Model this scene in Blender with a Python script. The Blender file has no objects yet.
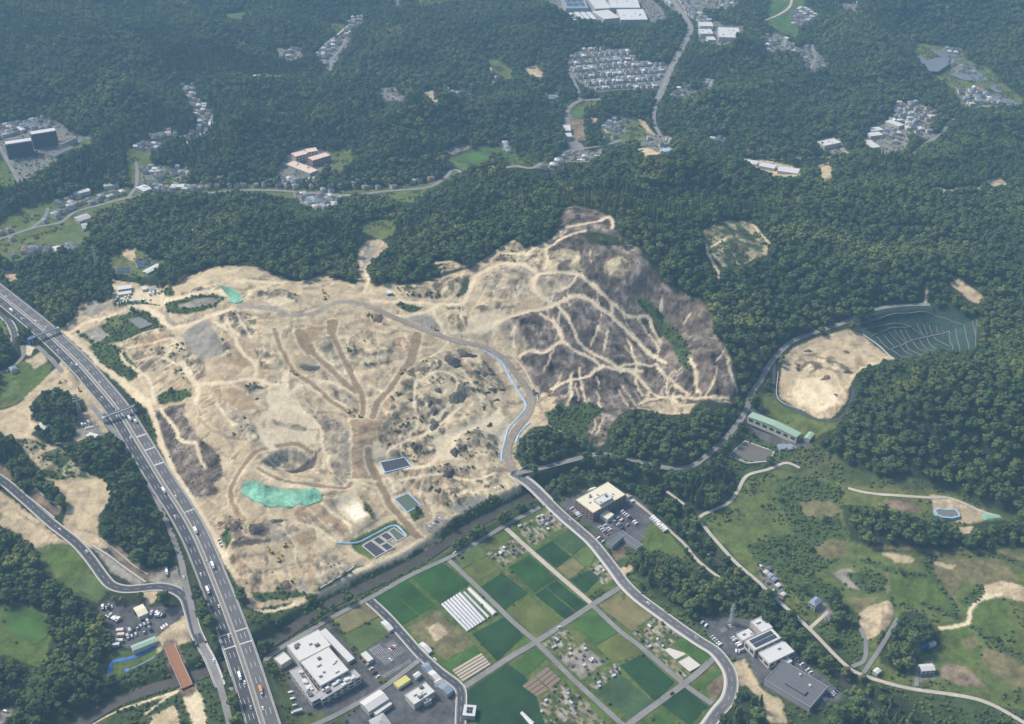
import bpy, math, random
import numpy as np
from mathutils import Vector
from mathutils.geometry import delaunay_2d_cdt

random.seed(7)
rng = np.random.default_rng(11)
SC = bpy.context.scene
COL = SC.collection
R = math.radians

# ------------------------------------------------------------------ camera, sky, sun, exposure
F, CX, CY, CAMH, PITCH = 1130.0, 512.0, 362.0, 800.0, R(33.3)
SP, CP = math.sin(PITCH), math.cos(PITCH)
cam_d = bpy.data.cameras.new('camera')
cam_d.sensor_width = 36.0
cam_d.lens = 36.0 * F / 1024.0
cam_d.clip_start, cam_d.clip_end = 1.0, 30000.0
cam = bpy.data.objects.new('camera', cam_d)
cam.location = (0, 0, CAMH)
cam.rotation_euler = (math.pi / 2 - PITCH, 0, 0)
COL.objects.link(cam)
SC.camera = cam

HAZE = 0.000118
SUN_EL, SUN_AZ = R(47), R(-62)          # azimuth from +Y, negative = to the left of the view
w = bpy.data.worlds.new('World')
SC.world = w
w.use_nodes = True
nt = w.node_tree
sky = nt.nodes.new('ShaderNodeTexSky')
sky.sky_type = 'NISHITA'
sky.sun_disc = False
sky.sun_elevation = SUN_EL
sky.sun_rotation = SUN_AZ
sky.air_density, sky.dust_density, sky.ozone_density = 1.0, 3.0, 1.0
nt.links.new(sky.outputs[0], nt.nodes['Background'].inputs[0])
nt.nodes['Background'].inputs[1].default_value = 0.12

sd = bpy.data.lights.new('sun', 'SUN')
sd.energy, sd.angle, sd.color = 3.4, R(12), (1.0, 0.93, 0.81)
sun = bpy.data.objects.new('sun', sd)
dirv = Vector((math.sin(SUN_AZ) * math.cos(SUN_EL), math.cos(SUN_AZ) * math.cos(SUN_EL), math.sin(SUN_EL)))
sun.rotation_euler = dirv.to_track_quat('Z', 'Y').to_euler()
sun.location = (0, 1500, 700)
COL.objects.link(sun)

SC.view_settings.view_transform = 'Standard'
SC.view_settings.look = 'None'
SC.view_settings.gamma = 1.0
SC.view_settings.exposure = 0.52
SC.view_settings.use_curve_mapping = False

# ------------------------------------------------------------------ noise
_T = rng.random((256, 256)).astype(np.float32)
def vnoise(x, y, s=0):
    x = np.asarray(x, dtype=np.float64) + s * 37.17
    y = np.asarray(y, dtype=np.float64) + s * 11.71
    xi = np.floor(x).astype(np.int64); yi = np.floor(y).astype(np.int64)
    fx = (x - xi).astype(np.float32); fy = (y - yi).astype(np.float32)
    fx = fx * fx * (3 - 2 * fx); fy = fy * fy * (3 - 2 * fy)
    x0 = xi & 255; x1 = (xi + 1) & 255; y0 = yi & 255; y1 = (yi + 1) & 255
    return (_T[x0, y0] * (1 - fx) + _T[x1, y0] * fx) * (1 - fy) + (_T[x0, y1] * (1 - fx) + _T[x1, y1] * fx) * fy
def fbm(x, y, lam, octv=4, s=0):
    t, a, tot = 0.0, 1.0, 0.0
    for o in range(octv):
        k = 2.0 ** o / lam
        t = t + a * vnoise(np.asarray(x) * k, np.asarray(y) * k, s + o * 3)
        tot += a; a *= 0.5
    return t / tot
def sstep(a, b, x):
    t = np.clip((x - a) / (b - a), 0, 1)
    return t * t * (3 - 2 * t)

# ------------------------------------------------------------------ survey: photo bearings to places on the ground
def at_level(u, v, z):
    a = (np.asarray(u, float) - CX) / F; b = (CY - np.asarray(v, float)) / F
    zc = (CAMH - z) / (SP - b * CP)
    return a * zc, (CP + b * SP) * zc
X0, X1, Y0, Y1, HR = -1800.0, 1800.0, 420.0, 3420.0, 3.0
NX, NY = int((X1 - X0) / HR) + 1, int((Y1 - Y0) / HR) + 1
gx = X0 + np.arange(NX) * HR; gy = Y0 + np.arange(NY) * HR
GX, GY = np.meshgrid(gx, gy, indexing='ij')
HM = np.zeros((NX, NY), np.float32)
def bil(A, x, y):
    fx = np.clip((np.asarray(x, float) - X0) / HR, 0, NX - 1.001); fy = np.clip((np.asarray(y, float) - Y0) / HR, 0, NY - 1.001)
    i = fx.astype(int); j = fy.astype(int); fx = fx - i; fy = fy - j
    return (A[i, j] * (1 - fx) + A[i + 1, j] * fx) * (1 - fy) + (A[i, j + 1] * (1 - fx) + A[i + 1, j + 1] * fx) * fy
def ground(x, y):
    return bil(HM, x, y)
def gz(x, y):
    return float(bil(HM, np.array([x]), np.array([y]))[0])
LEV = np.arange(190.0, -14.0, -1.5)
def survey(pts):
    """photo points -> (N,2) places where the sight line meets the ground"""
    p = np.asarray(pts, float).reshape(-1, 2)
    a = (p[:, 0] - CX) / F; b = (CY - p[:, 1]) / F
    den = SP - b * CP
    zc = (CAMH - LEV[None, :]) / den[:, None]
    xs = a[:, None] * zc; ys = (CP + b * SP)[:, None] * zc
    d = ground(xs, ys) - LEV[None, :]
    k = np.argmax(d >= 0, axis=1); k = np.maximum(k, 1)
    r = np.arange(len(p)); d1 = d[r, k]; d0 = d[r, k - 1]
    t = np.clip(-d0 / np.where(abs(d1 - d0) < 1e-6, 1, d1 - d0), 0, 1)
    return np.stack([xs[r, k - 1] + t * (xs[r, k] - xs[r, k - 1]), ys[r, k - 1] + t * (ys[r, k] - ys[r, k - 1])], 1)
def S1(u, v):
    q = survey([(u, v)])[0]
    return float(q[0]), float(q[1])
def project(x, y, z):
    zc = y * CP - (z - CAMH) * SP
    return CX + F * x / zc, CY - F * (y * SP + (z - CAMH) * CP) / zc

# ------------------------------------------------------------------ broad relief from levels read off the photograph
CTRL = [  # (u, v, level in metres)
 (250,606,4),(310,598,4),(360,572,4),(430,540,4),(500,498,5),(520,482,7),(212,540,8),(190,492,12),(160,440,16),(130,390,18),(90,350,18),(55,325,18),
 (385,465,13),(408,503,9),(380,540,6),(345,510,17),(280,498,27),(290,460,25),(245,470,34),(365,440,30),(362,405,38),(330,380,46),(372,350,54),(300,345,60),
 (300,300,74),(240,285,78),(235,268,80),(190,300,68),(150,325,44),(130,297,42),(205,345,56),(180,440,24),(165,410,26),(215,420,42),(250,400,46),(215,540,14),(260,560,12),(300,560,10),
 (430,390,38),(470,420,26),(450,470,16),(505,450,12),(529,395,20),(504,360,36),(440,334,56),(376,302,70),(410,285,70),(470,262,80),(520,252,96),(570,215,120),(608,218,118),
 (645,262,104),(590,275,90),(550,298,76),(600,330,54),(560,350,46),(640,372,30),(560,400,26),(585,430,18),(690,300,76),(722,350,62),(735,390,34),(690,396,22),(668,335,42),(655,310,58),
 (560,450,14),(640,440,20),(690,440,16),(830,375,42),(790,360,36),(920,335,34),(975,340,44),(930,306,46),(800,425,24),(775,430,12),(750,452,5),(742,400,20),
 (920,430,55),(980,400,62),(850,450,26),(1010,460,50),(740,240,92),(830,260,80),(890,240,74),(700,215,96),(640,195,88),(800,300,60),(950,280,66),(560,190,70),(470,220,62),(380,265,58),(300,255,60),(240,240,50),
 (375,245,50),(180,240,40),(120,265,34),(60,280,24),(20,300,18),(0,260,14),
 (118,411,17),(150,470,13),(200,560,9),(232,630,8),(263,715,8),(60,345,18),(75,395,20),(60,410,24),(60,470,22),(100,500,18),(30,440,26),(20,500,10),(80,540,6),(130,520,16),(120,585,4),
 (190,610,3),(150,625,2),(60,600,2),(20,650,2),(100,700,0),(200,700,1),(280,690,1),(330,640,1),(400,600,1),(460,660,1),(520,570,1),(600,620,1),(540,700,1),(700,700,1),(640,560,2),(690,590,9),(600,515,4),
 (760,640,3),(820,690,3),(880,720,2),(700,520,3),(770,500,4),(860,560,6),(960,600,8),(1015,650,8),(940,690,4),(800,570,4),(940,515,14),(860,495,12),(890,530,24),(1000,535,20),
 (100,205,6),(30,235,8),(200,193,5),(330,192,6),(420,186,8),(490,160,12),(580,150,12),(650,140,14),(770,168,22),(850,150,20),(910,140,20),(960,60,20),(620,70,22),(610,10,22),(720,30,22),(790,20,15),(20,150,10),(190,120,14),(330,55,18),
 (-150,700,2),(1200,700,8),(-200,400,20),(1250,400,50),(-300,100,15),(1400,100,25),(512,-60,25),(100,-60,25),(900,-60,25)]
_c = np.array(CTRL, float)
cx_, cy_ = at_level(_c[:, 0], _c[:, 1], _c[:, 2])
D = np.hypot(cx_[:, None] - cx_[None, :], cy_[:, None] - cy_[None, :])
_w = np.linalg.solve(np.block([[D + 6 * np.eye(len(_c)), np.ones((len(_c), 1))], [np.ones((1, len(_c))), np.zeros((1, 1))]]), np.append(_c[:, 2], 0))
def rbf(x, y):
    o = np.zeros_like(x) + _w[-1]
    for k in range(len(_c)):
        o += _w[k] * np.sqrt((x - cx_[k]) ** 2 + (y - cy_[k]) ** 2 + 100)
    return o
ST = 8
cgx = X0 + np.arange(0, NX // ST + 2) * HR * ST; cgy = Y0 + np.arange(0, NY // ST + 2) * HR * ST
CGX, CGY = np.meshgrid(cgx, cgy, indexing='ij')
def coarse_up(A):
    fx = (GX - X0) / (HR * ST); fy = (GY - Y0) / (HR * ST)
    i = fx.astype(int); j = fy.astype(int); fx = fx - i; fy = fy - j
    return ((A[i, j] * (1 - fx) + A[i + 1, j] * fx) * (1 - fy) + (A[i, j + 1] * (1 - fx) + A[i + 1, j + 1] * fx) * fy).astype(np.float32)
HM = coarse_up(np.clip(rbf(CGX, CGY), -1, 140))

# ------------------------------------------------------------------ land cover traced from the photograph
# later entries lie over earlier ones; ('class', [points]) is an area, ('class', width_m, [points]) a strip
CLS = ['forest', 'belt', 'scrub', 'grass', 'meadow', 'dirt', 'dirt_light', 'dirt_brown', 'burned', 'mottled', 'mottled_green', 'gravel',
       'dark', 'asphalt', 'town', 'track', 'track_brown', 'track_grey', 'white_pad', 'basin', 'bank', 'soil', 'allotment', 'dry_grass', 'mottled_grey', 'field']
CID = {n: i for i, n in enumerate(CLS)}
RIVER = [(60,735),(88,716),(125,695),(175,678),(220,660),(256,643),(306,615),(338,595),(396,568),(428,550),(460,528),(490,511),(520,496),(548,480),(585,470),(620,474),(650,490),(680,516),(705,545),(735,575),(770,608),(805,640),(845,676),(880,706),(910,735)]
LAND = [
 # --- far settlements and open ground
 ('town', [(540,-4),(560,12),(575,20),(590,23),(620,26),(650,25),(667,18),(661,8),(648,-4)]),
 ('town', [(655,-4),(672,10),(690,18),(706,27),(712,22),(700,15),(706,8),(720,12),(740,10),(735,-4)]),
 ('town', [(696,24),(712,20),(725,26),(742,26),(745,40),(730,43),(697,40)]),
 ('grass', [(768,-4),(806,-4),(803,12),(797,38),(783,33),(766,24)]), ('town', [(788,18),(800,8),(812,10),(818,18),(800,27),(790,25)]), ('town', [(838,3),(858,4),(856,12),(840,10)]),
 ('town', [(764,36),(775,33),(790,42),(800,52),(785,54),(765,52)]), ('town', [(798,48),(810,42),(822,58),(828,66),(815,72),(805,68)]),
 ('meadow', [(915,42),(930,45),(962,50),(966,60),(990,70),(1000,82),(1024,100),(1024,112),(985,108),(960,108),(955,95),(945,82),(930,78),(925,66),(912,52)]),
 ('town', [(955,88),(980,88),(990,98),(1020,104),(1000,108),(965,106)]), ('town', [(943,48),(962,50),(960,55),(940,53)]), ('town', [(950,62),(970,66),(985,74),(968,76),(952,72)]),
 ('town', [(895,103),(915,102),(938,112),(935,118),(928,132),(942,138),(935,142),(918,136),(912,132),(905,150),(885,155),(868,148),(862,140),(872,126),(888,120)]),
 ('town', [(815,140),(838,136),(846,150),(838,156),(820,150)]), ('track_grey', 6, [(770,160),(800,158),(830,158),(848,157),(842,148)]),
 ('dirt', [(741,157),(760,160),(800,168),(802,181),(780,184),(765,176),(748,168)]), ('dirt', [(815,166),(830,162),(833,186),(825,188),(818,178)]),
 ('dirt', [(928,186),(945,190),(980,187),(979,192),(940,194)]), ('dirt', [(985,181),(1000,177),(1009,186),(993,187)]), ('track', 4, [(825,184),(840,188),(870,184),(925,188)]), ('track', 4, [(1008,186),(1024,189)]),
 ('town', [(566,61),(580,49),(628,48),(633,57),(640,62),(668,64),(663,80),(658,90),(620,90),(598,92),(585,87),(568,73)]),
 ('dirt', [(524,68),(535,65),(545,74),(540,79),(528,75)]), ('town', [(543,94),(558,94),(558,100),(546,101)]),
 ('meadow', [(560,105),(572,99),(600,98),(598,104),(585,108),(575,118)]), ('grass', [(570,110),(582,106),(587,118),(572,119)]),
 ('town', [(562,112),(572,112),(577,140),(590,152),(610,148),(625,140),(628,146),(610,152),(600,160),(585,163),(565,163),(556,170),(538,170),(535,164),(556,160),(560,150),(568,148)]),
 ('soil', [(570,119),(583,119),(586,140),(574,140)]), ('dirt', [(590,117),(597,119),(596,124),(590,123)]),
 ('meadow', [(600,125),(612,117),(625,118),(645,125),(658,138),(672,140),(672,150),(658,155),(640,155),(636,140),(620,145),(600,138)]),
 ('town', [(600,128),(612,118),(626,122),(624,134),(604,132)]), ('dirt', [(601,127),(610,123),(618,132),(626,134),(606,133)]), ('dirt', [(638,120),(645,122),(656,136),(650,134)]),
 ('dirt', [(635,150),(650,147),(655,152),(663,155),(645,157)]), ('town', [(638,138),(660,135),(672,140),(672,152),(660,152),(645,148)]),
 ('town', [(666,98),(682,86),(692,86),(690,92),(700,90),(704,78),(714,84),(712,88),(695,95),(680,100)]), ('town', [(710,136),(728,137),(728,143),(712,144)]),
 ('grass', [(446,159),(480,148),(500,147),(526,158),(514,164),(480,168),(462,171)]), ('town', [(445,151),(452,147),(468,144),(470,149),(452,155)]), ('town', [(498,143),(508,143),(514,152),(508,154)]),
 ('town', [(274,173),(288,155),(305,147),(331,152),(329,165),(318,179),(290,182)]),
 ('meadow', [(330,150),(350,146),(352,160),(340,172),(328,170)]),
 ('town', [(371,95),(382,88),(395,86),(398,94),(412,98),(404,104),(385,101),(372,99)]), ('dirt', [(424,92),(434,91),(438,103),(432,104)]), ('town', [(445,90),(470,90),(470,95),(448,95)]),
 ('meadow', [(486,60),(495,58),(512,70),(512,80),(498,78)]), ('track', 4, [(488,63),(492,74),(495,78),(491,86)]),
 ('town', [(276,48),(300,48),(304,58),(288,62),(278,57)]), ('town', [(252,74),(284,75),(284,80),(252,79)]), ('town', [(276,112),(294,113),(293,118),(278,118)]),
 ('town', [(350,18),(364,17),(362,24),(352,30),(350,42),(340,56),(330,72),(325,66),(316,54),(330,40),(342,36)]), ('meadow', [(328,23),(345,24),(346,30),(336,32)]), ('town', [(394,-2),(402,-2),(402,7),(394,8)]),
 ('meadow', [(415,-3),(478,-3),(470,4),(420,8)]), ('grass', [(224,14),(246,10),(244,22),(228,24)]),
 ('town', [(181,86),(195,85),(198,100),(208,110),(214,118),(212,128),(200,138),(184,143),(182,138),(196,130),(196,118),(190,105)]), ('town', [(132,147),(140,142),(160,143),(160,150),(134,151)]), ('town', [(146,133),(162,131),(178,132),(176,137),(152,139)]),
 ('meadow', [(125,148),(150,150),(152,165),(168,168),(185,170),(186,182),(128,184),(128,165)]), ('town', [(140,166),(166,166),(163,180),(142,181)]), ('town', [(170,170),(186,166),(190,176),(176,180)]),
 ('town', [(-4,128),(20,122),(45,117),(60,124),(70,133),(92,136),(90,146),(70,158),(45,168),(30,180),(20,184),(8,165),(-4,150)]), ('grass', [(-4,124),(20,121),(22,124),(-4,131)]), ('grass', [(-4,152),(5,160),(18,181),(14,188),(-4,186)]), ('grass', [(70,146),(88,139),(91,145),(74,155)]),
 ('meadow', [(-4,222),(30,205),(60,200),(110,188),(150,186),(215,188),(260,185),(330,192),(400,186),(440,180),(455,170),(515,162),(545,156),(548,164),(515,168),(470,174),(430,192),(400,198),(330,200),(280,198),(215,199),(185,200),(150,199),(125,205),(100,215),(85,225),(92,238),(75,252),(45,258),(10,262),(-4,255)]),
 ('grass', [(52,243),(68,228),(80,223),(92,235),(82,247),(70,243)]), ('grass', [(182,184),(200,183),(200,190),(184,190)]), ('scrub', [(272,205),(300,200),(330,205),(325,222),(300,228),(275,220)]),
 ('town', [(296,196),(325,190),(342,195),(340,206),(320,211),(300,204)]), ('meadow', [(390,196),(425,193),(424,202),(402,207),(388,203)]), ('meadow', [(355,228),(372,220),(395,220),(394,236),(380,241),(366,234)]),
 ('mottled_green', [(702,233),(710,225),(735,220),(750,221),(760,233),(771,247),(768,253),(757,258),(740,265),(722,269),(713,258),(703,246)]), ('track', 4, [(702,240),(706,244),(708,255),(713,264),(718,277),(716,285)]), ('dirt', [(749,222),(755,230),(754,235),(750,233)]), ('dirt', [(763,246),(768,246),(766,256),(763,254)]), ('dirt', [(745,252),(751,253),(750,256),(745,255)]), ('track', 5, [(711,248),(725,239)]),('track', 4, [(750,221),(760,233),(770,246)]),
 ('dirt', [(949,283),(958,280),(975,291),(984,297),(981,305),(972,304),(962,295)]), ('track', 4, [(926,288),(927,297),(925,305)]),
 ('meadow', [(104,264),(120,250),(135,248),(150,258),(165,262),(150,276),(118,278)]), ('dirt', [(119,250),(136,249),(134,263),(125,257)]), ('dirt', [(2,272),(14,270),(18,280),(6,282)]),
 # --- open valley in the foreground
 ('bank', [(-40,745),(-10,715),(30,705),(90,690),(130,668),(160,655),(190,650),(240,612),(300,602),(360,575),(430,545),(500,500),(520,488),(545,470),(560,466),(600,464),(640,474),(690,475),(712,455),(725,444),(745,436),(800,445),(812,440),(842,462),(880,478),(930,482),(960,490),(1000,508),(1040,525),(1080,745)]),
 ('meadow', [(735,500),(745,482),(780,470),(830,480),(880,488),(930,488),(955,494),(1010,520),(1040,530),(1060,720),(980,700),(908,690),(863,676),(808,628),(768,590),(737,562),(705,525)]),
 ('grass', [(-20,600),(20,603),(50,615),(52,640),(40,668),(5,655),(-20,660)]), ('meadow', [(30,545),(70,541),(92,563),(113,590),(97,604),(80,596),(60,582),(45,572)]), ('grass', [(36,553),(60,545),(86,560),(85,572),(70,582),(45,570)]),
 ('grass', [(0,365),(30,360),(52,365),(48,376),(32,391),(15,404),(0,410)]), ('meadow', [(-10,300),(6,318),(14,345),(10,360),(-10,370)]),
 ('dirt', [(-10,322),(4,330),(10,342),(4,350),(-10,346)]), ('meadow', [(-10,392),(14,386),(22,391),(0,408),(-10,410)]),('dirt_light', [(24,345),(37,348),(30,356),(25,355)]), ('dirt', [(26,360),(42,353),(47,362),(36,369)]),
 # --- left of the expressway
 ('dirt', [(62,363),(71,373),(86,387),(99,401),(106,414),(98,418),(108,432),(90,440),(75,445),(45,446),(20,444),(8,440),(-10,436),(-10,412),(5,410),(17,405),(32,391),(48,375)]),
 ('dirt', [(8,432),(28,436),(50,446),(62,448),(70,460),(80,468),(92,476),(103,480),(111,490),(108,505),(98,517),(97,536),(110,548),(90,548),(62,530),(66,505),(60,490),(46,479),(42,470),(32,462),(28,456),(38,448),(22,441),(8,441)]),
 ('mottled_green', [(12,438),(30,440),(48,448),(36,456),(28,456),(18,450)]), ('mottled_green', [(38,458),(60,448),(74,462),(92,478),(78,478),(62,480),(48,478),(42,468)]),
 ('soil', [(27,490),(36,488),(60,508),(56,516),(29,498)]), ('soil', [(-8,460),(8,465),(12,480),(-8,474)]),
 ('dirt', [(-10,486),(15,502),(57,537),(72,545),(52,544),(38,550),(28,542),(10,530),(-10,524)]),
 ('gravel', [(92,545),(100,548),(146,582),(136,586),(112,572)]), ('soil', [(104,544),(122,548),(148,570),(170,566),(150,583),(130,574)]), ('gravel', [(150,582),(160,572),(178,567),(184,590),(170,588)]),
 ('dirt', [(140,590),(160,590),(162,600),(148,606),(142,600)]), ('dirt', [(155,641),(165,630),(185,617),(194,635),(190,643),(176,646),(165,650),(153,656)]), ('dirt_light', [(181,692),(196,685),(203,700),(208,730),(195,730)]), ('dirt', [(150,717),(175,704),(183,730),(150,730)]),
 ('track', 3, [(88,722),(120,708),(150,700),(180,689)]), ('track', 3, [(148,713),(165,698),(178,690)]),
 ('gravel', [(76,416),(90,420),(100,430),(112,446),(98,438),(70,440),(78,426)]),
 # --- the earthworks
 ('dirt', [(57,331),(75,318),(80,303),(92,302),(113,305),(113,284),(160,283),(172,288),(185,277),(205,270),(235,266),(262,270),(285,280),(300,283),(322,275),(340,281),(357,286),(359,275),(356,262),(360,250),(366,242),(378,240),(391,246),(386,252),(374,259),(367,269),(366,281),(376,288),(386,285),(400,287),(428,283),(450,276),(470,270),(490,255),(512,241),(524,248),(540,246),(556,238),(565,212),(572,207),(600,213),(612,221),(614,232),(628,244),(641,250),(642,258),(655,272),(660,284),(680,290),(700,303),(712,313),(713,330),(722,345),(732,362),(737,388),(736,404),(720,402),(690,415),(640,412),(600,440),(560,450),(525,470),(522,488),(505,496),(480,506),(455,523),(430,541),(390,561),(350,580),(310,600),(245,610),(215,545),(190,490),(160,430),(140,400),(115,372),(85,347)]),
 ('scrub', [(88,345),(112,345),(125,350),(136,362),(140,372),(132,380),(120,384),(105,370)]), ('scrub', [(77,335),(100,326),(135,310),(153,312),(172,328),(160,329),(143,334),(120,343),(95,346)]), ('gravel', [(82,333),(98,326),(110,336),(96,343)]), ('grass', [(104,318),(118,314),(125,325),(115,331)]),
 ('gravel', [(80,306),(96,302),(112,308),(100,314),(84,316)]), ('dirt_light', [(113,290),(172,288),(170,300),(140,304),(114,306)]), ('scrub', [(114,306),(140,302),(160,300),(160,302),(138,306),(114,310)]), ('scrub', [(160,286),(172,288),(174,296),(168,298)]),
 ('scrub', [(166,304),(207,295),(227,297),(214,308),(186,316),(166,312)]), ('gravel', [(173,308),(182,304),(207,298),(221,299),(214,305),(192,308)]), ('mottled', [(180,294),(200,288),(219,286),(226,292),(205,294),(185,298)]),
 ('gravel', [(200,321),(208,321),(227,354),(204,361),(186,350),(183,335)]),
 ('mottled', [(122,350),(132,338),(160,330),(175,332),(186,350),(203,362),(206,376),(192,385),(176,378),(160,368),(140,372),(130,360)]), ('dirt_brown', [(140,338),(170,334),(168,345),(150,350),(136,352)]),
 ('mottled', [(218,314),(236,313),(256,316),(257,332),(244,338),(226,334)]), ('dirt_brown', [(225,352),(234,345),(244,354),(252,366),(240,370),(230,362)]), ('mottled', [(222,340),(230,345),(232,362),(222,356)]),
 ('mottled', [(254,349),(270,350),(282,362),(280,370),(262,370)]), ('mottled', [(346,342),(370,340),(392,350),(392,362),(360,368),(346,360)]), ('dirt_brown', [(364,312),(380,314),(392,326),(380,330),(366,322)]),
 ('mottled', [(365,313),(376,314),(384,324),(374,326)]), ('mottled_grey', [(316,338),(330,335),(340,356),(330,362),(320,350)]), ('dirt_brown', [(296,360),(312,356),(324,364),(320,374),(304,376),(296,370)]), ('gravel', [(300,366),(312,362),(322,370),(310,374)]),
 ('mottled', [(240,294),(262,288),(282,290),(305,298),(300,304),(272,298),(250,298)]), ('dirt_light', [(258,300),(280,296),(296,302),(280,306)]),
 ('burned', [(146,411),(186,403),(184,415),(190,424),(197,438),(211,450),(219,456),(223,470),(222,482),(214,484),(221,494),(210,498),(192,496),(180,475),(165,448),(155,428)]), ('track', 4, [(160,408),(167,419),(177,433),(183,443),(196,447),(200,460),(205,469)]),
 ('scrub', [(157,397),(164,392),(185,389),(193,394),(181,401),(160,404)]), ('scrub', [(140,408),(146,412),(170,462),(190,500),(198,520),(190,505),(165,462),(142,418)]),
 ('dirt_brown', [(211,390),(232,388),(250,398),(259,410),(240,411),(220,401)]), ('mottled', [(245,386),(256,384),(260,392),(248,396)]), ('mottled_grey', [(224,408),(240,414),(262,432),(262,446),(244,440),(232,425)]),
 ('mottled_grey', [(328,360),(352,366),(358,384),(345,380),(336,372)]), ('mottled_grey', [(331,388),(346,392),(357,398),(350,410),(338,404)]),
 ('mottled_grey', [(300,400),(318,412),(345,424),(349,464),(352,482),(336,486),(330,464),(324,440),(308,418)]), ('dirt_light', [(275,405),(292,398),(302,414),(318,424),(316,444),(290,446),(272,446),(264,430)]), ('mottled_grey', [(272,420),(300,425),(318,430),(300,432),(276,426)]),
 ('mottled', [(384,395),(405,372),(430,358),(448,362),(462,380),(475,395),(480,410),(470,425),(480,440),(480,455),(462,462),(440,452),(415,462),(390,455),(378,440),(378,420)]),
 ('mottled', [(445,352),(470,350),(485,362),(500,378),(510,400),(500,412),(485,405),(470,390),(458,372)]),
 ('mottled', [(400,470),(450,464),(485,470),(495,485),(480,498),(450,508),(425,502),(415,488)]), ('dirt_light', [(432,440),(470,425),(500,410),(510,425),(495,455),(470,462),(440,460)]), ('mottled', [(455,440),(475,430),(498,438),(498,458),(470,462),(455,455)]),
 ('dirt_brown', [(345,417),(361,395),(366,412),(370,419),(378,408),(389,395),(391,402),(380,423),(373,450),(371,470),(376,482),(352,480),(349,437)]), ('dirt_light', [(373,440),(386,448),(382,456),(372,462)]),
 ('mottled_grey', [(259,462),(276,451),(290,447),(306,451),(310,454),(318,451),(320,458),(315,468),(295,474),(280,472),(267,468)]), ('dark', [(275,466),(292,465),(300,460),(310,454),(317,451),(317,459),(312,466),(297,470),(282,469)]),  # dark area: water and shade inside the pit, painted into the ground colour
 ('track_brown', 6, [(310,452),(296,445),(276,447),(257,452),(246,463),(234,481),(230,494),(234,509),(244,520)]), ('track_brown', 5, [(258,468),(276,478),(295,483),(320,485),(334,487),(346,488),(353,483)]), ('dirt_light', [(258,470),(276,480),(300,486),(334,489),(330,492),(300,489),(270,486)]),
 ('mottled', [(222,512),(240,518),(250,526),(268,520),(290,520),(300,530),(290,540),(260,545),(232,548),(225,535)]), ('dark', [(229,520),(235,523),(241,531),(236,535),(229,532)]), ('dark', [(251,524),(263,523),(270,531),(265,538),(251,538)]), ('mottled_grey', [(268,519),(290,519),(296,530),(290,545),(270,545),(270,530)]), ('dark', [(231,543),(257,540),(277,543),(257,546),(235,548)]),
 ('dirt_brown', [(293,510),(322,503),(336,518),(350,532),(338,538),(319,528),(297,521)]), ('track', 3, [(296,522),(320,530),(334,541)]), ('track', 4, [(322,503),(338,516),(352,533)]), ('dirt_brown', [(293,537),(308,529),(319,540),(302,547)]),
 ('mottled', [(228,555),(236,552),(256,578),(276,590),(252,592),(240,575)]), ('mottled', [(274,580),(296,578),(302,592),(276,594)]), ('scrub', [(250,594),(276,593),(307,593),(305,598),(257,602)]), ('gravel', [(298,580),(306,578),(310,590),(304,596)]),
 ('mottled_grey', [(312,557),(343,555),(356,565),(322,588),(310,585)]), ('dirt_brown', [(308,556),(314,556),(314,586),(306,590)]), ('scrub', [(314,592),(360,566),(366,566),(320,594)]), ('scrub', [(219,536),(228,528),(233,542),(226,546)]),
 ('dirt_light', [(332,498),(354,490),(372,516),(354,527),(346,520)]), ('white_pad', [(344,507),(357,501),(367,516),(353,523)]), ('scrub', [(362,500),(368,505),(376,515),(372,520),(364,510)]), ('grass', [(350,540),(395,520),(412,535),(395,545),(372,561),(355,552)]),
 ('scrub', [(408,512),(418,508),(426,516),(414,522)]), ('gravel', [(420,528),(440,516),(450,522),(432,534)]), ('scrub', [(430,538),(450,522),(470,508),(490,496),(500,494),(505,498),(480,510),(455,526),(436,542)]), ('gravel', [(448,510),(482,494),(489,498),(459,514)]), ('dirt', [(488,492),(505,484),(512,492),(500,497)]),
 ('track', 4, [(226,318),(232,330),(240,336)]), ('track', 4, [(238,316),(246,330),(250,338)]), ('mottled', [(128,356),(150,352),(166,362),(160,372),(140,368)]), ('track', 3, [(126,348),(150,344),(172,340),(184,350)]), ('track', 3, [(136,362),(160,358),(180,366)]), ('dirt_light', [(268,392),(284,388),(296,400),(286,410),(270,412)]), ('dirt_brown', [(236,336),(246,342),(252,356),(244,352)]), ('mottled', [(238,296),(262,292),(280,296),(268,300),(246,300)]), ('dirt_brown', [(308,326),(324,322),(322,336),(312,344),(304,336)]), ('dirt_brown', [(396,338),(412,334),(410,350),(398,356)]), ('track', 4, [(420,380),(440,372),(456,380),(452,400),(440,416),(428,430)]), ('track', 4, [(380,456),(400,444),(424,436),(446,420),(462,404)]), ('mottled', [(470,470),(490,464),(500,470),(498,484),(480,488)]), ('dirt_brown', [(484,352),(496,362),(494,368),(480,360)]),
 # burned hill
 ('burned', [(562,214),(572,207),(600,213),(612,221),(614,232),(628,244),(641,250),(642,258),(655,272),(660,284),(680,290),(700,303),(712,313),(713,330),(722,345),(732,362),(737,388),(736,402),(720,400),(700,404),(660,399),(640,407),(625,412),(612,425),(604,445),(585,450),(570,440),(562,415),(546,400),(540,393),(528,374),(521,360),(528,346),(520,333),(504,324),(520,314),(540,308),(548,298),(562,290),(572,272),(562,258),(545,250),(556,238)]),
 ('mottled_grey', [(476,284),(500,268),(520,266),(532,272),(528,284),(534,296),(520,300),(490,300)]), ('mottled_grey', [(540,275),(572,276),(566,290),(548,298),(536,288)]), ('mottled', [(492,262),(512,242),(524,250),(545,252),(540,270),(520,262)]), ('mottled', [(546,252),(562,250),(580,252),(582,272),(560,274),(546,266)]),
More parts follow.
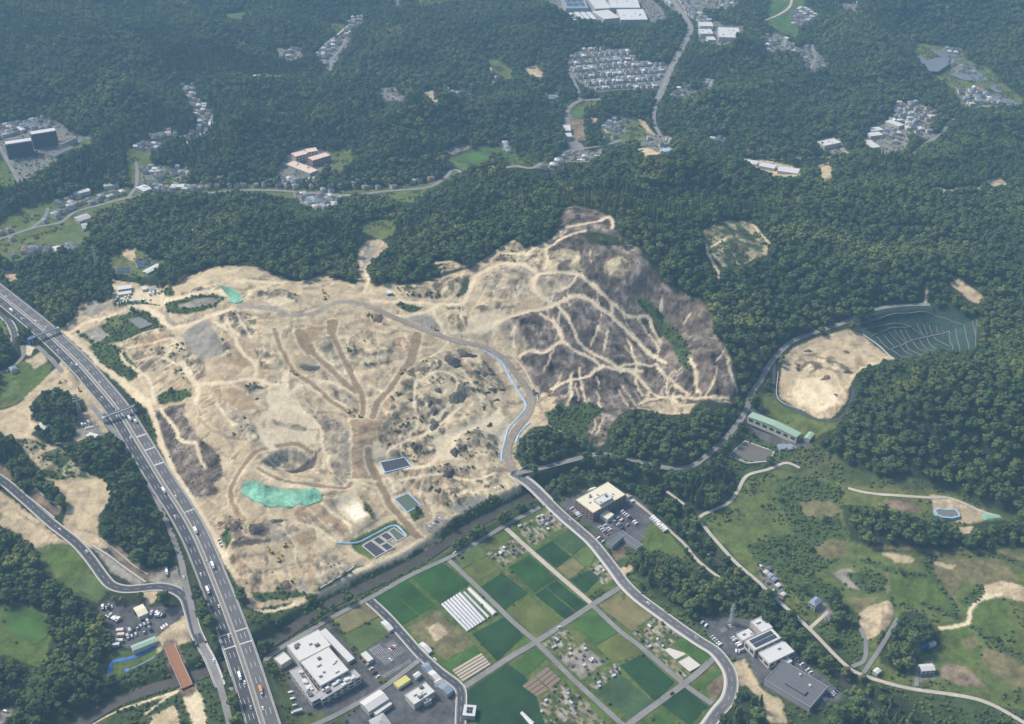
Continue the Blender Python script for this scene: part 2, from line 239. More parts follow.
 ('mottled', [(444,304),(470,308),(472,322),(458,330),(448,322)]), ('mottled', [(470,302),(500,300),(520,305),(512,310),(480,312)]), ('mottled_grey', [(498,326),(510,322),(520,334),(524,350),(512,346),(504,338)]), ('mottled', [(396,290),(425,284),(450,278),(465,272),(470,280),(462,296),(430,298),(400,297)]),
 ('scrub', [(394,304),(408,304),(424,308),(416,313),(404,311)]), ('scrub', [(462,284),(470,276),(468,292),(456,298)]), ('gravel', [(408,315),(430,314),(442,328),(434,331),(412,320)]), ('dirt_light', [(470,316),(500,310),(510,318),(496,328),(478,336),(466,330)]),
 ('mottled', [(432,262),(450,262),(462,266),(466,268),(440,274)]), ('mottled', [(604,262),(622,258),(632,268),(620,278),(604,274)]),
 ('burned', [(575,338),(600,318),(628,335),(650,356),(640,364),(606,358),(590,348)]), ('burned', [(640,372),(670,382),(690,396),(664,396),(650,384)]),
 ('scrub', [(636,296),(646,300),(660,312),(672,325),(685,340),(692,360),(690,374),(680,364),(672,347),(662,331),(648,314),(638,304)]), ('forest', [(583,235),(600,233),(620,240),(630,248),(612,248),(590,246)]),
 ('scrub', [(545,413),(560,408),(590,402),(607,410),(602,442),(585,447),(575,436),(550,426)]), ('burned', [(588,425),(604,412),(612,410),(600,440),(590,444)]),
 ('forest', [(513,458),(518,443),(530,428),(545,425),(575,440),(597,446),(602,455),(575,461),(545,468),(525,471)]),
 ('forest', [(603,448),(612,425),(625,411),(640,409),(660,416),(685,421),(695,406),(705,399),(720,403),(736,403),(742,412),(730,430),(715,446),(695,461),(680,467),(660,466),(635,458),(612,453)]),
 # tracks
 ('track', 8, [(72,332),(85,323),(107,317),(140,306),(160,302),(185,297),(215,292),(225,295)]), ('track', 8, [(62,330),(72,338),(85,350),(100,365),(120,382),(140,400),(150,408),(162,445),(175,472),(190,497),(212,537),(226,562),(240,595),(248,607)]),
 ('track', 14, [(120,380),(134,392),(148,405)]), ('track', 10, [(143,305),(157,315),(168,324),(178,327),(198,321),(220,313),(245,306),(272,306)]), ('track_grey', 5, [(160,310),(172,322),(182,324),(200,318)]), ('track_grey', 10, [(240,306),(271,308),(287,315),(302,315),(318,312),(334,304),(352,302),(368,305)]), ('dirt_light', 8, [(236,280),(260,282),(307,285)]), ('dirt_brown', 4, [(286,284),(306,285)]),
 ('track', 6, [(214,322),(223,327),(234,338),(243,354),(254,363),(257,373),(252,380)]), ('track', 5, [(122,352),(124,362),(140,372),(150,380),(152,395),(156,404)]), ('track', 9, [(181,363),(192,379),(199,391),(196,402)]), ('track', 7, [(199,384),(230,382),(255,379),(267,383),(283,387)]), ('track', 9, [(286,372),(285,390),(278,404),(261,419),(260,429),(267,444),(273,449)]), ('track', 4, [(216,404),(224,415),(234,425)]),
 ('track', 7, [(301,386),(286,397),(273,412),(262,420)]), ('track', 5, [(292,398),(298,403),(304,414),(318,423),(323,444),(326,458),(322,470)]), ('track', 6, [(305,386),(325,396),(345,405)]), ('track', 6, [(316,381),(335,384),(352,392)]), ('track', 5, [(368,385),(390,393)]),
 ('track_brown', 6, [(275,329),(279,346),(287,361),(295,373),(307,381),(320,391),(332,402),(347,411),(353,417)]), ('track_brown', 14, [(299,333),(303,341),(311,352)]), ('track_brown', 8, [(309,350),(321,361),(335,373),(343,381),(356,391)]), ('track_brown', 13, [(333,322),(332,332)]), ('track_brown', 7, [(329,322),(334,338),(341,354),(348,367),(354,380),(361,392),(364,406),(361,416)]), ('track_brown', 12, [(417,335),(414,350),(409,362)]), ('track_brown', 8, [(411,360),(401,373),(389,389),(379,402),(372,417)]),
 ('track_brown', 9, [(368,450),(370,462),(377,478),(385,492),(393,509),(406,523),(418,537),(427,541)]), ('dirt_light', 3, [(350,420),(350,450),(351,478)]), ('track', 4, [(380,470),(392,482),(396,492)]), ('track', 5, [(352,482),(364,481),(376,482)]),
 ('track', 7, [(405,470),(425,466),(436,458),(444,446),(462,432),(482,424),(500,410)]), ('track', 5, [(440,360),(462,372),(474,388),(482,402),(484,420)]), ('track', 5, [(418,372),(414,400),(418,424),(410,436)]), ('track', 5, [(430,358),(446,346),(444,334)]), ('track', 5, [(400,480),(440,474),(470,480),(498,474)]),
 ('track', 8, [(372,300),(388,302),(412,302),(440,304),(462,303),(468,293),(473,281),(481,273),(499,265),(518,264),(532,270),(537,275),(532,282),(534,292),(548,300),(556,303),(577,296),(588,300),(600,309),(612,317),(624,328),(637,341),(650,354),(664,362)]), ('track', 7, [(397,316),(425,312),(440,304)]), ('track', 5, [(434,312),(442,326),(446,334)]), ('track', 7, [(445,330),(466,333),(484,326),(500,320)]),
 ('track', 6, [(656,364),(660,372),(670,380),(689,394)]), ('track', 6, [(527,254),(532,250),(546,243),(556,237),(568,228),(591,223),(601,220),(607,217),(612,222),(611,230)]), ('track', 6, [(585,232),(573,234),(556,243),(546,250),(548,261),(543,270)]), ('track', 5, [(500,256),(512,254),(527,254)]),
 ('track', 6, [(537,275),(559,274),(574,274),(587,281),(600,292),(609,301),(612,313)]), ('track', 5, [(612,303),(627,316),(647,317),(654,331),(661,341)]), ('track', 5, [(574,278),(568,287),(552,292)]), ('track', 8, [(499,320),(521,314),(540,309),(556,304)]), ('track', 6, [(540,314),(552,322),(557,329),(561,342),(551,348),(543,354),(532,351),(520,356)]), ('track', 5, [(561,343),(575,351),(589,357),(601,367)]),
 ('track', 6, [(556,303),(565,314),(573,329),(579,343),(593,353),(607,362),(620,368),(642,372)]), ('track', 6, [(552,389),(567,382),(587,378),(600,368),(617,370),(632,373),(643,381),(650,390),(659,397),(676,398)]), ('track', 5, [(650,390),(647,400),(639,405)]), ('track', 5, [(623,366),(639,364),(651,366)]), ('track', 4, [(689,358),(695,370),(697,384),(700,394)]), ('track', 5, [(639,405),(656,398),(679,397),(698,399),(717,397),(728,398)]), ('track', 4, [(667,398),(682,405),(693,405)]), ('track', 3, [(600,326),(590,345)]), ('track', 3, [(607,330),(604,350)]), ('dirt', [(522,372),(532,382),(544,392),(556,400),(548,408),(534,410),(530,398)]),
 ('track', 5, [(248,608),(262,611),(285,609),(305,601),(330,588),(360,571),(395,557),(425,541),(440,534)]), ('track', 6, [(364,292),(368,282),(362,270),(360,256),(368,246)]), ('gravel', [(361,256),(368,246),(382,244),(374,256),(366,266),(363,276)]),
 # --- east side works
 ('grass', [(758,396),(776,397),(800,411),(822,421),(838,419),(843,421),(838,428),(815,436),(790,430),(762,414)]), ('asphalt', [(744,420),(752,412),(800,434),(814,440),(808,447),(790,449),(760,440)]), ('scrub', [(730,444),(742,434),(790,450),(776,466),(735,470),(720,460)]),
 ('dirt', [(779,376),(784,357),(797,347),(812,340),(830,335),(848,331),(862,334),(880,346),(895,361),(867,367),(855,376),(850,384),(846,401),(837,413),(831,418),(820,418),(803,409),(779,398)]), ('mottled', [(790,362),(810,352),(830,356),(850,368),(846,376),(824,372),(800,374)]), ('dirt_light', [(796,380),(820,378),(838,390),(836,404),(820,412),(800,404),(790,392)]),
 ('basin', [(846,330),(862,324),(876,311),(902,308),(929,306),(976,319),(979,321),(976,351),(953,354),(921,357),(898,361),(862,334)]),
 ('forest', [(838,505),(870,508),(900,514),(930,521),(960,526),(1000,521),(1040,516),(1040,550),(960,550),(920,554),(880,552),(850,542)]), ('soil', [(876,501),(900,501),(920,508),(922,514),(900,511)]), ('dirt', [(931,494),(942,496),(965,504),(990,514),(990,519),(980,523),(960,523),(935,519)]), ('dirt', [(958,527),(972,527),(970,534),(959,535)]),
 ('scrub', [(776,480),(800,474),(830,482),(842,492),(838,515),(850,540),(820,545),(795,535),(780,505)]), ('dry_grass', [(800,502),(830,500),(842,512),(825,520),(803,516)]), ('scrub', [(745,545),(790,535),(830,545),(838,560),(812,575),(840,590),(846,615),(820,600),(790,590),(760,570)]),
 ('dry_grass', [(812,548),(830,538),(846,542),(846,556),(825,560)]), ('gravel', [(832,575),(846,568),(864,578),(866,590),(850,588)]), ('scrub', [(846,575),(868,572),(886,575),(884,595),(862,592)]), ('dry_grass', [(886,572),(895,570),(894,590),(885,594)]), ('dirt', [(882,553),(905,556),(916,560),(912,564),(896,562)]), ('dry_grass', [(930,558),(1000,560),(1020,580),(1000,590),(960,580),(955,605),(940,590)]), ('dirt', [(930,559),(945,564),(956,566),(950,570),(936,565)]), ('grass', [(890,570),(920,572),(940,580),(955,605),(952,615),(920,608),(890,595)]),
 ('dirt', [(858,612),(876,603),(890,602),(895,612),(888,625),(878,636),(868,640),(860,625)]), ('dry_grass', [(846,598),(876,598),(870,606),(858,612)]), ('scrub', [(812,630),(840,605),(860,615),(862,640),(860,660),(845,662)]), ('forest', [(880,640),(890,625),(905,612),(925,615),(935,632),(940,645),(915,660),(905,676),(880,665)]), ('forest', [(834,600),(846,604),(852,625),(838,632),(826,615)]),
 ('dirt', [(985,586),(1000,580),(1040,592),(1040,606),(1005,598),(986,596)]), ('track', 4, [(1000,594),(980,600),(971,610),(968,622),(955,626),(938,629)]), ('scrub', [(960,600),(985,586),(982,596),(965,610)]), ('grass', [(972,610),(985,600),(1010,600),(1014,625),(1005,640),(985,632),(970,625)]), ('grass', [(940,632),(960,628),(985,640),(990,660),(965,664),(945,650)]), ('dry_grass', [(960,640),(975,636),(982,645),(968,652)]), ('dry_grass', [(985,648),(1010,655),(1040,680),(1040,700),(1000,680),(980,660)]), ('soil', [(945,662),(965,668),(985,686),(960,686),(940,678)]),
 ('scrub', 8, [(930,560),(945,552),(1000,556),(1040,575)]), ('scrub', 8, [(925,605),(955,617)]), ('scrub', 8, [(975,628),(1000,645),(1040,668)]), ('scrub', 6, [(925,562),(935,580),(950,600),(956,612)]), ('scrub', 6, [(862,560),(900,572),(925,576)]), ('dry_grass', 4, [(870,548),(925,552),(990,552),(1030,562)]),
 # --- fields and yards at the bottom
 ('grass', [(366,602),(440,560),(520,515),(560,508),(590,540),(612,570),(622,582),(660,612),(700,642),(722,662),(726,690),(700,735),(470,735),(462,690),(420,655)]),
 ('dry_grass', [(408,627),(437,611),(472,642),(446,661),(420,640)]), ('dirt', [(426,628),(440,622),(450,634),(436,642)]), ('allotment', [(486,553),(516,539),(528,551),(503,567)]), ('allotment', [(515,528),(537,518),(557,530),(533,547)]), ('allotment', [(537,518),(553,511),(574,524),(557,531)]),
 ('allotment', [(537,701),(562,683),(586,703),(608,728),(548,728)]), ('allotment', [(542,643),(564,628),(578,643),(562,659)]), ('gravel', [(562,658),(584,643),(605,663),(580,679)]), ('allotment', [(582,681),(618,663),(620,673),(595,691)]), ('allotment', [(632,633),(657,617),(683,636),(658,654),(642,644)]), ('allotment', [(586,566),(609,557),(623,578),(602,585)]), ('allotment', [(653,656),(662,650),(690,674),(684,682)]), ('scrub', [(586,598),(600,588),(606,592),(592,602)]),
 ('soil', [(706,689),(724,669),(727,683),(714,702)]), ('soil', [(608,545),(622,548),(628,556),(616,562)]), ('dirt', [(616,570),(634,564),(636,568),(622,578)]),
 ('asphalt', [(560,506),(574,491),(600,485),(626,489),(642,500),(656,520),(650,532),(640,543),(620,549),(605,541),(588,525)]), ('grass', [(650,522),(665,520),(690,540),(705,560),(690,562),(660,552),(640,548)]), ('forest', [(630,562),(652,552),(680,560),(715,582),(735,590),(757,606),(748,615),(715,618),(703,624),(690,618),(665,600),(635,585)]), ('scrub', [(622,580),(632,574),(660,600),(690,622),(702,632),(695,634),(660,608)]),
 ('asphalt', [(703,628),(712,612),(722,617),(735,618),(752,617),(764,630),(786,634),(798,650),(820,670),(846,690),(838,701),(812,712),(785,702),(757,682),(748,662),(728,656),(714,642)]), ('dirt', [(732,662),(745,660),(752,675),(762,690),(780,702),(790,724),(772,724),(758,700),(745,692),(735,676)]), ('forest', [(735,690),(745,684),(760,700),(770,735),(712,735)]), ('scrub', [(720,612),(735,600),(752,610),(748,618),(735,617)]),
 ('asphalt', [(285,652),(318,628),(330,625),(388,690),(366,705),(322,716),(300,712),(290,690)]), ('grass', [(300,715),(325,712),(330,730),(300,730)]), ('asphalt', [(364,650),(394,633),(420,658),(416,664),(384,682),(366,660)]), ('asphalt', [(350,735),(345,718),(385,690),(420,662),(436,668),(462,700),(458,735)]), ('scrub', [(380,682),(415,664),(418,667),(384,686)]),
 ('asphalt', [(97,610),(108,601),(130,604),(150,608),(178,607),(187,610),(180,620),(160,633),(155,641),(130,650),(114,643),(107,626)]), ('grass', [(102,664),(112,652),(130,652),(154,644),(157,657),(126,674),(104,684)]),
 ('town', [(757,568),(765,564),(775,572),(782,586),(788,598),(778,600),(764,584)]), ('gravel', [(815,608),(824,602),(832,612),(824,618)]), ('town', [(916,664),(934,662),(936,680),(918,682)]), ('gravel', [(-6,712),(12,704),(12,718),(-6,728)]),
 # --- woods and tree belts in the valley
 ('forest', [(78,442),(98,436),(112,440),(130,450),(140,470),(153,500),(166,525),(173,545),(178,565),(162,568),(147,571),(122,550),(97,530),(110,500),(112,482),(95,471),(74,456)]),
 ('forest', [(33,400),(45,392),(70,395),(85,400),(88,410),(78,418),(76,430),(72,442),(45,446),(32,436),(40,424),(32,420)]), ('forest', [(-20,430),(10,436),(22,450),(28,460),(42,474),(58,490),(62,505),(54,508),(36,488),(20,485),(8,465),(-20,455)]),
 ('forest', [(-20,545),(20,545),(36,552),(42,572),(58,586),(82,598),(98,606),(105,626),(106,645),(99,682),(92,694),(60,706),(30,716),(12,706),(20,690),(14,668),(44,668),(52,640),(48,614),(20,602),(-20,606)]), ('forest', [(-20,660),(10,668),(14,700),(-20,720)]), ('belt', 34, [(552,486),(585,470),(620,474),(650,490),(680,516),(705,545),(735,575),(770,608),(805,640),(845,676),(880,706)]), ('belt', 20, [(20,728),(50,712),(85,700),(108,690)]), ('scrub', [(14,680),(35,668),(50,690),(30,705),(18,700)]),
 ('forest', [(112,592),(125,590),(142,592),(146,602),(130,604),(112,601)]), ('forest', [(148,606),(165,598),(184,600),(185,608),(165,608)]),
 ('belt', 12, [(146,465),(160,492),(176,520),(188,546),(196,570)]), ('belt', 20, [(196,575),(203,600),(212,630)]), ('belt', 14, [(220,568),(232,588),(242,606)]), ('belt', 12, [(262,672),(270,700),(280,730)]), ('belt', 12, [(205,640),(225,650)]), ('belt', 14, [(228,690),(240,716),(246,735)]),
 ('forest', [(0,325),(12,345),(24,352),(20,362),(0,370),(-20,372),(-20,350)]),('belt', 8, [(18,312),(30,324),(20,326)]),
 ('belt', 11, [(438,545),(470,520),(505,501),(524,492)]), ('belt', 14, [(452,556),(480,538),(510,520),(545,501)]), ('belt', 8, [(246,628),(282,618),(324,598),(352,584)]), ('belt', 8, [(262,648),(300,626),(345,604)]),
 ('belt', 16, [(558,474),(590,463),(625,466),(655,482),(690,480),(712,470)]), ('belt', 20, [(556,492),(580,480),(605,474),(632,484),(655,502),(680,532),(702,560),(735,588),(768,620),(800,648),(830,672),(860,696)]), ('belt', 18, [(668,500),(700,535),(730,566),(760,594),(800,634),(838,668)]), ('forest', [(650,476),(690,474),(720,450),(735,446),(722,462),(735,472),(738,486),(722,502),(702,512),(684,508),(660,490)]), ('belt', 10, [(742,436),(725,450)]),
 ('forest', [(838,702),(862,692),(885,690),(905,700),(945,735),(820,735)]),('scrub', [(800,660),(830,668),(858,690),(845,694)]),
]

FIELDS = [
 ('rice_mid', [(373,599),(387,590),(419,615),(403,625)]), ('rice_mid', [(388,589.5),(406,579),(435,605),(420,614.5)]), ('rice_mid', [(411,577),(443,563),(470,584),(440,604)]), ('rice_dark', [(481,587),(502,573),(528,593),(504,610)]), ('rice_mid', [(508,568),(529,555),(556,579),(535,592)]),
 ('rice_dark', [(535,595),(545,588),(576,613),(565,619)]), ('rice_dark', [(546,587),(557,581),(587,605),(577,612)]), ('rice_yellow', [(509,611),(529,596),(561,622),(536,639)]), ('rice_dark', [(535,551),(552,541),(571,557),(556,568)]), ('stubble', [(556.5,569),(573,558),(585,568),(570,579)]), ('rice_dark', [(570,580),(590,570),(600,579),(585,593)]),
 ('vegetable', [(552,540),(573,527),(588,542),(573,555)]), ('mown', [(573,557),(590,544),(597,552),(590,566),(584,566)]), ('rice_dark', [(472,634),(509,615),(523,637),(497,661)]), ('mown', [(361,653),(345,635),(380,617),(393,631)]), ('stubble', [(333,620),(366,603),(379,616),(345,634)]), ('rice_bright', [(442,665),(474,645),(482,653),(453,671)]),
 ('rice_dark', [(463,694),(507,664),(524,674),(534,690),(545,726),(478,726)]), ('rice_bright', [(571,623),(593,611),(619,632),(596,645)]), ('rice_yellow', [(596,646),(620,633),(642,652),(614,664)]), ('rice_dark', [(620,666),(643,654),(674,682),(655,702)]), ('vegetable', [(595,691),(620,674),(654,703),(630,719)]), ('stubble', [(598,605),(626,590),(656,614),(632,632)]),
 ('rice_bright', [(675,643),(687,634),(712,655),(703,667)]), ('rice_dark', [(662,705),(685,688),(708,707),(690,726)]), ('rice_bright', [(645,726),(662,711),(678,726)]), ('rice_bright', [(512,668),(527,654),(540,664),(526,677)]), ('rice_bright', [(528,653),(535,648),(546,657),(541,663)]), ('mown', [(455,556),(477,544),(488,555),(462,569)]), ('rice_yellow', [(463,570),(487,557),(499,569),(477,582)]), ('rice_bright', [(698,684),(721,668),(724,672),(703,690)]),
 ('rice_bright', [(452,159),(480,150),(498,149),(521,158),(510,162),(480,166)]), ('rice_bright', [(770,2),(788,2),(780,10),(768,14)]), ('rice_bright', [(772,18),(790,12),(795,34),(782,30)]), ('mown', [(56,243),(68,230),(80,226),(88,235),(80,245)]), ('rice_bright', [(571,111),(581,108),(586,117),(573,118)]), ('mown', [(72,586),(88,574),(98,577),(110,590),(98,601)]), ('rice_bright', [(8,612),(20,606),(46,617),(48,636),(36,645),(6,630)]), ('mown', [(-4,400),(12,388),(18,391),(-4,406)]),
]
PONDS = [[(380,462.5),(404.5,457.5),(411,466),(385,473)], [(394.5,499),(408,493.5),(420.5,505),(407,512.5)], [(361,545),(394,527),(406,538),(375,558)], [(129,321),(140,318),(154,324),(140,330)], [(728,456),(745,441.5),(774,452),(770,462),(748,464)], [(934,512),(945,510),(956,509.5),(959,518),(942,519)]]
LAND += [('bank', 11, [(250,617),(305,609),(335,595),(365,579),(400,563),(432,547),(470,523),(508,501)]), ('track', 5, [(248,608),(262,611),(285,608),(305,600),(330,587),(360,570),(395,555),(425,539)])] + [('gravel', q) for q in PONDS]
LAND += [('field', q) for _, q in FIELDS] + [('soil', 15, [(169,646),(178,667),(188,690)])]
LAND = [e if len(e) == 2 or e[0] != 'track' or e[1] < 5 else (e[0], e[1] * .8, e[2]) for e in LAND]
_k = min(i for i, e in enumerate(LAND) if e[0] == 'track_brown')
LAND = LAND[:_k] + [('dirt_light', e[1] + 4, e[2]) for e in LAND if e[0] == 'track_brown'] + LAND[_k:]
# ------------------------------------------------------------------ roads: name, kind, width (m), photo points
ROADS = [
 ('expressway', 'expressway', 30, [(-70,238),(-30,271),(0,295),(41,329),(76,362),(98,386),(118,411),(142,450),(162,482),(181,512),(197,543),(215,585),(232,630),(248,678),(264,728),(275,760)]),
 ('local_road', 'new', 9, [(-30,462),(0,479),(25,500),(50,522),(75,542),(88,556),(97,568),(104,578),(112,586),(125,589),(140,588),(160,587),(175,590),(185,598),(190,612),(195,630),(201,643)]),
 ('frontage_road', 'old', 6, [(36,345),(50,358),(62,372)]),
 ('frontage_road', 'old', 6, [(90,404),(98,413),(125,445),(137,462),(150,485),(163,512),(175,542),(181,560),(185,580),(190,600),(196,628),(202,645),(210,660),(218,680),(224,700),(230,724),(234,745)]),
 ('local_road', 'new', 8, [(-30,292),(-12,304),(0,313),(9,322),(14,332),(15,341)]),
 ('lane', 'old', 5, [(22,345),(23,356),(14,366),(0,372),(-20,378)]),
 ('main_road', 'mid', 9.5, [(512,472),(530,484),(552,506),(566,519),(580,531),(594,544),(612,567),(625,584),(640,598),(660,612),(680,627),(700,641),(714,650),(723,660),(730,672),(732,685),(728,700),(718,713),(706,730),(692,748)]),
 ('haul_road', 'haul', 9, [(365,305),(381,311),(396,318),(431,332),(456,341),(481,345),(496,353),(508,363),(519,378),(529,393),(531,405),(527,415),(517,428),(510,440),(507,452),(509,463),(514,472)]),
 ('access_road', 'old', 7, [(516,474),(545,467),(575,459),(600,454),(630,459),(660,467),(676,469),(692,466),(706,456),(723,441),(736,426),(746,411),(751,396),(761,379),(773,359),(791,342),(812,333),(842,323),(870,311),(900,306),(930,304)]),
 ('landfill_road', 'dark', 4, [(790,343),(776,356),(774,376),(775,398),(799,412),(821,421),(839,419),(851,402),(854,387)]),
 ('valley_path', 'pale', 4, [(800,467),(791,463),(783,463),(768,470),(747,476),(737,492),(727,504),(700,517),(707,530),(717,542),(737,563),(760,583),(768,591),(808,628),(843,663),(862,675),(908,688),(980,700),(1030,726)]),
 ('valley_path', 'pale', 4, [(848,489),(860,492),(880,494),(930,498),(945,497),(962,502),(982,512),(1000,516)]),
 ('hospital_path', 'pale', 3.5, [(626,494),(640,505),(652,515),(682,542),(695,558),(709,570),(724,580)]),
 ('track_road', 'pale', 3.5, [(667,491),(676,498),(687,507)]),
 ('farm_road', 'old', 4, [(863,674),(880,648),(898,618)]), ('farm_road', 'old', 4, [(852,667),(864,660),(866,643),(860,628)]), ('farm_road', 'pale', 3.5, [(809,629),(820,619),(828,612)]), ('farm_road', 'old', 4, [(916,686),(917,676),(918,664)]),
 ('farm_road', 'old', 6, [(461,689),(487,672),(512,656),(536,642),(571,619),(592,605),(625,584)]),
 ('farm_road', 'new', 8, [(368,599),(386,616),(404,636),(421,655),(440,672),(456,684),(461,692),(461,708),(460,735)]),
 ('farm_road', 'old', 5, [(230,690),(256,668),(281,648),(333,617),(368,599),(411,575),(448,558),(476,543),(508,524),(540,507)]),
 ('farm_road', 'old', 5, [(448,559),(473,583),(496,605),(512,621),(536,642),(574,680),(626,728)]),
 ('farm_road', 'pale', 5, [(506,528),(522,543),(557,574),(592,604)]), ('farm_road', 'old', 5, [(592,605),(620,631),(640,646),(684,684),(712,704)]),
 ('farm_road', 'old', 6, [(620,735),(632,722),(684,684),(700,671),(717,655)]),
 ('farm_road', 'old', 5, [(300,730),(330,718),(360,702),(384,687),(421,659)]),
 ('valley_road', 'old', 7, [(-20,246),(30,229),(60,222),(75,212),(100,205),(128,198),(160,195),(207,193),(256,190),(310,193),(350,195),(390,191),(428,187),(445,178),(458,171),(490,166),(515,165),(540,163),(560,156),(584,149),(604,145),(622,140)]),
 ('valley_road', 'old', 6, [(128,198),(136,186),(137,172),(136,162)]), ('valley_road', 'old', 6, [(30,229),(44,218),(48,208)]),
 ('highway', 'old', 14, [(672,0),(682,14),(690,26),(689,34),(683,46),(672,66),(662,90),(657,101)]), ('valley_road', 'old', 7, [(657,101),(654,115),(655,125),(661,136)]),
 ('valley_road', 'old', 8, [(637,98),(595,100),(580,101),(570,107),(567,116),(570,130),(574,140),(584,149)]),
 ('valley_road', 'old', 7, [(897,161),(910,156),(920,148),(932,140),(942,133),(950,122),(962,117),(976,114)]), ('valley_road', 'old', 6, [(812,44),(815,58),(810,70)]), ('valley_road', 'pale', 6, [(764,20),(780,14),(790,6),(792,-4)]),
 ('valley_road', 'pale', 5, [(316,54),(325,44),(340,32),(350,24)]), ('valley_road', 'old', 5, [(330,72),(332,60),(340,50),(346,38)]), ('estate_road', 'old', 7, [(580,100),(578,90),(570,74)]), ('valley_road', 'old', 5, [(-4,140),(6,158),(20,184)]), ('valley_road', 'pale', 5, [(205,132),(195,138),(186,143)]),
]

# ------------------------------------------------------------------ raster of land cover
CR = 1.5
CNX, CNY = int((X1 - X0) / CR) + 1, int((Y1 - Y0) / CR) + 1
def poly_mask(poly, ox, oy, step, nx, ny):
    """even-odd fill; returns index window and mask"""
    p = np.asarray(poly, float)
    i0 = max(0, int((p[:, 0].min() - ox) / step)); i1 = min(nx - 1, int((p[:, 0].max() - ox) / step) + 1)
    j0 = max(0, int((p[:, 1].min() - oy) / step)); j1 = min(ny - 1, int((p[:, 1].max() - oy) / step) + 1)
    if i1 <= i0 or j1 <= j0:
        return None
    xs = (ox + np.arange(i0, i1 + 1) * step)[:, None]; ys = (oy + np.arange(j0, j1 + 1) * step)[None, :]
    m = np.zeros((i1 - i0 + 1, j1 - j0 + 1), bool)
    n = len(p)
    for k in range(n):
        ax, ay = p[k]; bx, by = p[(k + 1) % n]
        if ay == by:
            continue
        c = ((ys >= ay) != (ys >= by))
        xi = ax + (ys - ay) * (bx - ax) / (by - ay)
        m ^= c & (xs < xi)
    return i0, i1, j0, j1, m
def smooth_path(p, step=4.0):
    p = np.asarray(p, float)
    q = np.vstack([2 * p[0] - p[1], p, 2 * p[-1] - p[-2]])
    out = []
    for k in range(1, len(q) - 2):
        a, b, c, d = q[k - 1], q[k], q[k + 1], q[k + 2]
        n = max(2, int(np.linalg.norm(c - b) / step))
        t = (np.arange(n) / n)[:, None]
        out.append(0.5 * (2 * b + (c - a) * t + (2 * a - 5 * b + 4 * c - d) * t ** 2 + (3 * b - a - 3 * c + d) * t ** 3))
    out.append(p[-1:])
    return np.vstack(out)
def strip_mask(path, hw, ox, oy, step, nx, ny):
    s = smooth_path(path, max(hw * 0.5, 1.5))
    i0 = max(0, int((s[:, 0].min() - hw - ox) / step)); i1 = min(nx - 1, int((s[:, 0].max() + hw - ox) / step) + 1)
    j0 = max(0, int((s[:, 1].min() - hw - oy) / step)); j1 = min(ny - 1, int((s[:, 1].max() + hw - oy) / step) + 1)
    if i1 <= i0 or j1 <= j0:
        return None
    m = np.zeros((i1 - i0 + 1, j1 - j0 + 1), bool)
    r = int(hw / step) + 2
    for x, y in s:
        ci, cj = int((x - ox) / step) - i0, int((y - oy) / step) - j0
        a0, a1, b0, b1 = max(0, ci - r), min(m.shape[0], ci + r + 1), max(0, cj - r), min(m.shape[1], cj + r + 1)
        if a1 <= a0 or b1 <= b0:
            continue
        xs = (ox + (np.arange(a0, a1) + i0) * step - x)[:, None]; ys = (oy + (np.arange(b0, b1) + j0) * step - y)[None, :]
        m[a0:a1, b0:b1] |= xs * xs + ys * ys < hw * hw
    return i0, i1, j0, j1, m
def land_raster(step, nx, ny):
    A = np.zeros((nx, ny), np.uint8)
    for e in LAND:
        if len(e) == 2:
            r = poly_mask(survey(e[1]), X0, Y0, step, nx, ny)
        else:
            r = strip_mask(survey(e[2]), e[1] / 2, X0, Y0, step, nx, ny)
        if r:
            i0, i1, j0, j1, m = r
            A[i0:i1 + 1, j0:j1 + 1][m] = CID[e[0]]
    return A

# first pass on the smooth relief: distance of every wooded place to open ground gives the hills
LR = 12.0
LNX, LNY = int((X1 - X0) / LR) + 1, int((Y1 - Y0) / LR) + 1
L0 = land_raster(LR, LNX, LNY)
dist = np.where((L0 == 0) | (L0 == 1), 1e4, 0.0)
for k, w_, kind, pts in ROADS:
    for x, y in smooth_path(survey(pts), 10):
        i, j = int((x - X0) / LR), int((y - Y0) / LR)
        if 0 <= i < LNX and 0 <= j < LNY:
            dist[i, j] = 0
for it in range(45):
    for di, dj, c in ((1, 0, 1), (-1, 0, 1), (0, 1, 1), (0, -1, 1), (1, 1, 1.414), (1, -1, 1.414), (-1, 1, 1.414), (-1, -1, 1.414)):
        s = np.full_like(dist, 1e4)
        s[max(0, di):LNX + min(0, di), max(0, dj):LNY + min(0, dj)] = dist[max(0, -di):LNX + min(0, -di), max(0, -dj):LNY + min(0, -dj)]
        dist = np.minimum(dist, s + c * LR)
dist = np.minimum(dist, 500)
lx, ly = (GX - X0) / LR, (GY - Y0) / LR
li = np.clip(lx.astype(int), 0, LNX - 2); lj = np.clip(ly.astype(int), 0, LNY - 2); lx = np.clip(lx - li, 0, 1); ly = np.clip(ly - lj, 0, 1)
DS = (dist[li, lj] * (1 - lx) + dist[li + 1, lj] * lx) * (1 - ly) + (dist[li, lj + 1] * (1 - lx) + dist[li + 1, lj + 1] * lx) * ly
hill = (1 - np.exp(-(DS / 170.0) ** 1.35))
HM = (HM + 58 * hill * (0.2 + 1.3 * fbm(GX, GY, 420, 3, 5)) + sstep(20, 150, DS) * (118 * (1 - abs(2 * fbm(GX, GY, 390, 3, 9) - 1)) - 84)).astype(np.float32)

# second pass: the land cover itself
LC = land_raster(CR, CNX, CNY)
def land(x, y):
    i = np.clip(((np.asarray(x) - X0) / CR + 0.5).astype(int), 0, CNX - 1); j = np.clip(((np.asarray(y) - Y0) / CR + 0.5).astype(int), 0, CNY - 1)
    return LC[i, j]
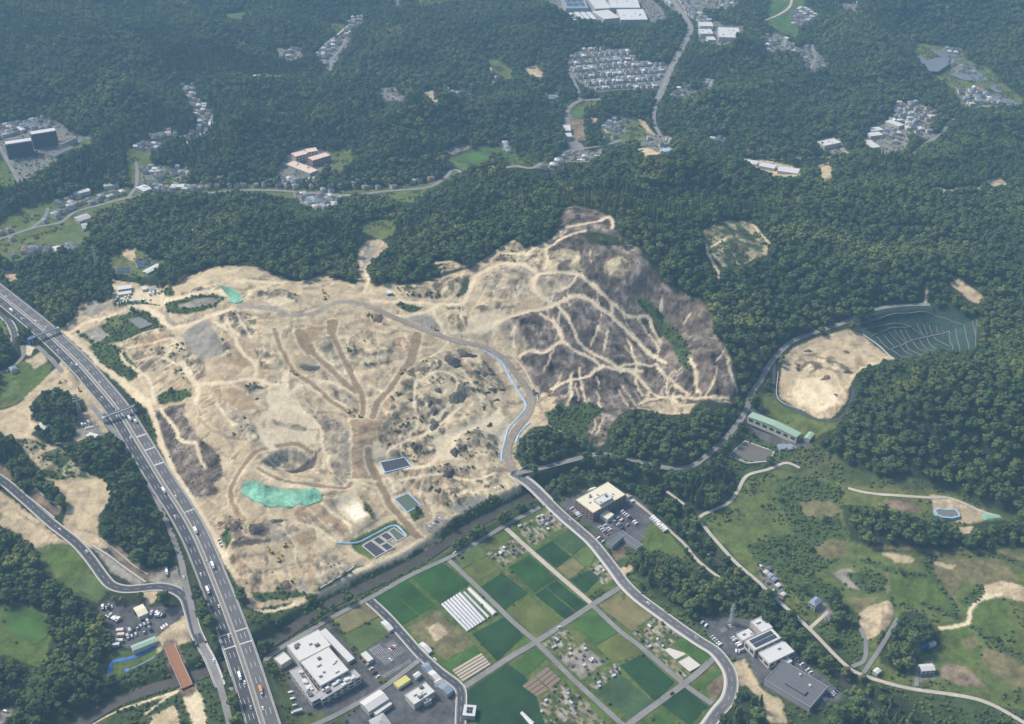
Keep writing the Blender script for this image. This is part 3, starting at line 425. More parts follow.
# wash-outs and narrow machine tracks running down the cleared slopes
rw = np.random.default_rng(5); WASH = np.zeros((NX, NY), np.float32)
def washes(classes, n_, lmin, lmax, rad, cls, seed_box):
    ids = [CID[q] for q in classes]; u0, v0, u1, v1 = seed_box; cnt = 0
    while cnt < n_:
        p = survey(np.stack([rw.uniform(u0, u1, 64), rw.uniform(v0, v1, 64)], 1))
        for x, y in p:
            if cnt >= n_: break
            if LC[int((x - X0) / CR), int((y - Y0) / CR)] not in ids: continue
            cnt += 1; L = rw.uniform(lmin, lmax); d = 0.0; ang = None; bend = rw.uniform(-.05, .05)
            while d < L:
                gxx = gz(x + 6, y) - gz(x - 6, y); gyy = gz(x, y + 6) - gz(x, y - 6); a = math.atan2(-gyy, -gxx)
                ang = a if ang is None else ang + .25 * math.atan2(math.sin(a - ang), math.cos(a - ang)) + bend + rw.normal(0, .12)
                x += 1.4 * math.cos(ang); y += 1.4 * math.sin(ang); d += 1.4
                i, j = int((x - X0) / CR), int((y - Y0) / CR)
                if not (1 < i < CNX - 2 and 1 < j < CNY - 2) or LC[i, j] in (0, 1, CID['field']): break
                if (LC[i, j] in ids or LC[i, j] == CID['dirt']) and not (LC[i, j] == CID['burned'] and x < -150):
                    LC[i, j] = CID[cls]
                    WASH[int((x - X0) / HR), int((y - Y0) / HR)] = {'dark': 1.1, 'mottled_grey': 1.0, 'dirt_brown': 1.0}.get(cls, .5)
                    if rad > 1: LC[i + 1, j] = CID[cls]
                    if rad > 2: LC[i, j + 1] = CID[cls]
washes(['burned', 'mottled_grey'], 45, 15, 60, 1, 'track', (500, 210, 740, 420))
washes(['burned'], 5, 40, 100, 2, 'track', (500, 210, 740, 420))
washes(['burned'], 220, 8, 30, 1, 'dark', (500, 210, 740, 420))
washes(['mottled', 'mottled_grey', 'dirt'], 90, 15, 60, 1, 'mottled_grey', (120, 270, 520, 600))
washes(['mottled', 'mottled_grey', 'dirt', 'dirt_brown'], 110, 15, 70, 1, 'dirt_light', (120, 270, 520, 600))
washes(['dirt', 'mottled'], 110, 8, 34, 3, 'dirt_brown', (120, 270, 520, 600))
washes(['dirt', 'mottled'], 70, 6, 18, 1, 'dark', (120, 270, 520, 600))
# rough ground where the earth was moved
amp = np.zeros(len(CLS), np.float32)
for n_, a_ in dict(burned=5.0, mottled=5.0, mottled_grey=4.0, mottled_green=4.0, dirt=1.6, dirt_brown=2.0, dirt_light=0.8, soil=1.0, scrub=1.0, meadow=0.8, forest=3.0, dark=2.0, gravel=0.7).items():
    amp[CID[n_]] = a_
A_ = amp[land(GX, GY)]
for it in range(3):
    A_[1:-1, 1:-1] = (A_[1:-1, 1:-1] * 2 + A_[2:, 1:-1] + A_[:-2, 1:-1] + A_[1:-1, 2:] + A_[1:-1, :-2]) / 6
rough = .8 * (0.5 - abs(2 * fbm(GX, GY, 26, 3, 25) - 1)) + 1.3 * (fbm(GX, GY, 34, 3, 21) - 0.5) + 0.9 * (0.5 - abs(2 * fbm(GX + 9 * vnoise(GX / 30, GY / 30, 3), GY, 60, 3, 31) - 1))
HM += (A_ * rough).astype(np.float32)
# benches cut into the graded slopes
bm_ = np.isin(land(GX, GY), [CID[q] for q in ('dirt', 'mottled', 'dirt_brown', 'mottled_grey', 'dirt_light')]) * sstep(.46, .56, fbm(GX, GY, 80, 2, 99)) * .6
for it in range(2): bm_[1:-1, 1:-1] = (bm_[1:-1, 1:-1] * 2 + bm_[2:, 1:-1] + bm_[:-2, 1:-1] + bm_[1:-1, 2:] + bm_[1:-1, :-2]) / 6
zb = (HM + 2.0 * fbm(GX, GY, 50, 2, 44)) / 4.5; stp = np.floor(zb) + sstep(.3, .7, zb - np.floor(zb))
HM = (HM + (stp - zb) * 4.5 * bm_).astype(np.float32)
HM[:] -= WASH
# pit and lined basin dug into the ground
def dig(poly, depth, soft):
    p = survey(poly)
    r = poly_mask(p, X0, Y0, HR, NX, NY)
    i0, i1, j0, j1, m = r
    f = m.astype(np.float32)
    d = np.zeros_like(f)
    cur = m.copy()
    for k in range(int(soft / HR)):
        d += cur
        c2 = cur.copy(); c2[1:-1, 1:-1] = cur[1:-1, 1:-1] & cur[2:, 1:-1] & cur[:-2, 1:-1] & cur[1:-1, 2:] & cur[1:-1, :-2]
        c2[0, :] = c2[-1, :] = False; c2[:, 0] = c2[:, -1] = False
        cur = c2
    HM[i0:i1 + 1, j0:j1 + 1] -= depth * np.minimum(1, d * HR / soft)
def level_pad(poly, soft=7.0, drop=0.0):
    p = survey(poly); c = p.mean(0); zt = float(np.mean(ground(p[:, 0], p[:, 1]))) - drop
    r = max(np.linalg.norm(p - c, axis=1)) + soft
    i0, i1 = int((c[0] - r - X0) / HR), int((c[0] + r - X0) / HR) + 1; j0, j1 = int((c[1] - r - Y0) / HR), int((c[1] + r - Y0) / HR) + 1
    xs, ys = gx[i0:i1 + 1][:, None], gy[j0:j1 + 1][None, :]
    q = c + (p - c) * (1 + 4.0 / max(r - soft, 1)); w_ = np.full((xs.shape[0], ys.shape[1]), 1e3)
    m = poly_mask(q, gx[i0], gy[j0], HR, xs.shape[0], ys.shape[1]); ins = np.zeros_like(w_, bool)
    if m: ins[m[0]:m[1] + 1, m[2]:m[3] + 1] = m[4]
    for k in range(len(q)):
        a, b = q[k], q[(k + 1) % len(q)]; ab = b - a; t = np.clip(((xs - a[0]) * ab[0] + (ys - a[1]) * ab[1]) / (ab @ ab + 1e-9), 0, 1); w_ = np.minimum(w_, np.hypot(xs - a[0] - t * ab[0], ys - a[1] - t * ab[1]))
    w_[ins] = 0; f = sstep(0, soft, w_); HM[i0:i1 + 1, j0:j1 + 1] = HM[i0:i1 + 1, j0:j1 + 1] * f + zt * (1 - f)
for q in PONDS: level_pad(q)
for q in ([(115,284),(158,284),(158,302),(116,306)], [(745,416),(752,411),(812,436),(806,444)], [(565,500),(600,484),(640,500),(605,540)], [(344,507),(357,501),(367,516),(353,523)], [(132,606),(152,606),(152,616),(140,618)], [(715,614),(760,616),(800,652),(845,690),(810,712),(755,680)]): level_pad(q, 12)
dig([(262,462),(276,452),(290,448),(306,452),(318,452),(319,459),(314,467),(295,473),(280,471),(267,467)], 11, 14)
dig([(866,326),(880,313),(902,310),(929,308),(972,321),(972,350),(953,352),(921,355),(900,358)], 14, 45)
# level the road beds, then cut the river
RD = np.full((NX, NY), 1e3, np.float32); RZ = np.zeros((NX, NY), np.float32)
road_paths = []
for name, kind, width, pts in ROADS:
    s = smooth_path(survey(pts), 4.0)
    z = ground(s[:, 0], s[:, 1])
    n = {'expressway': 41, 'main_road': 25}.get(name, 13)
    zz = np.pad(z, n // 2, mode='edge'); z = np.convolve(zz, np.ones(n) / n, mode='valid')
    zz = np.pad(z, n // 2, mode='edge'); z = np.convolve(zz, np.ones(n) / n, mode='valid')
    if name == 'expressway':
        z = z + 1.2
    road_paths.append((name, kind, width, s, z))
    hw = width / 2; rr = int((hw + 16) / HR) + 2
    for k in range(len(s)):
        ci, cj = int((s[k, 0] - X0) / HR), int((s[k, 1] - Y0) / HR)
        a0, a1, b0, b1 = max(0, ci - rr), min(NX, ci + rr + 1), max(0, cj - rr), min(NY, cj + rr + 1)
        if a1 <= a0 or b1 <= b0:
            continue
        dd = np.hypot(gx[a0:a1, None] - s[k, 0], gy[None, b0:b1] - s[k, 1]) - hw
        cur = RD[a0:a1, b0:b1]; up = dd < cur
        cur[up] = dd[up]; RZ[a0:a1, b0:b1][up] = z[k]
kk = sstep(2.5, 15, RD)
HM = (HM * kk + (RZ - 0.35) * (1 - kk)).astype(np.float32)
riv = smooth_path(survey(RIVER), 3.0)
RV = np.full((NX, NY), 1e3, np.float32)
for x, y in riv:
    ci, cj = int((x - X0) / HR), int((y - Y0) / HR); rr = 9
    a0, a1, b0, b1 = max(0, ci - rr), min(NX, ci + rr + 1), max(0, cj - rr), min(NY, cj + rr + 1)
    if a1 > a0 and b1 > b0:
        RV[a0:a1, b0:b1] = np.minimum(RV[a0:a1, b0:b1], np.hypot(gx[a0:a1, None] - x, gy[None, b0:b1] - y))
RIVZ = -3.0
kv = sstep(6, 15, RV)
HM = (HM * kv + (RIVZ - 1.2) * (1 - kv)).astype(np.float32)
def road_clear(x, y):
    return bil(RD, x, y)

# ------------------------------------------------------------------ materials
MATS = {}
def mat(name, col, rough=0.8, var=0.15, scale=0.25, bump=0.0, spec=0.25, metal=0.0, var2=0.0, stripe=None):
    if name in MATS:
        return MATS[name]
    m = bpy.data.materials.new(name); m.use_nodes = True
    n, l = m.node_tree.nodes, m.node_tree.links
    b = n['Principled BSDF']
    b.inputs['Roughness'].default_value = rough; b.inputs['Metallic'].default_value = metal
    b.inputs['Specular IOR Level'].default_value = spec
    g = n.new('ShaderNodeNewGeometry')
    tx = n.new('ShaderNodeTexNoise'); tx.inputs['Scale'].default_value = scale; tx.inputs['Detail'].default_value = 6; tx.inputs['Roughness'].default_value = 0.65
    l.new(g.outputs['Position'], tx.inputs['Vector'])
    mr = n.new('ShaderNodeMapRange'); mr.inputs[1].default_value = 0.3; mr.inputs[2].default_value = 0.7; mr.inputs[3].default_value = 1 - var; mr.inputs[4].default_value = 1 + var
    l.new(tx.outputs[0], mr.inputs[0])
    val = mr.outputs[0]
    if var2:
        t2 = n.new('ShaderNodeTexNoise'); t2.inputs['Scale'].default_value = scale * 0.12; t2.inputs['Detail'].default_value = 3
        l.new(g.outputs['Position'], t2.inputs['Vector'])
        m2 = n.new('ShaderNodeMapRange'); m2.inputs[1].default_value = 0.35; m2.inputs[2].default_value = 0.65; m2.inputs[3].default_value = 1 - var2; m2.inputs[4].default_value = 1 + var2
        l.new(t2.outputs[0], m2.inputs[0])
        mm = n.new('ShaderNodeMath'); mm.operation = 'MULTIPLY'; l.new(val, mm.inputs[0]); l.new(m2.outputs[0], mm.inputs[1]); val = mm.outputs[0]
    if stripe:
        ang, period, amt = stripe
        mp = n.new('ShaderNodeMapping'); mp.inputs['Rotation'].default_value = (0, 0, ang); l.new(g.outputs['Position'], mp.inputs['Vector'])
        wv = n.new('ShaderNodeTexWave'); wv.inputs['Scale'].default_value = 0.314 / period; wv.inputs['Distortion'].default_value = 1.0; wv.inputs['Detail'].default_value = 2; l.new(mp.outputs[0], wv.inputs['Vector'])
        m3 = n.new('ShaderNodeMapRange'); m3.inputs[3].default_value = 1 - amt; m3.inputs[4].default_value = 1 + amt; l.new(wv.outputs['Fac'], m3.inputs[0])
        mm = n.new('ShaderNodeMath'); mm.operation = 'MULTIPLY'; l.new(val, mm.inputs[0]); l.new(m3.outputs[0], mm.inputs[1]); val = mm.outputs[0]
    sc = n.new('ShaderNodeVectorMath'); sc.operation = 'SCALE'; sc.inputs[0].default_value = col; l.new(val, sc.inputs['Scale'])
    l.new(sc.outputs[0], b.inputs['Base Color'])
    if bump:
        bp = n.new('ShaderNodeBump'); bp.inputs['Strength'].default_value = 0.6; bp.inputs['Distance'].default_value = bump
        l.new(tx.outputs[0], bp.inputs['Height']); l.new(bp.outputs[0], b.inputs['Normal'])
    MATS[name] = m
    return m

# ------------------------------------------------------------------ mesh helpers
class MB:
    def __init__(s):
        s.v, s.f, s.m = [], [], []
    def add(s, vs, fs, mi=0):
        o = len(s.v); s.v += [tuple(map(float, q)) for q in vs]; s.f += [tuple(o + i for i in f) for f in fs]; s.m += [mi] * len(fs)
        return s
    def box(s, c, size, ang=0.0, mi=0):
        """c = centre of the base"""
        ca, sa = math.cos(ang), math.sin(ang); hx, hy = size[0] / 2, size[1] / 2
        pts = [(c[0] + x * ca - y * sa, c[1] + x * sa + y * ca) for x, y in ((-hx, -hy), (hx, -hy), (hx, hy), (-hx, hy))]
        vs = [(x, y, c[2]) for x, y in pts] + [(x, y, c[2] + size[2]) for x, y in pts]
        return s.add(vs, [(3, 2, 1, 0), (4, 5, 6, 7), (0, 1, 5, 4), (1, 2, 6, 5), (2, 3, 7, 6), (3, 0, 4, 7)], mi)
    def prism(s, poly, z0, z1, mi=0):
        n = len(poly)
        vs = [(x, y, z0) for x, y in poly] + [(x, y, z1) for x, y in poly]
        return s.add(vs, [tuple(range(n - 1, -1, -1)), tuple(range(n, 2 * n))] + [(i, (i + 1) % n, n + (i + 1) % n, n + i) for i in range(n)], mi)
    def gable(s, c, wd, dp, h0, rise, ang=0.0, over=0.5, th=0.22, mi=0, hip=0.0):
        """ridge along local x; c = centre at ground, h0 = eaves level above c"""
        ca, sa = math.cos(ang), math.sin(ang)
        hx, hy = wd / 2 + over, dp / 2 + over
        def T(x, y, z): return (c[0] + x * ca - y * sa, c[1] + x * sa + y * ca, c[2] + z)
        r = hx - hip
        vs = [T(-hx, -hy, h0), T(hx, -hy, h0), T(hx, hy, h0), T(-hx, hy, h0), T(-hx, -hy, h0 + th), T(hx, -hy, h0 + th), T(hx, hy, h0 + th), T(-hx, hy, h0 + th), T(-r, 0, h0 + th + rise), T(r, 0, h0 + th + rise)]
        return s.add(vs, [(3, 2, 1, 0), (0, 1, 5, 4), (1, 2, 6, 5), (2, 3, 7, 6), (3, 0, 4, 7), (4, 5, 9, 8), (6, 7, 8, 9), (5, 6, 9), (7, 4, 8)], mi)
    def bar(s, a, b, r, mi=0):
        a, b = Vector(a), Vector(b); d = (b - a).normalized()
        u = d.cross(Vector((0, 0, 1)) if abs(d.z) < 0.9 else Vector((1, 0, 0))).normalized() * r; w_ = d.cross(u).normalized() * r
        vs = [a + u + w_, a - u + w_, a - u - w_, a + u - w_, b + u + w_, b - u + w_, b - u - w_, b + u - w_]
        return s.add([tuple(q) for q in vs], [(0, 1, 2, 3), (7, 6, 5, 4), (0, 4, 5, 1), (1, 5, 6, 2), (2, 6, 7, 3), (3, 7, 4, 0)], mi)
    def mesh(s, name, mats):
        me = bpy.data.meshes.new(name); me.from_pydata(s.v, [], s.f)
        for m_ in (mats if isinstance(mats, (list, tuple)) else [mats]):
            me.materials.append(m_)
        if max(s.m, default=0) > 0:
            me.polygons.foreach_set('material_index', s.m)
        return me
    def build(s, name, mats, parent=None, loc=None):
        return link(name, s.mesh(name, mats), parent, loc)
def link(name, me, parent=None, loc=None, rz=0.0):
    o = bpy.data.objects.new(name, me); COL.objects.link(o)
    if parent: o.parent = parent
    if loc is not None: o.location = loc
    if rz: o.rotation_euler = (0, 0, rz)
    return o
def tag(o, label, cat, group=None):
    o['label'] = label; o['category'] = cat
    if group: o['group'] = group
    return o
def struct(o, kind='structure'):
    o['kind'] = kind
    return o
def empty(name, loc, rz=0.0):
    o = link(name, None, None, loc, rz); o.empty_display_size = 1.0
    return o
def copy_tree(o, loc, rz):
    r = o.copy(); COL.objects.link(r); r.location = loc; r.rotation_euler = (0, 0, rz)
    for ch in o.children:
        c = ch.copy(); COL.objects.link(c); c.parent = r
    return r

# ------------------------------------------------------------------ terrain sheet
PAL = np.zeros((len(CLS), 3), np.float32)
for n_, c_ in dict(forest=(.030,.042,.018), belt=(.035,.05,.02), scrub=(.055,.085,.028), grass=(.08,.118,.028), meadow=(.092,.118,.034), dirt=(.44,.36,.232), dirt_light=(.57,.485,.335),
        dirt_brown=(.33,.245,.15), burned=(.14,.112,.088), mottled=(.41,.34,.222), mottled_green=(.25,.225,.14), gravel=(.255,.235,.195), dark=(.085,.072,.058), asphalt=(.095,.095,.10), town=(.17,.165,.15),
        track=(.61,.515,.355), track_brown=(.255,.188,.112), track_grey=(.29,.25,.20), white_pad=(.74,.67,.55), basin=(.034,.058,.046), bank=(.048,.072,.027), soil=(.19,.145,.10), allotment=(.11,.12,.055), dry_grass=(.15,.135,.066), mottled_grey=(.36,.305,.215), field=(.07,.10,.035)).items():
    PAL[CID[n_]] = c_
uu = np.concatenate([np.linspace(-800, -90, 24)[:-1], np.arange(-90, 1115, 1.22), np.linspace(1120, 1824, 24)])
vv = np.concatenate([np.arange(800, -38, -1.06), np.linspace(-40, -240, 30)])
a_ = (uu - CX) / F; b_ = (CY - vv) / F
zc_ = CAMH / (SP - b_ * CP)
TX = (a_[:, None] * zc_[None, :]); TY = np.broadcast_to(((CP + b_ * SP) * zc_)[None, :], TX.shape)
TZ = ground(TX, TY)
nu, nv = TX.shape
# colour: average a few jittered looks at the land cover so that edges are ragged but not stepped
col = np.zeros((nu, nv, 3), np.float32)
wx = 5.0 * (fbm(TX, TY, 16, 3, 41) - 0.5); wy = 5.0 * (fbm(TX, TY, 16, 3, 47) - 0.5)
f12 = fbm(TX, TY, 14, 4, 51); f40 = fbm(TX, TY, 48, 3, 57); f4 = fbm(TX, TY, 3.2, 2, 61)
scr = fbm(TX + 14 * f40, TY - 10 * f40, 9, 4, 71)
streak = fbm(TX * 0.35 + TY * 0.2, TY * 1.0 - TX * 0.5, 7, 3, 75)
darkscrub = np.array([.17, .145, .10], np.float32); greenscrub = np.array([.06, .085, .035], np.float32); paleash = np.array([.30, .26, .225], np.float32); rust = np.array([.36, .255, .16], np.float32)
bedhash = (np.floor((TX * .8 + TY * .6) / 2.2) * 12.9898 + np.floor((TY * .8 - TX * .6 + 2 * f40) / 4.6) * 78.233)
bed = np.modf(np.abs(np.sin(bedhash) * 43758.5453))[0]
for ox, oy in ((0, 0), (.8, .5), (-.7, .6), (.5, -.8), (-.6, -.6)):
    c = land(TX + wx + ox, TY + wy + oy)
    k = PAL[c].copy()
    def sel(n): return (c == CID[n])[..., None]
    t = sstep(.50, .575, scr * .78 + f40 * .22)[..., None]
    k = np.where(sel('mottled'), k * (1 - t) + (darkscrub * (1 - sstep(.5, .6, f12)[..., None] * .4)) * t, k)
    k = np.where(sel('mottled_grey'), k * (1 - t * .8) + np.array([.24, .205, .15], np.float32) * t * .8, k)
    tg = sstep(.44, .53, scr)[..., None]; k = np.where(sel('mottled_green'), k * (1 - tg) + greenscrub * tg, k)
    t3 = sstep(.52, .70, streak * .55 + scr * .45)[..., None]
    k = np.where(sel('burned'), k * (1 - t3 * .5) + paleash * t3 * .5, k)
    k = np.where(sel('burned'), k * (.62 + .76 * f12[..., None]), k)
    t4 = (sstep(.56, .72, f40) * .4)[..., None]
    dirtish = sel('dirt') | sel('dirt_light') | sel('mottled') | sel('track')
    k = np.where(dirtish, k * (1 - t4 * .5) + rust * t4 * .5, k)
    t5 = (sstep(.58, .68, scr))[..., None] * .55
    k = np.where(sel('dirt'), k * (1 - t5) + np.array([.27, .21, .15], np.float32) * t5, k)
    pal4 = np.where(bed[..., None] < .28, np.array([.24, .20, .14]), np.where(bed[..., None] < .72, np.array([.065, .095, .03]), np.where(bed[..., None] < .9, np.array([.12, .13, .055]), np.array([.33, .31, .28]))))
    k = np.where(sel('allotment'), pal4, k)
    gr = sel('meadow') | sel('grass') | sel('bank')
    t6 = (sstep(.5, .7, f40) * .4)[..., None]
    k = np.where(gr, k * (1 - t6) + np.array([.13, .125, .055], np.float32) * t6, k)
    col += k.astype(np.float32) / 5
f7 = fbm(TX, TY, 7, 3, 83); rdg = 1 - abs(2 * fbm(TX + 12 * f40, TY, 19, 4, 87) - 1)
def ctr(a, k): return np.clip((a - .5) * k, -.5, .5)
earthy = np.isin(land(TX, TY), [CID[q] for q in ('dirt', 'dirt_light', 'dirt_brown', 'mottled', 'mottled_grey', 'burned', 'soil', 'track', 'track_brown', 'track_grey', 'gravel', 'dark', 'mottled_green')])
cc = land(TX, TY); wv = np.full(len(CLS), .24, np.float32)
for q_, v_ in dict(dirt=.13, dirt_light=.08, dirt_brown=.2, track=.06, track_brown=.10, track_grey=.12, white_pad=.04, gravel=.2, mottled=.34, mottled_grey=.32, burned=.5, soil=.3, dark=.3, mottled_green=.34).items(): wv[CID[q_]] = v_
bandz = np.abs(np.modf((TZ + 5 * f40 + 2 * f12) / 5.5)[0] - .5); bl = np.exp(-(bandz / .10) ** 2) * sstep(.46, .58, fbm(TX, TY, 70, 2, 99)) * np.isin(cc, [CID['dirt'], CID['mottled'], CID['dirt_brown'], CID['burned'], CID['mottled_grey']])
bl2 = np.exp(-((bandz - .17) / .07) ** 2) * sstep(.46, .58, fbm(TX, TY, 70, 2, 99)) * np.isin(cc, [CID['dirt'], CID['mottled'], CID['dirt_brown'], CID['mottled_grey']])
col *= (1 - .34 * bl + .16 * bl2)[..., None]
W_ = wv[cc]; f2 = fbm(TX, TY, 2.2, 1, 89)
col *= (1.0 + W_ * ctr(f12, 2.4) * 1.1 + W_ * 1.2 * ctr(f7, 2.6) + (W_ * .7 + .08) * ctr(f4, 2.2) + (W_ * .5 + .08) * ctr(f2, 1.2) + np.where(earthy, W_ * .9, 0) * np.clip((rdg - .82) * 4, -.6, .6))[..., None]
quad = np.arange(nu * nv).reshape(nu, nv)
fa = np.stack([quad[:-1, :-1], quad[1:, :-1], quad[1:, 1:], quad[:-1, 1:]], -1).reshape(-1, 4)
me = bpy.data.meshes.new('ground')
me.vertices.add(nu * nv); me.vertices.foreach_set('co', np.stack([TX, TY, TZ], -1).astype(np.float32).ravel())
me.loops.add(fa.size); me.loops.foreach_set('vertex_index', fa.ravel().astype(np.int32))
me.polygons.add(len(fa)); me.polygons.foreach_set('loop_start', np.arange(0, fa.size, 4, dtype=np.int32))
me.polygons.foreach_set('use_smooth', np.ones(len(fa), bool))
me.update(calc_edges=True)
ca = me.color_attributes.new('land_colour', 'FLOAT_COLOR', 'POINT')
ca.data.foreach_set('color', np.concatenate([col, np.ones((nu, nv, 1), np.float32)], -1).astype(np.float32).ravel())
gm = bpy.data.materials.new('earth'); gm.use_nodes = True
n, l = gm.node_tree.nodes, gm.node_tree.links
bs = n['Principled BSDF']; bs.inputs['Roughness'].default_value = 0.95; bs.inputs['Specular IOR Level'].default_value = 0.08
at = n.new('ShaderNodeAttribute'); at.attribute_name = 'land_colour'
ge = n.new('ShaderNodeNewGeometry'); tx = n.new('ShaderNodeTexNoise'); tx.inputs['Scale'].default_value = 0.5; tx.inputs['Detail'].default_value = 5; tx.inputs['Roughness'].default_value = 0.7
l.new(ge.outputs['Position'], tx.inputs['Vector'])
mr = n.new('ShaderNodeMapRange'); mr.inputs[1].default_value = .3; mr.inputs[2].default_value = .7; mr.inputs[3].default_value = .78; mr.inputs[4].default_value = 1.22; l.new(tx.outputs[0], mr.inputs[0])
vm = n.new('ShaderNodeVectorMath'); vm.operation = 'SCALE'; l.new(at.outputs['Color'], vm.inputs[0]); l.new(mr.outputs[0], vm.inputs['Scale']); l.new(vm.outputs[0], bs.inputs['Base Color'])
bp = n.new('ShaderNodeBump'); bp.inputs['Strength'].default_value = .7; bp.inputs['Distance'].default_value = 1.1; l.new(tx.outputs[0], bp.inputs['Height']); l.new(bp.outputs[0], bs.inputs['Normal'])
me.materials.append(gm)
struct(link('ground', me))

# ------------------------------------------------------------------ sheets draped on the ground
def drape(name, poly, m, off=0.3, step=7.0, parent=None, kind='structure', level=None, wrinkle=0.0, px=True):
    p = survey(poly) if px else np.asarray(poly, float)
    n_ = len(p)
    r = poly_mask(p, p[:, 0].min() - 50, p[:, 1].min() - 50, step, 4000, 4000)
    pts = [Vector(q) for q in p]
    ed = [(i, (i + 1) % n_) for i in range(n_)]
    if r:
        i0, i1, j0, j1, mk = r
        for i, j in np.argwhere(mk):
            pts.append(Vector((p[:, 0].min() - 50 + (i0 + i) * step, p[:, 1].min() - 50 + (j0 + j) * step)))
    vo, eo, fo = delaunay_2d_cdt(pts, ed, [], 1, 0.01)[:3]
    q = np.array([(a.x, a.y) for a in vo])
    z = (ground(q[:, 0], q[:, 1]) + off) if level is None else np.full(len(q), level)
    if wrinkle: z = z + wrinkle * fbm(q[:, 0], q[:, 1], 5, 2, 3)
    mb = MB()
    fs = []
    for f in fo:
        a, b, c = (q[i] for i in f[:3])
        fs.append(tuple(f) if (b[0] - a[0]) * (c[1] - a[1]) - (b[1] - a[1]) * (c[0] - a[0]) > 0 else tuple(reversed(f)))
    mb.add([(q[i, 0], q[i, 1], z[i]) for i in range(len(q))], fs)
    o = mb.build(name, m, parent)
    if kind and not parent: struct(o, kind)
    return o
def normals(s):
    t = np.gradient(s, axis=0); t /= np.maximum(np.linalg.norm(t, axis=1, keepdims=True), 1e-6)
    return np.stack([-t[:, 1], t[:, 0]], 1)        # to the left of travel
def ribbon(mb, s, z, o0, o1, dz0=0.0, dz1=None, nseg=1, mi=0, thick=0.0, sel=None):
    """strip between lateral offsets o0..o1"""
    nn = normals(s); dz1 = dz0 if dz1 is None else dz1
    ks = range(len(s)) if sel is None else range(*sel)
    vs, fs, W = [], [], nseg + 1
    for k in ks:
        for j in range(W):
            f = j / nseg; o = o0 + (o1 - o0) * f
            vs.append((s[k, 0] + nn[k, 0] * o, s[k, 1] + nn[k, 1] * o, z[k] + dz0 + (dz1 - dz0) * f))
    nk = len(list(ks))
    for k in range(nk - 1):
        for j in range(nseg):
            a = k * W + j
            fs.append((a, a + W, a + W + 1, a + 1) if o1 < o0 else (a + 1, a + W + 1, a + W, a))
    fs = [tuple(reversed(f)) for f in fs] if o1 < o0 else [tuple(reversed(f)) for f in fs]
    mb.add(vs, fs, mi)
    return mb
def wall_strip(mb, s, z, off, wid, z0, z1, mi=0, sel=None):
    """solid low wall that follows a path"""
    nn = normals(s); ks = list(range(len(s)) if sel is None else range(*sel))
    vs, fs = [], []
    for k in ks:
        for o, h in ((off - wid / 2, z0), (off + wid / 2, z0), (off + wid / 2, z1), (off - wid / 2, z1)):
            vs.append((s[k, 0] + nn[k, 0] * o, s[k, 1] + nn[k, 1] * o, z[k] + h))
    for k in range(len(ks) - 1):
        for j in range(4):
            fs.append((k * 4 + j, k * 4 + (j + 1) % 4, k * 4 + 4 + (j + 1) % 4, k * 4 + 4 + j))
    fs += [(3, 2, 1, 0), tuple(len(vs) - 4 + i for i in range(4))]
    mb.add(vs, fs, mi)
    return mb
def dashes(mb, s, z, off, wid, on, gap, dz, mi=0):
    L = np.concatenate([[0], np.cumsum(np.linalg.norm(np.diff(s, axis=0), axis=1))]); nn = normals(s)
    d = 0.0
    while d + on < L[-1]:
        q = []
        for dd in (d, d + on):
            x, y, zz = np.interp(dd, L, s[:, 0]), np.interp(dd, L, s[:, 1]), np.interp(dd, L, z); nx_, ny_ = np.interp(dd, L, nn[:, 0]), np.interp(dd, L, nn[:, 1])
            q += [(x + nx_ * (off - wid / 2), y + ny_ * (off - wid / 2), zz + dz), (x + nx_ * (off + wid / 2), y + ny_ * (off + wid / 2), zz + dz)]
        mb.add(q, [(0, 2, 3, 1)], mi)
        d += on + gap
    return mb
M_new = mat('asphalt_new', (.058, .060, .068), .85, .12, .5, var2=.1)
M_mid = mat('asphalt_worn', (.115, .113, .118), .9, .12, .5, var2=.12)
M_old = mat('asphalt_old', (.20, .195, .19), .9, .14, .4, var2=.12)
M_pale = mat('concrete_path', (.40, .365, .31), .9, .14, .4, var2=.1)
M_haul = mat('haul_surface', (.25, .215, .175), .95, .2, .3, var2=.15)
M_conc = mat('concrete', (.43, .42, .40), .9, .12, .6)
M_paint = mat('road_paint', (.72, .72, .70), .7, .08, 2.0)
M_kerb = mat('kerb_concrete', (.50, .48, .45), .9, .12, .8)
M_median = mat('median_fill', (.21, .19, .165), .95, .25, .3)
M_steel = mat('galvanised_steel', (.42, .44, .46), .5, .08, 1.0, metal=.4)
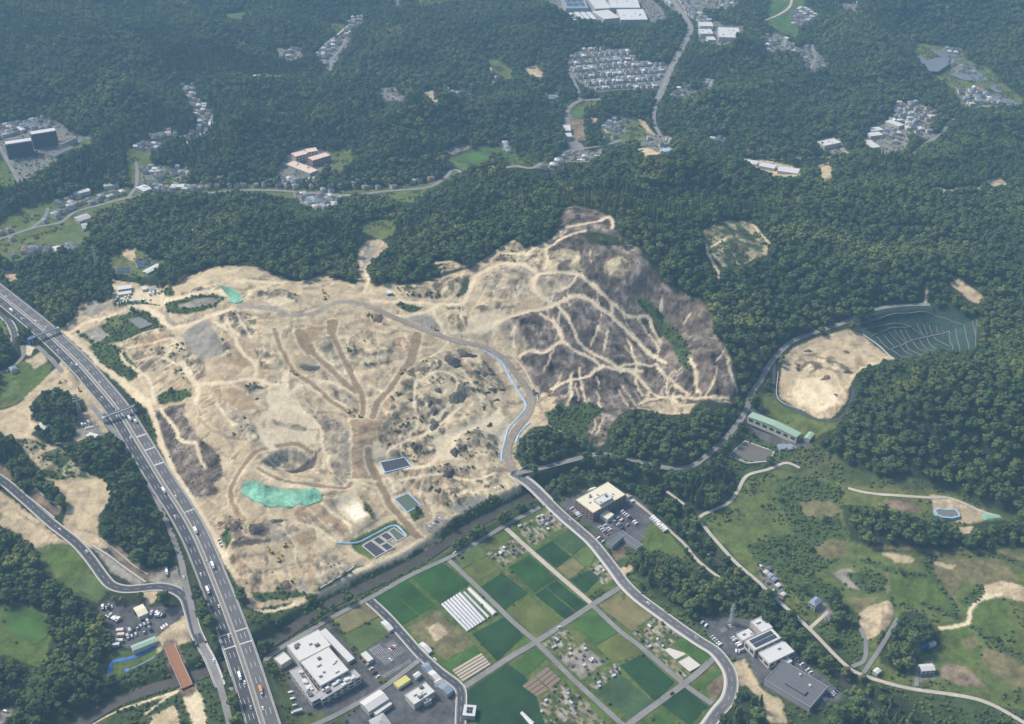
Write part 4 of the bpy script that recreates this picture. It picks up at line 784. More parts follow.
for name, kind, width, s, z in road_paths:
    hw = width / 2
    if kind == 'expressway':
        nn = normals(s)
        root = struct(ribbon(MB(), s, z, 1.6, 14.0, .12, nseg=3).build('expressway_carriageway', M_mid))          # right-hand side of the picture
        struct(ribbon(MB(), s, z, -13.0, -1.6, .12, nseg=3).build('expressway_carriageway', M_new))
        struct(ribbon(MB(), s, z, -1.6, 1.6, .22).build('expressway_median', M_median))
        lm = MB()
        for o in (5.6, 9.4, -5.4, -9.0): dashes(lm, s, z, o, .24, 7, 12, .20)
        for o in (2.2, 13.2, -2.2, -12.2): ribbon(lm, s, z, o - .16, o + .16, .20)
        struct(lm.build('lane_marking', M_paint))
        for (u_, v_, o0, o1, wd_) in ((234,633,-13,13.8,1.5),(241,655,-13,13.8,1.5),(139,436,2,13,2.5),(148,449,2,13,2.5),(157,466,2,13,2.5),(186,513,2,13,1.5)):
            x_, y_ = S1(u_, v_); k_ = int(np.argmin((s[:, 0] - x_) ** 2 + (s[:, 1] - y_) ** 2)); k_ = min(max(k_, 1), len(s) - 2); tt = (s[k_ + 1] - s[k_ - 1]); tt /= np.linalg.norm(tt)
            struct(MB().add([(*(s[k_] + nn[k_] * o + tt * e * wd_ / 2), z[k_] + .17) for o, e in ((o0, -1), (o1, -1), (o1, 1), (o0, 1))], [(3, 2, 1, 0)]).build('road_joint', M_kerb))
        for o in (-1.5, 1.5, 14.3, -13.3):
            tag(wall_strip(MB(), s, z, o, .45, -.4 if abs(o) < 5 else -1.2, 1.0).build('crash_barrier', M_conc), {-1.5: 'low concrete barrier along the dark carriageway side of the median', 1.5: 'low concrete barrier along the grey carriageway side of the median', 14.3: 'concrete edge barrier of the expressway beside the earthworks', -13.3: 'concrete edge barrier of the expressway beside the frontage road'}[o], 'barrier')
        ex_s, ex_z = s, z
        continue
    m_ = {'mid': M_mid, 'new': M_new, 'old': M_old, 'pale': M_pale, 'haul': M_haul, 'dark': M_new}[kind]
    mb = ribbon(MB(), s, z, -hw, hw, .1, nseg=2)
    struct(mb.build(name, m_))
    if kind in ('new', 'mid') and width >= 8:
        lm = MB(); dashes(lm, s, z, 0, .16, 5, 6, .16)
        for o in (hw - .6, -hw + .6): ribbon(lm, s, z, o - .09, o + .09, .16)
        struct(lm.build('lane_marking', M_paint))
        for sg in (1, -1):
            wd = 2.4 if name == 'main_road' and sg < 0 else 1.0
            struct(wall_strip(MB(), s, z, sg * (hw + wd / 2 + .05), wd, -.5, .24).build('kerb', M_kerb))
    if kind == 'old' and width >= 13:
        lm = MB(); dashes(lm, s, z, 0, .4, 8, 8, .2); struct(lm.build('lane_marking', M_paint))

# river
M_water = mat('river_water', (.045, .042, .034), .55, .25, .12, spec=.3)
zr = np.full(len(riv), RIVZ)
struct(ribbon(MB(), riv, zr, -6.2, 6.2, 0, nseg=4).build('river', M_water))

# ------------------------------------------------------------------ trees
def leaf_mat(name, stops, rough=.7):
    m = bpy.data.materials.new(name); m.use_nodes = True
    n, l = m.node_tree.nodes, m.node_tree.links
    b = n['Principled BSDF']; b.inputs['Roughness'].default_value = rough; b.inputs['Specular IOR Level'].default_value = .12
    oi = n.new('ShaderNodeObjectInfo'); tx = n.new('ShaderNodeTexNoise'); tx.inputs['Scale'].default_value = 1 / 90.0; tx.inputs['Detail'].default_value = 3
    l.new(oi.outputs['Location'], tx.inputs['Vector'])
    ad = n.new('ShaderNodeMath'); ad.operation = 'MULTIPLY_ADD'; ad.inputs[1].default_value = .36; l.new(oi.outputs['Random'], ad.inputs[0])
    mr = n.new('ShaderNodeMapRange'); mr.inputs[1].default_value = .3; mr.inputs[2].default_value = .72; mr.inputs[3].default_value = 0; mr.inputs[4].default_value = .68; l.new(tx.outputs[0], mr.inputs[0]); l.new(mr.outputs[0], ad.inputs[2])
    cr = n.new('ShaderNodeValToRGB'); l.new(ad.outputs[0], cr.inputs[0])
    e = cr.color_ramp.elements
    while len(e) < len(stops): e.new(.5)
    for k, (p_, c_) in enumerate(stops): e[k].position = p_; e[k].color = (*c_, 1)
    ge = n.new('ShaderNodeNewGeometry'); t2 = n.new('ShaderNodeTexNoise'); t2.inputs['Scale'].default_value = .55; t2.inputs['Detail'].default_value = 4; l.new(ge.outputs['Position'], t2.inputs['Vector'])
    m2 = n.new('ShaderNodeMapRange'); m2.inputs[1].default_value = .3; m2.inputs[2].default_value = .7; m2.inputs[3].default_value = .55; m2.inputs[4].default_value = 1.5; l.new(t2.outputs[0], m2.inputs[0])
    vm = n.new('ShaderNodeVectorMath'); vm.operation = 'SCALE'; l.new(cr.outputs[0], vm.inputs[0]); l.new(m2.outputs[0], vm.inputs['Scale']); l.new(vm.outputs[0], b.inputs['Base Color'])
    return m
M_leaf = leaf_mat('broadleaf_foliage', [(0, (.030, .054, .020)), (.3, (.046, .076, .025)), (.55, (.066, .098, .030)), (.8, (.105, .132, .036)), (1, (.165, .18, .046))])
M_shrub = leaf_mat('shrub_foliage', [(0, (.07, .10, .03)), (.5, (.105, .14, .038)), (1, (.16, .18, .05))])
M_dead = mat('dead_brush', (.20, .175, .15), .95, .3, .6)
M_bark = mat('bark', (.10, .08, .06), .95, .25, 2.0)
import bmesh
def crown_mesh(name, seed, R0=4.0, H0=9.0, lobes=9, conifer=False, leaves=150):
    r = random.Random(seed); bm = bmesh.new()
    L = []
    if conifer:
        for k in range(5):
            f = k / 4; L.append((r.uniform(-.3, .3), r.uniform(-.3, .3), H0 * (.28 + .62 * f), R0 * .62 * (1 - .78 * f), H0 * .16))
    else:
        L.append((0, 0, H0 * .60, R0 * .66, H0 * .27))
        for k in range(lobes - 1):
            a = 2 * math.pi * (k + r.random() * .7) / (lobes - 1); q = R0 * r.uniform(.38, .66)
            L.append((q * math.cos(a), q * math.sin(a), H0 * r.uniform(.45, .78), R0 * r.uniform(.30, .46), R0 * r.uniform(.28, .42)))
        L.append((r.uniform(-1, 1), r.uniform(-1, 1), H0 * .86, R0 * .36, R0 * .32))
    for (x, y, z, a, b) in L:
        g = bmesh.ops.create_icosphere(bm, subdivisions=1, radius=1.0)
        for v in g['verts']:
            k = r.uniform(.78, 1.2); v.co = Vector((x + v.co.x * a * k, y + v.co.y * a * k, z + v.co.z * b * k))
    for k in range(leaves):
        x, y, z, a, b = r.choice(L); th, ph = r.uniform(0, 2 * math.pi), math.asin(r.uniform(-.25, 1))
        d = Vector((math.cos(th) * math.cos(ph), math.sin(th) * math.cos(ph), math.sin(ph))); c = Vector((x + d.x * a * 1.08, y + d.y * a * 1.08, z + d.z * b * 1.08))
        nn_ = (d + Vector((r.uniform(-.6, .6), r.uniform(-.6, .6), r.uniform(-.2, .6)))).normalized(); u = nn_.orthogonal().normalized(); w_ = nn_.cross(u); sz = r.uniform(.35, .75)
        bm.faces.new([bm.verts.new(c + u * sz), bm.verts.new(c + w_ * sz * .8), bm.verts.new(c - u * sz), bm.verts.new(c - w_ * sz * .8)])
    me_ = bpy.data.meshes.new(name); bm.to_mesh(me_); bm.free()
    me_.materials.append(M_leaf)
    return me_
def trunk_mesh(name, H0=9.0, seed=0):
    r = random.Random(seed); mb = MB(); n_ = 6; rad = (.26, .2, .13); hz = (-.8, H0 * .35, H0 * .62); vs = []
    for rr, h in zip(rad, hz):
        for k in range(n_): vs.append((rr * math.cos(k * math.tau / n_), rr * math.sin(k * math.tau / n_), h))
    fs = [(j * n_ + k, j * n_ + (k + 1) % n_, (j + 1) * n_ + (k + 1) % n_, (j + 1) * n_ + k) for j in range(2) for k in range(n_)]
    mb.add(vs, fs)
    for k in range(3):
        a = r.uniform(0, math.tau); mb.bar((0, 0, H0 * (.34 + .08 * k)), (1.9 * math.cos(a), 1.9 * math.sin(a), H0 * (.56 + .06 * k)), .08)
    return mb.mesh(name, M_bark)
NPROTO = 9
crowns = [crown_mesh('crown', 100 + k, R0=3.9 + .3 * (k % 3), H0=8.6 + .7 * (k % 4)) for k in range(7)] + [crown_mesh('crown', 200 + k, R0=3.2, H0=12.5, conifer=True, leaves=110) for k in range(2)]
trunks = [trunk_mesh('trunk', 9.0, k) for k in range(3)]
shrubs = []
for k in range(3):
    m_ = crown_mesh('shrub', 300 + k, R0=1.5, H0=1.9, lobes=5, leaves=40); m_.materials.clear(); m_.materials.append(M_shrub); shrubs.append(m_)
deads = []
for k in range(3):
    m_ = crown_mesh('dead_brush', 330 + k, R0=1.5, H0=1.3, lobes=5, leaves=50); m_.materials.clear(); m_.materials.append(M_dead); deads.append(m_)
def proto_collection(name, meshes):
    c = bpy.data.collections.new(name)
    for k, m_ in enumerate(meshes):
        c.objects.link(bpy.data.objects.new('%s_kind_%s' % (name, 'abcdefghijkl'[k]), m_))
    return c
def scatter(name, coll, P, scale, rot, idx, kind='stuff', sq=None):
    me_ = bpy.data.meshes.new(name); me_.vertices.add(len(P)); me_.vertices.foreach_set('co', np.asarray(P, np.float32).ravel())
    for an, ty, d in (('tree_scale', 'FLOAT', np.asarray(scale, np.float32)), ('tree_turn', 'FLOAT', np.asarray(rot, np.float32)), ('tree_kind', 'INT', np.asarray(idx, np.int32))):
        me_.attributes.new(an, ty, 'POINT').data.foreach_set('value', d)
    o = link(name, me_); struct(o, kind)
    ng = bpy.data.node_groups.new(name + '_nodes', 'GeometryNodeTree')
    ng.interface.new_socket('Geometry', in_out='INPUT', socket_type='NodeSocketGeometry'); ng.interface.new_socket('Geometry', in_out='OUTPUT', socket_type='NodeSocketGeometry')
    n, l = ng.nodes, ng.links
    gi, go = n.new('NodeGroupInput'), n.new('NodeGroupOutput'); ip = n.new('GeometryNodeInstanceOnPoints'); ci = n.new('GeometryNodeCollectionInfo')
    ci.inputs[0].default_value = coll; ci.inputs['Separate Children'].default_value = True; ci.inputs['Reset Children'].default_value = True
    def na(nm, ty):
        q = n.new('GeometryNodeInputNamedAttribute'); q.data_type = ty; q.inputs[0].default_value = nm; return q.outputs[0]
    cz = n.new('ShaderNodeCombineXYZ'); l.new(na('tree_turn', 'FLOAT'), cz.inputs[2])
    sc_ = n.new('ShaderNodeCombineXYZ'); s_ = na('tree_scale', 'FLOAT')
    for q in range(3): l.new(s_, sc_.inputs[q])
    l.new(gi.outputs[0], ip.inputs['Points']); l.new(ci.outputs[0], ip.inputs['Instance']); ip.inputs['Pick Instance'].default_value = True
    l.new(na('tree_kind', 'INT'), ip.inputs['Instance Index']); l.new(cz.outputs[0], ip.inputs['Rotation']); l.new(sc_.outputs[0], ip.inputs['Scale'])
    l.new(ip.outputs[0], go.inputs[0])
    md = o.modifiers.new('scatter', 'NODES'); md.node_group = ng
    return o
def jitter_grid(step):
    xs = np.arange(X0 + 10, X1 - 10, step); ys = np.arange(Y0 + 10, Y1 - 10, step)
    A, B = np.meshgrid(xs, ys, indexing='ij'); A = A.ravel() + rng.uniform(-.48, .48, A.size) * step; B = B.ravel() + rng.uniform(-.48, .48, B.size) * step
    z = ground(A, B); u, v = project(A, B, z)
    k = (u > -70) & (u < 1094) & (v > -30) & (v < 775)
    return A[k], B[k], z[k], u[k], v[k]
tx_, ty_, tz_, tu_, tv_ = jitter_grid(7.8)
cl = land(tx_, ty_)
sc = np.clip(np.exp(rng.normal(.12, .27, len(tx_))), .6, 2.1) * (.85 + .3 * fbm(tx_, ty_, 60, 2, 81)); dep = np.maximum(CAMH - tz_, 1) / np.hypot(tx_, ty_)
sh = .85 * 10 * sc / dep; ln = np.hypot(tx_, ty_)
c2 = land(tx_ + tx_ / ln * sh, ty_ + ty_ / ln * sh); c3 = land(tx_ + tx_ / ln * sh * .5, ty_ + ty_ / ln * sh * .5)
keep = ((cl == 0) & (c2 <= 2) & (c3 <= 2)) | (cl == 1)
shx, shy = tx_ / ln * sh, ty_ / ln * sh
keep &= (road_clear(tx_, ty_) > 2.5) & ((road_clear(tx_ + shx * .8, ty_ + shy * .8) > 0) | (cl == 1))
keep &= (bil(RV, tx_, ty_) > np.where(tu_ > 545, 2, 9))
scr_ = (cl == 2) & (rng.random(len(tx_)) < .10) & (road_clear(tx_, ty_) > 3)
sc = np.where(scr_, sc * .55, sc * (1 - .06 * sstep(1300, 2600, ty_)))
keep |= scr_
tx_, ty_, tz_, tu_, tv_, sc, cl = (q[keep] for q in (tx_, ty_, tz_, tu_, tv_, sc, cl))
tk = rng.integers(0, 7, len(tx_)); con = fbm(tx_, ty_, 140, 2, 91) > .67; tk = np.where(con & (rng.random(len(tx_)) < .7), 7 + rng.integers(0, 2, len(tx_)), tk)
tk = np.where((cl != 0) & (tk > 6), tk % 7, tk)
turn = rng.uniform(0, math.tau, len(tx_))
inn = (tu_ > 3) & (tu_ < 1021) & (tv_ > 3) & (tv_ < 720)
order = np.argsort(-(tv_ + (~inn) * -1e4) * 1.0 - 0 * sc)
near = np.zeros(len(tx_), bool); near[order[:300]] = True
far = ~near
scatter('woodland', proto_collection('tree_prototypes', crowns), np.stack([tx_, ty_, tz_ - .3], 1)[far], sc[far], turn[far], tk[far])
TREES = [(float(tx_[i]), float(ty_[i]), float(tz_[i]), float(sc[i]), int(tk[i]), float(turn[i]), float(tu_[i]), float(tv_[i])) for i in np.where(near)[0]]
def wood_of(u, v):
    if u < 120: return ('by the dark river bend below the left meadows', 'trees of the wood beside the river bend')
    if u < 300: return ('on the verge between the expressway and the large white factory', 'trees along the expressway verge')
    if u < 700: return ('among the vegetable plots and field edges', 'trees among the fields')
    if u < 800: return ('in the grove below the bend of the main road', 'trees of the grove at the main road bend')
    return ('in the wood below the valley path', 'trees of the wood below the valley path')
for (x, y, z, s_, k, a, u, v) in TREES:
    o = empty('broadleaf_tree' if k < 7 else 'conifer_tree', (x, y, z), a); o.scale = (s_, s_, s_)
    link('crown', crowns[k], o); link('trunk', trunks[k % 3], o)
    pl, gr_ = wood_of(u, v)
    tag(o, ('rounded green broadleaf tree ' if k < 7 else 'narrow dark conifer tree ') + pl, 'tree', gr_ + (' (broadleaf)' if k < 7 else ' (conifer)'))
# undergrowth: shrubs on open scrub and brush left on the cleared slopes
bx_, by_, bz_, bu_, bv_ = jitter_grid(3.4)
bc = land(bx_, by_); rd = rng.random(len(bx_)); clump = fbm(bx_, by_, 22, 3, 95)
ks = ((bc == CID['scrub']) & (rd < .6)) | ((bc == CID['bank']) & (rd < .6) & (clump > .40)) | ((bc == CID['meadow']) & (rd < .45) & (clump > .56)) | ((bc == CID['mottled_green']) & (rd < .5) & (clump > .48)) | ((bc == CID['allotment']) & (rd < .10)) | ((bc == CID['town']) & (rd < .12)) | ((bc == CID['mottled']) & (rd < .35) & (clump > .62)) | ((bc == CID['grass']) & (rd < .25) & (clump > .66))
ks &= (road_clear(bx_, by_) > 1.5) & (bil(RV, bx_, by_) > 5.5)
scatter('undergrowth', proto_collection('shrub_prototypes', shrubs), np.stack([bx_, by_, bz_ - .1], 1)[ks], rng.uniform(.5, 1.3, ks.sum()), rng.uniform(0, 6.28, ks.sum()), rng.integers(0, 3, ks.sum()))
kd = ((bc == CID['burned']) & (rd < .22)) | ((bc == CID['mottled_grey']) & (rd < .12) & (clump > .5)) | ((bc == CID['mottled']) & (rd > .88) & (clump > .5))
scatter('felled_brush', proto_collection('brush_prototypes', deads), np.stack([bx_, by_, bz_ - .3], 1)[kd], rng.uniform(.3, .8, kd.sum()), rng.uniform(0, 6.28, kd.sum()), rng.integers(0, 3, kd.sum()))
print('TREES', far.sum(), 'SHRUBS', ks.sum(), 'BRUSH', kd.sum())

# ------------------------------------------------------------------ fields
AX = math.atan2(0.62, 0.78)
FCOL = {'rice_dark': ((.020, .054, .018), .14), 'rice_mid': ((.027, .074, .016), .14), 'rice_bright': ((.052, .108, .024), .16), 'rice_yellow': ((.105, .125, .034), .18), 'stubble': ((.155, .140, .065), .2), 'bare': ((.21, .165, .11), .2), 'vegetable': ((.048, .085, .034), .28), 'mown': ((.085, .125, .040), .18)}
for kd_, q in FIELDS:
    p = survey(q); e = p[2] - p[1]
    c_, v_ = FCOL[kd_]
    drape({'bare': 'ploughed_field', 'stubble': 'stubble_field', 'vegetable': 'vegetable_field', 'mown': 'grass_field'}.get(kd_, 'rice_field'), q, mat(kd_ + '_crop', c_, .9, v_, .35, bump=.3, spec=.1, var2=.24, stripe=(-math.atan2(p[1][1] - p[0][1], p[1][0] - p[0][0]), 1.8, .05)), .3, 8)
# raised cultivation beds
M_bed = mat('bed_mulch', (.40, .34, .28), .9, .15, .8); M_bedsoil = mat('bed_soil', (.20, .15, .11), .95, .2, .8)
def beds(quad, n_, name, label, m_=M_bed, frac=.72, h=.35):
    p = survey(quad); root = empty(name, (p[:, 0].mean(), p[:, 1].mean(), gz(p[:, 0].mean(), p[:, 1].mean()))); c = Vector(root.location)
    for k in range(n_):
        f0, f1 = (k + (1 - frac) / 2) / n_, (k + 1 - (1 - frac) / 2) / n_
        a, b, d, e = p[0] + (p[3] - p[0]) * f0, p[1] + (p[2] - p[1]) * f0, p[1] + (p[2] - p[1]) * f1, p[0] + (p[3] - p[0]) * f1
        poly = [(q[0] - c.x, q[1] - c.y) for q in (a, b, d, e)]
        MB().prism(poly, -.3, h).build('bed', m_, root)
    tag(root, label, 'garden beds')
beds([(452,670),(481,653),(491,665),(463,682)], 5, 'cultivation_beds', 'pale mulched cultivation beds beside the bright green strip near the road fork')
beds([(522,686),(534,677),(549,690),(537,697)], 4, 'cultivation_beds', 'brown ploughed beds beside the lower field road', M_bedsoil, .85)
beds([(535,676),(547,667),(561,680),(550,689)], 4, 'cultivation_beds', 'brown ploughed beds next to the junction allotments', M_bedsoil, .85)
beds([(663,649),(673,644),(702,667),(691,674)], 2, 'cultivation_beds', 'long pale sheeted beds beside the bright green field under the main road', mat('bed_sheet', (.52, .49, .45), .8, .1, .8), .8)

# ------------------------------------------------------------------ buildings
def rect_px(quad, h):
    z0 = gz(*S1(*np.mean(np.asarray(quad, float), 0) + np.array([0, h * .5])))
    for it in range(2):
        x, y = at_level(np.array([q[0] for q in quad]), np.array([q[1] for q in quad]), z0 + h)
        p = np.stack([x, y], 1); c = p.mean(0); z0 = gz(c[0], c[1])
    e1 = ((p[1] - p[0]) + (p[2] - p[3])) / 2; e2 = ((p[3] - p[0]) + (p[2] - p[1])) / 2
    ang = math.atan2(e1[1], e1[0]); wd = np.hypot(*e1); u = e1 / wd; dp = abs(e2[0] * -u[1] + e2[1] * u[0])
    return float(c[0]), float(c[1]), z0, float(wd), float(dp), ang
M_white = mat('white_metal', (.52, .52, .50), .5, .05, .5, spec=.35); M_offw = mat('off_white_panel', (.48, .465, .43), .7, .07, .5); M_cream = mat('cream_panel', (.62, .57, .44), .7, .06, .5)
M_grey = mat('grey_roofing', (.34, .34, .35), .7, .08, .6); M_dgrey = mat('dark_roofing', (.115, .12, .13), .7, .1, .6); M_brick = mat('brown_cladding', (.23, .16, .13), .8, .12, .8); M_glass = mat('window_glass', (.04, .05, .06), .12, .1, .5, spec=.6)
M_green = mat('green_roofing', (.27, .38, .29), .6, .08, .6); M_blue = mat('blue_grey_roofing', (.20, .25, .31), .6, .1, .6); M_yel = mat('yellow_roofing', (.50, .47, .14), .6, .12, .6); M_pane = mat('solar_panel', (.025, .035, .06), .2, .1, .5, spec=.6); M_lgrey = mat('pale_grey_roofing', (.52, .52, .52), .6, .06, .6, stripe=(0.6, 1.4, .05))
M_unit = mat('air_unit_casing', (.55, .55, .54), .6, .08, .8); M_red = mat('red_brick', (.42, .27, .22), .85, .12, .8); M_pink = mat('pale_terracotta', (.60, .47, .40), .8, .08, .6); M_navy = mat('dark_facade', (.065, .07, .085), .8, .12, .5)
def local(root, x, y, z): return (x, y, z)
def building(name, label, cat, quad, h, wall, roof, style='flat', units=0, win=None, group=None, solar=None, rise=1.6, seed=0, rect=None, over=.35):
    x, y, z0, wd, dp, ang = rect or rect_px(quad, h)
    r = random.Random(seed + int(abs(x)))
    root = empty(name, (x, y, z0), ang)
    w_ = MB().box((0, 0, -1.5), (wd, dp, h + 1.5)); 
    if style in ('gable', 'hip'):
        hy = dp / 2; hx = wd / 2
        if style == 'gable':
            w_.add([(-hx, -hy, h), (-hx, hy, h), (-hx, 0, h + rise * .96), (hx, -hy, h), (hx, hy, h), (hx, 0, h + rise * .96)], [(1, 0, 2), (3, 4, 5), (0, 3, 5, 2), (4, 1, 2, 5)])
        ob = w_.build('wall', wall, root)
        rf = MB().gable((0, 0, 0), wd, dp, h + .03, rise, 0, over, .18, hip=(dp / 2 if style == 'hip' else 0)).build('roof', roof, root)
    else:
        w_.build('wall', wall, root)
        rf = MB().box((0, 0, h + .01), (wd + .3, dp + .3, .3)).build('roof', roof, root)
        if style == 'flat':
            t = .35
            for (cx, cy, sx, sy) in ((0, dp / 2 - t / 2, wd + .3, t), (0, -dp / 2 + t / 2, wd + .3, t), (wd / 2 - t / 2, 0, t, dp - 2 * t), (-wd / 2 + t / 2, 0, t, dp - 2 * t)):
                MB().box((cx, cy, h + .32), (sx, sy, .55)).build('parapet', wall, root)
    for k in range(units):
        ux, uy = r.uniform(-.38, .38) * wd, r.uniform(-.34, .34) * dp; s_ = r.uniform(1.3, 3.2)
        o = MB().box((0, 0, 0), (s_ * r.uniform(1, 1.7), s_, r.uniform(1.0, 2.0))).build('rooftop_unit', M_unit if r.random() < .75 else M_dgrey, root, (ux, uy, h + .33))
    if solar:
        nx_, ny_, fx, fy = solar; pw, pd = wd * fx / nx_, dp * fy / ny_
        m_ = MB().box((0, 0, 0), (pw * .9, pd * .8, .12)).mesh('solar_panel', M_pane)
        for i in range(nx_):
            for j in range(ny_):
                link('solar_panel', m_, root, ((i - (nx_ - 1) / 2) * pw, (j - (ny_ - 1) / 2) * pd, h + .75))
    if win:
        fl, bay = win; fh = h / fl
        for sd, (L, off) in enumerate(((wd, dp / 2), (dp, wd / 2), (wd, dp / 2), (dp, wd / 2))):
            a = ang + (-math.pi / 2, 0, math.pi / 2, math.pi)[sd]
            if -math.cos(a) * x - math.sin(a) * y < .15 * math.hypot(x, y): continue
            nb = max(1, int(L / bay)); me_ = MB().box((0, 0, 0), (L / nb * .62, .12, fh * .42)).mesh('window', M_glass)
            for f in range(fl):
                for b in range(nb):
                    t = (b + .5) / nb * L - L / 2
                    lx, ly, rz = ((t, -off - .05, 0), (off + .05, t, math.pi / 2), (-t, off + .05, 0), (-off - .05, -t, math.pi / 2))[sd]
                    link('window', me_, root, (lx, ly, f * fh + fh * .34), rz)
    tag(root, label, cat, group)
    return root
B = building
# large white factory, lower left: production hall, taller central hall, rooftop deck
B('factory', 'large white factory hall with plain pale roof beside the river road', 'factory', [(287,645),(317,630),(332,645),(299,662)], 9, M_offw, M_white, units=5, seed=3)
B('factory', 'taller white stepped factory block with rooftop machinery and dark skylight', 'factory', [(296,664),(324,649),(353,668),(325,684)], 12, M_offw, M_white, units=7, win=(2, 6), seed=5)
B('factory', 'low front wing of the white factory with grey machinery deck', 'factory', [(313,704),(289,671),(300,666),(321,696)], 8, M_offw, M_grey, units=14, win=(2, 6), seed=7)
B('factory', 'low right wing of the white factory with grey rooftop units', 'factory', [(315,704),(361,677),(354,669),(322,690)], 8, M_offw, M_grey, units=16, win=(2, 6), seed=8)
B('storage_shed', 'small white flat storage shed beside the factory and tree belt', 'shed', [(274,658),(284,652),(291,659),(281,666)], 5, M_offw, M_white, units=0, seed=2)
B('carport', 'long translucent striped carport along the factory yard', 'carport', [(320,632),(326,628),(354,659),(348,662)], 3.4, M_grey, M_lgrey, style='slab')
B('warehouse', 'white flat-roofed warehouse with roof hatches beside the road of blue sheds', 'warehouse', [(405,695),(425,682),(435,692),(414,705)], 7, M_offw, M_white, units=7, seed=4)
B('office', 'small white annex in front of the hatched warehouse', 'office', [(421,700),(428,696),(432,700),(425,704)], 4.5, M_offw, M_white, units=1)
B('warehouse', 'white gabled warehouse at the bottom edge left of the hatched warehouse', 'warehouse', [(360,702),(380,690),(388,699),(369,712)], 6.5, M_offw, M_white, style='gable', rise=1.8)
B('warehouse', 'low white lean-to beside the gabled warehouse at the bottom edge', 'warehouse', [(373,712),(389,701),(392,704),(376,715)], 4, M_offw, M_white, style='slab')
B('workshop', 'small blue-grey gabled workshop at the top of the roadside row', 'workshop', [(422,665),(427,662.5),(432,669),(427,672.5)], 4.5, M_grey, M_blue, style='gable')
B('workshop', 'pale grey gabled workshop second in the roadside row', 'workshop', [(428,672.5),(432.5,670),(440.5,678),(436,681)], 4.5, M_grey, M_lgrey, style='gable')
B('workshop', 'white gabled workshop third in the roadside row', 'workshop', [(434,682),(440.5,678.5),(443,681.5),(437,685)], 5, M_offw, M_white, style='gable')
B('workshop', 'long blue-grey gabled workshop last in the roadside row', 'workshop', [(437.5,686),(443.5,682),(453,690),(447,695)], 5, M_grey, M_blue, style='gable')
B('canopy', 'yellow roofed canopy behind the factory parking lot', 'canopy', [(394,683),(406,675),(410,680),(398,688)], 3.5, M_cream, M_yel, style='slab')
B('shed', 'small white shed between the yellow canopy and blue workshops', 'shed', [(413,675),(418,671.5),(421,674.5),(416,678)], 3.5, M_offw, M_white, style='gable', rise=.8)
B('farmhouse', 'grey house with dark solar panels beside the road at the bottom edge', 'house', [(463,704),(473,706),(478,716),(464,716)], 5.5, M_offw, M_lgrey, style='slab', solar=(2, 2, .5, .6))
B('house', 'pale roofed house cut by the bottom edge below the gabled warehouse', 'house', [(366,722),(380,715),(394,722),(380,730)], 6, M_offw, M_grey, style='hip', rise=2)
B('polytunnel', 'white plastic tunnel shed by the asphalt farm road', 'greenhouse', [(419,644),(423,641.5),(432,651),(428,653.5)], 2.6, M_white, M_white, style='gable', rise=1.4, over=.1)
B('polytunnel', 'white gabled tunnel shed beside the factory car park', 'greenhouse', [(380.5,622.5),(385,620),(394,628.5),(389.5,631)], 3, M_offw, M_white, style='gable', rise=1.2, over=.1)
B('truck_shelter', 'tall white box shelter at the edge of the factory car park', 'shelter', [(361,654),(366,651),(373,659),(368,662)], 4, M_offw, M_white, style='slab')
# clinic
B('clinic', 'brown clinic block with cream flat roof beside the bridge road', 'clinic', [(573.5,498),(592,513.5),(627,495),(609,483.5)], 11, M_brick, M_cream, units=9, win=(3, 5), seed=12)
B('penthouse', 'raised white plant room on the brown clinic roof', 'plant room', [(594,500),(600,505),(613,498),(606,493)], 14, M_offw, M_white, units=2)
B('porch', 'white entrance canopy in front of the brown clinic', 'canopy', [(600,515),(606,510),(614,514.5),(607.5,519.5)], 5, M_offw, M_cream, style='slab')
B('shop', 'dark grey flat building with bent plan below the clinic car park', 'shop', [(605,543),(612,546),(624,537),(618,533)], 4, M_grey, M_dgrey, style='flat')
B('shop', 'dark grey wing of the bent building beside the brown plot', 'shop', [(619,533),(624,530.5),(641,546),(636,550)], 4, M_grey, M_dgrey, style='flat')
# stores at right
B('store', 'white upper hall of the store beside the car park with white lines', 'store', [(751.5,621),(762,616),(771.5,628),(761,633.5)], 8, M_offw, M_white, units=1)
B('store', 'store hall whose white roof carries rows of dark solar panels', 'store', [(744,640.5),(770.5,629),(782,637.5),(755.5,651)], 9, M_offw, M_white, solar=(9, 2, .82, .72), win=(1, 7))
B('store', 'pale grey seam-roofed store hall below the solar roof', 'store', [(758,652.5),(783,641),(795,651.5),(769.5,664)], 7, M_offw, M_lgrey, units=1, win=(1, 6))
B('store', 'low pale wing at the entrance of the solar roof store', 'store', [(735.5,634.5),(749,629),(754,634),(744,640.5)], 5, M_offw, M_lgrey, style='slab', units=2)
B('supermarket', 'wide dark grey flat-roofed supermarket at the lower right', 'supermarket', [(762,676.5),(808,709),(830,686),(785.5,664)], 6, M_grey, M_dgrey, units=2, seed=9)
B('roof_housing', 'long low dark ridge box on the supermarket roof', 'roof housing', [(785,682.5),(804,695),(808,691),(788,680)], 7.6, M_dgrey, M_dgrey, style='slab')
B('kiosk', 'small white flat kiosk between the grey store and the supermarket lot', 'kiosk', [(781,661),(788,657.5),(792.5,661),(785.5,665)], 3.5, M_offw, M_white, style='slab')
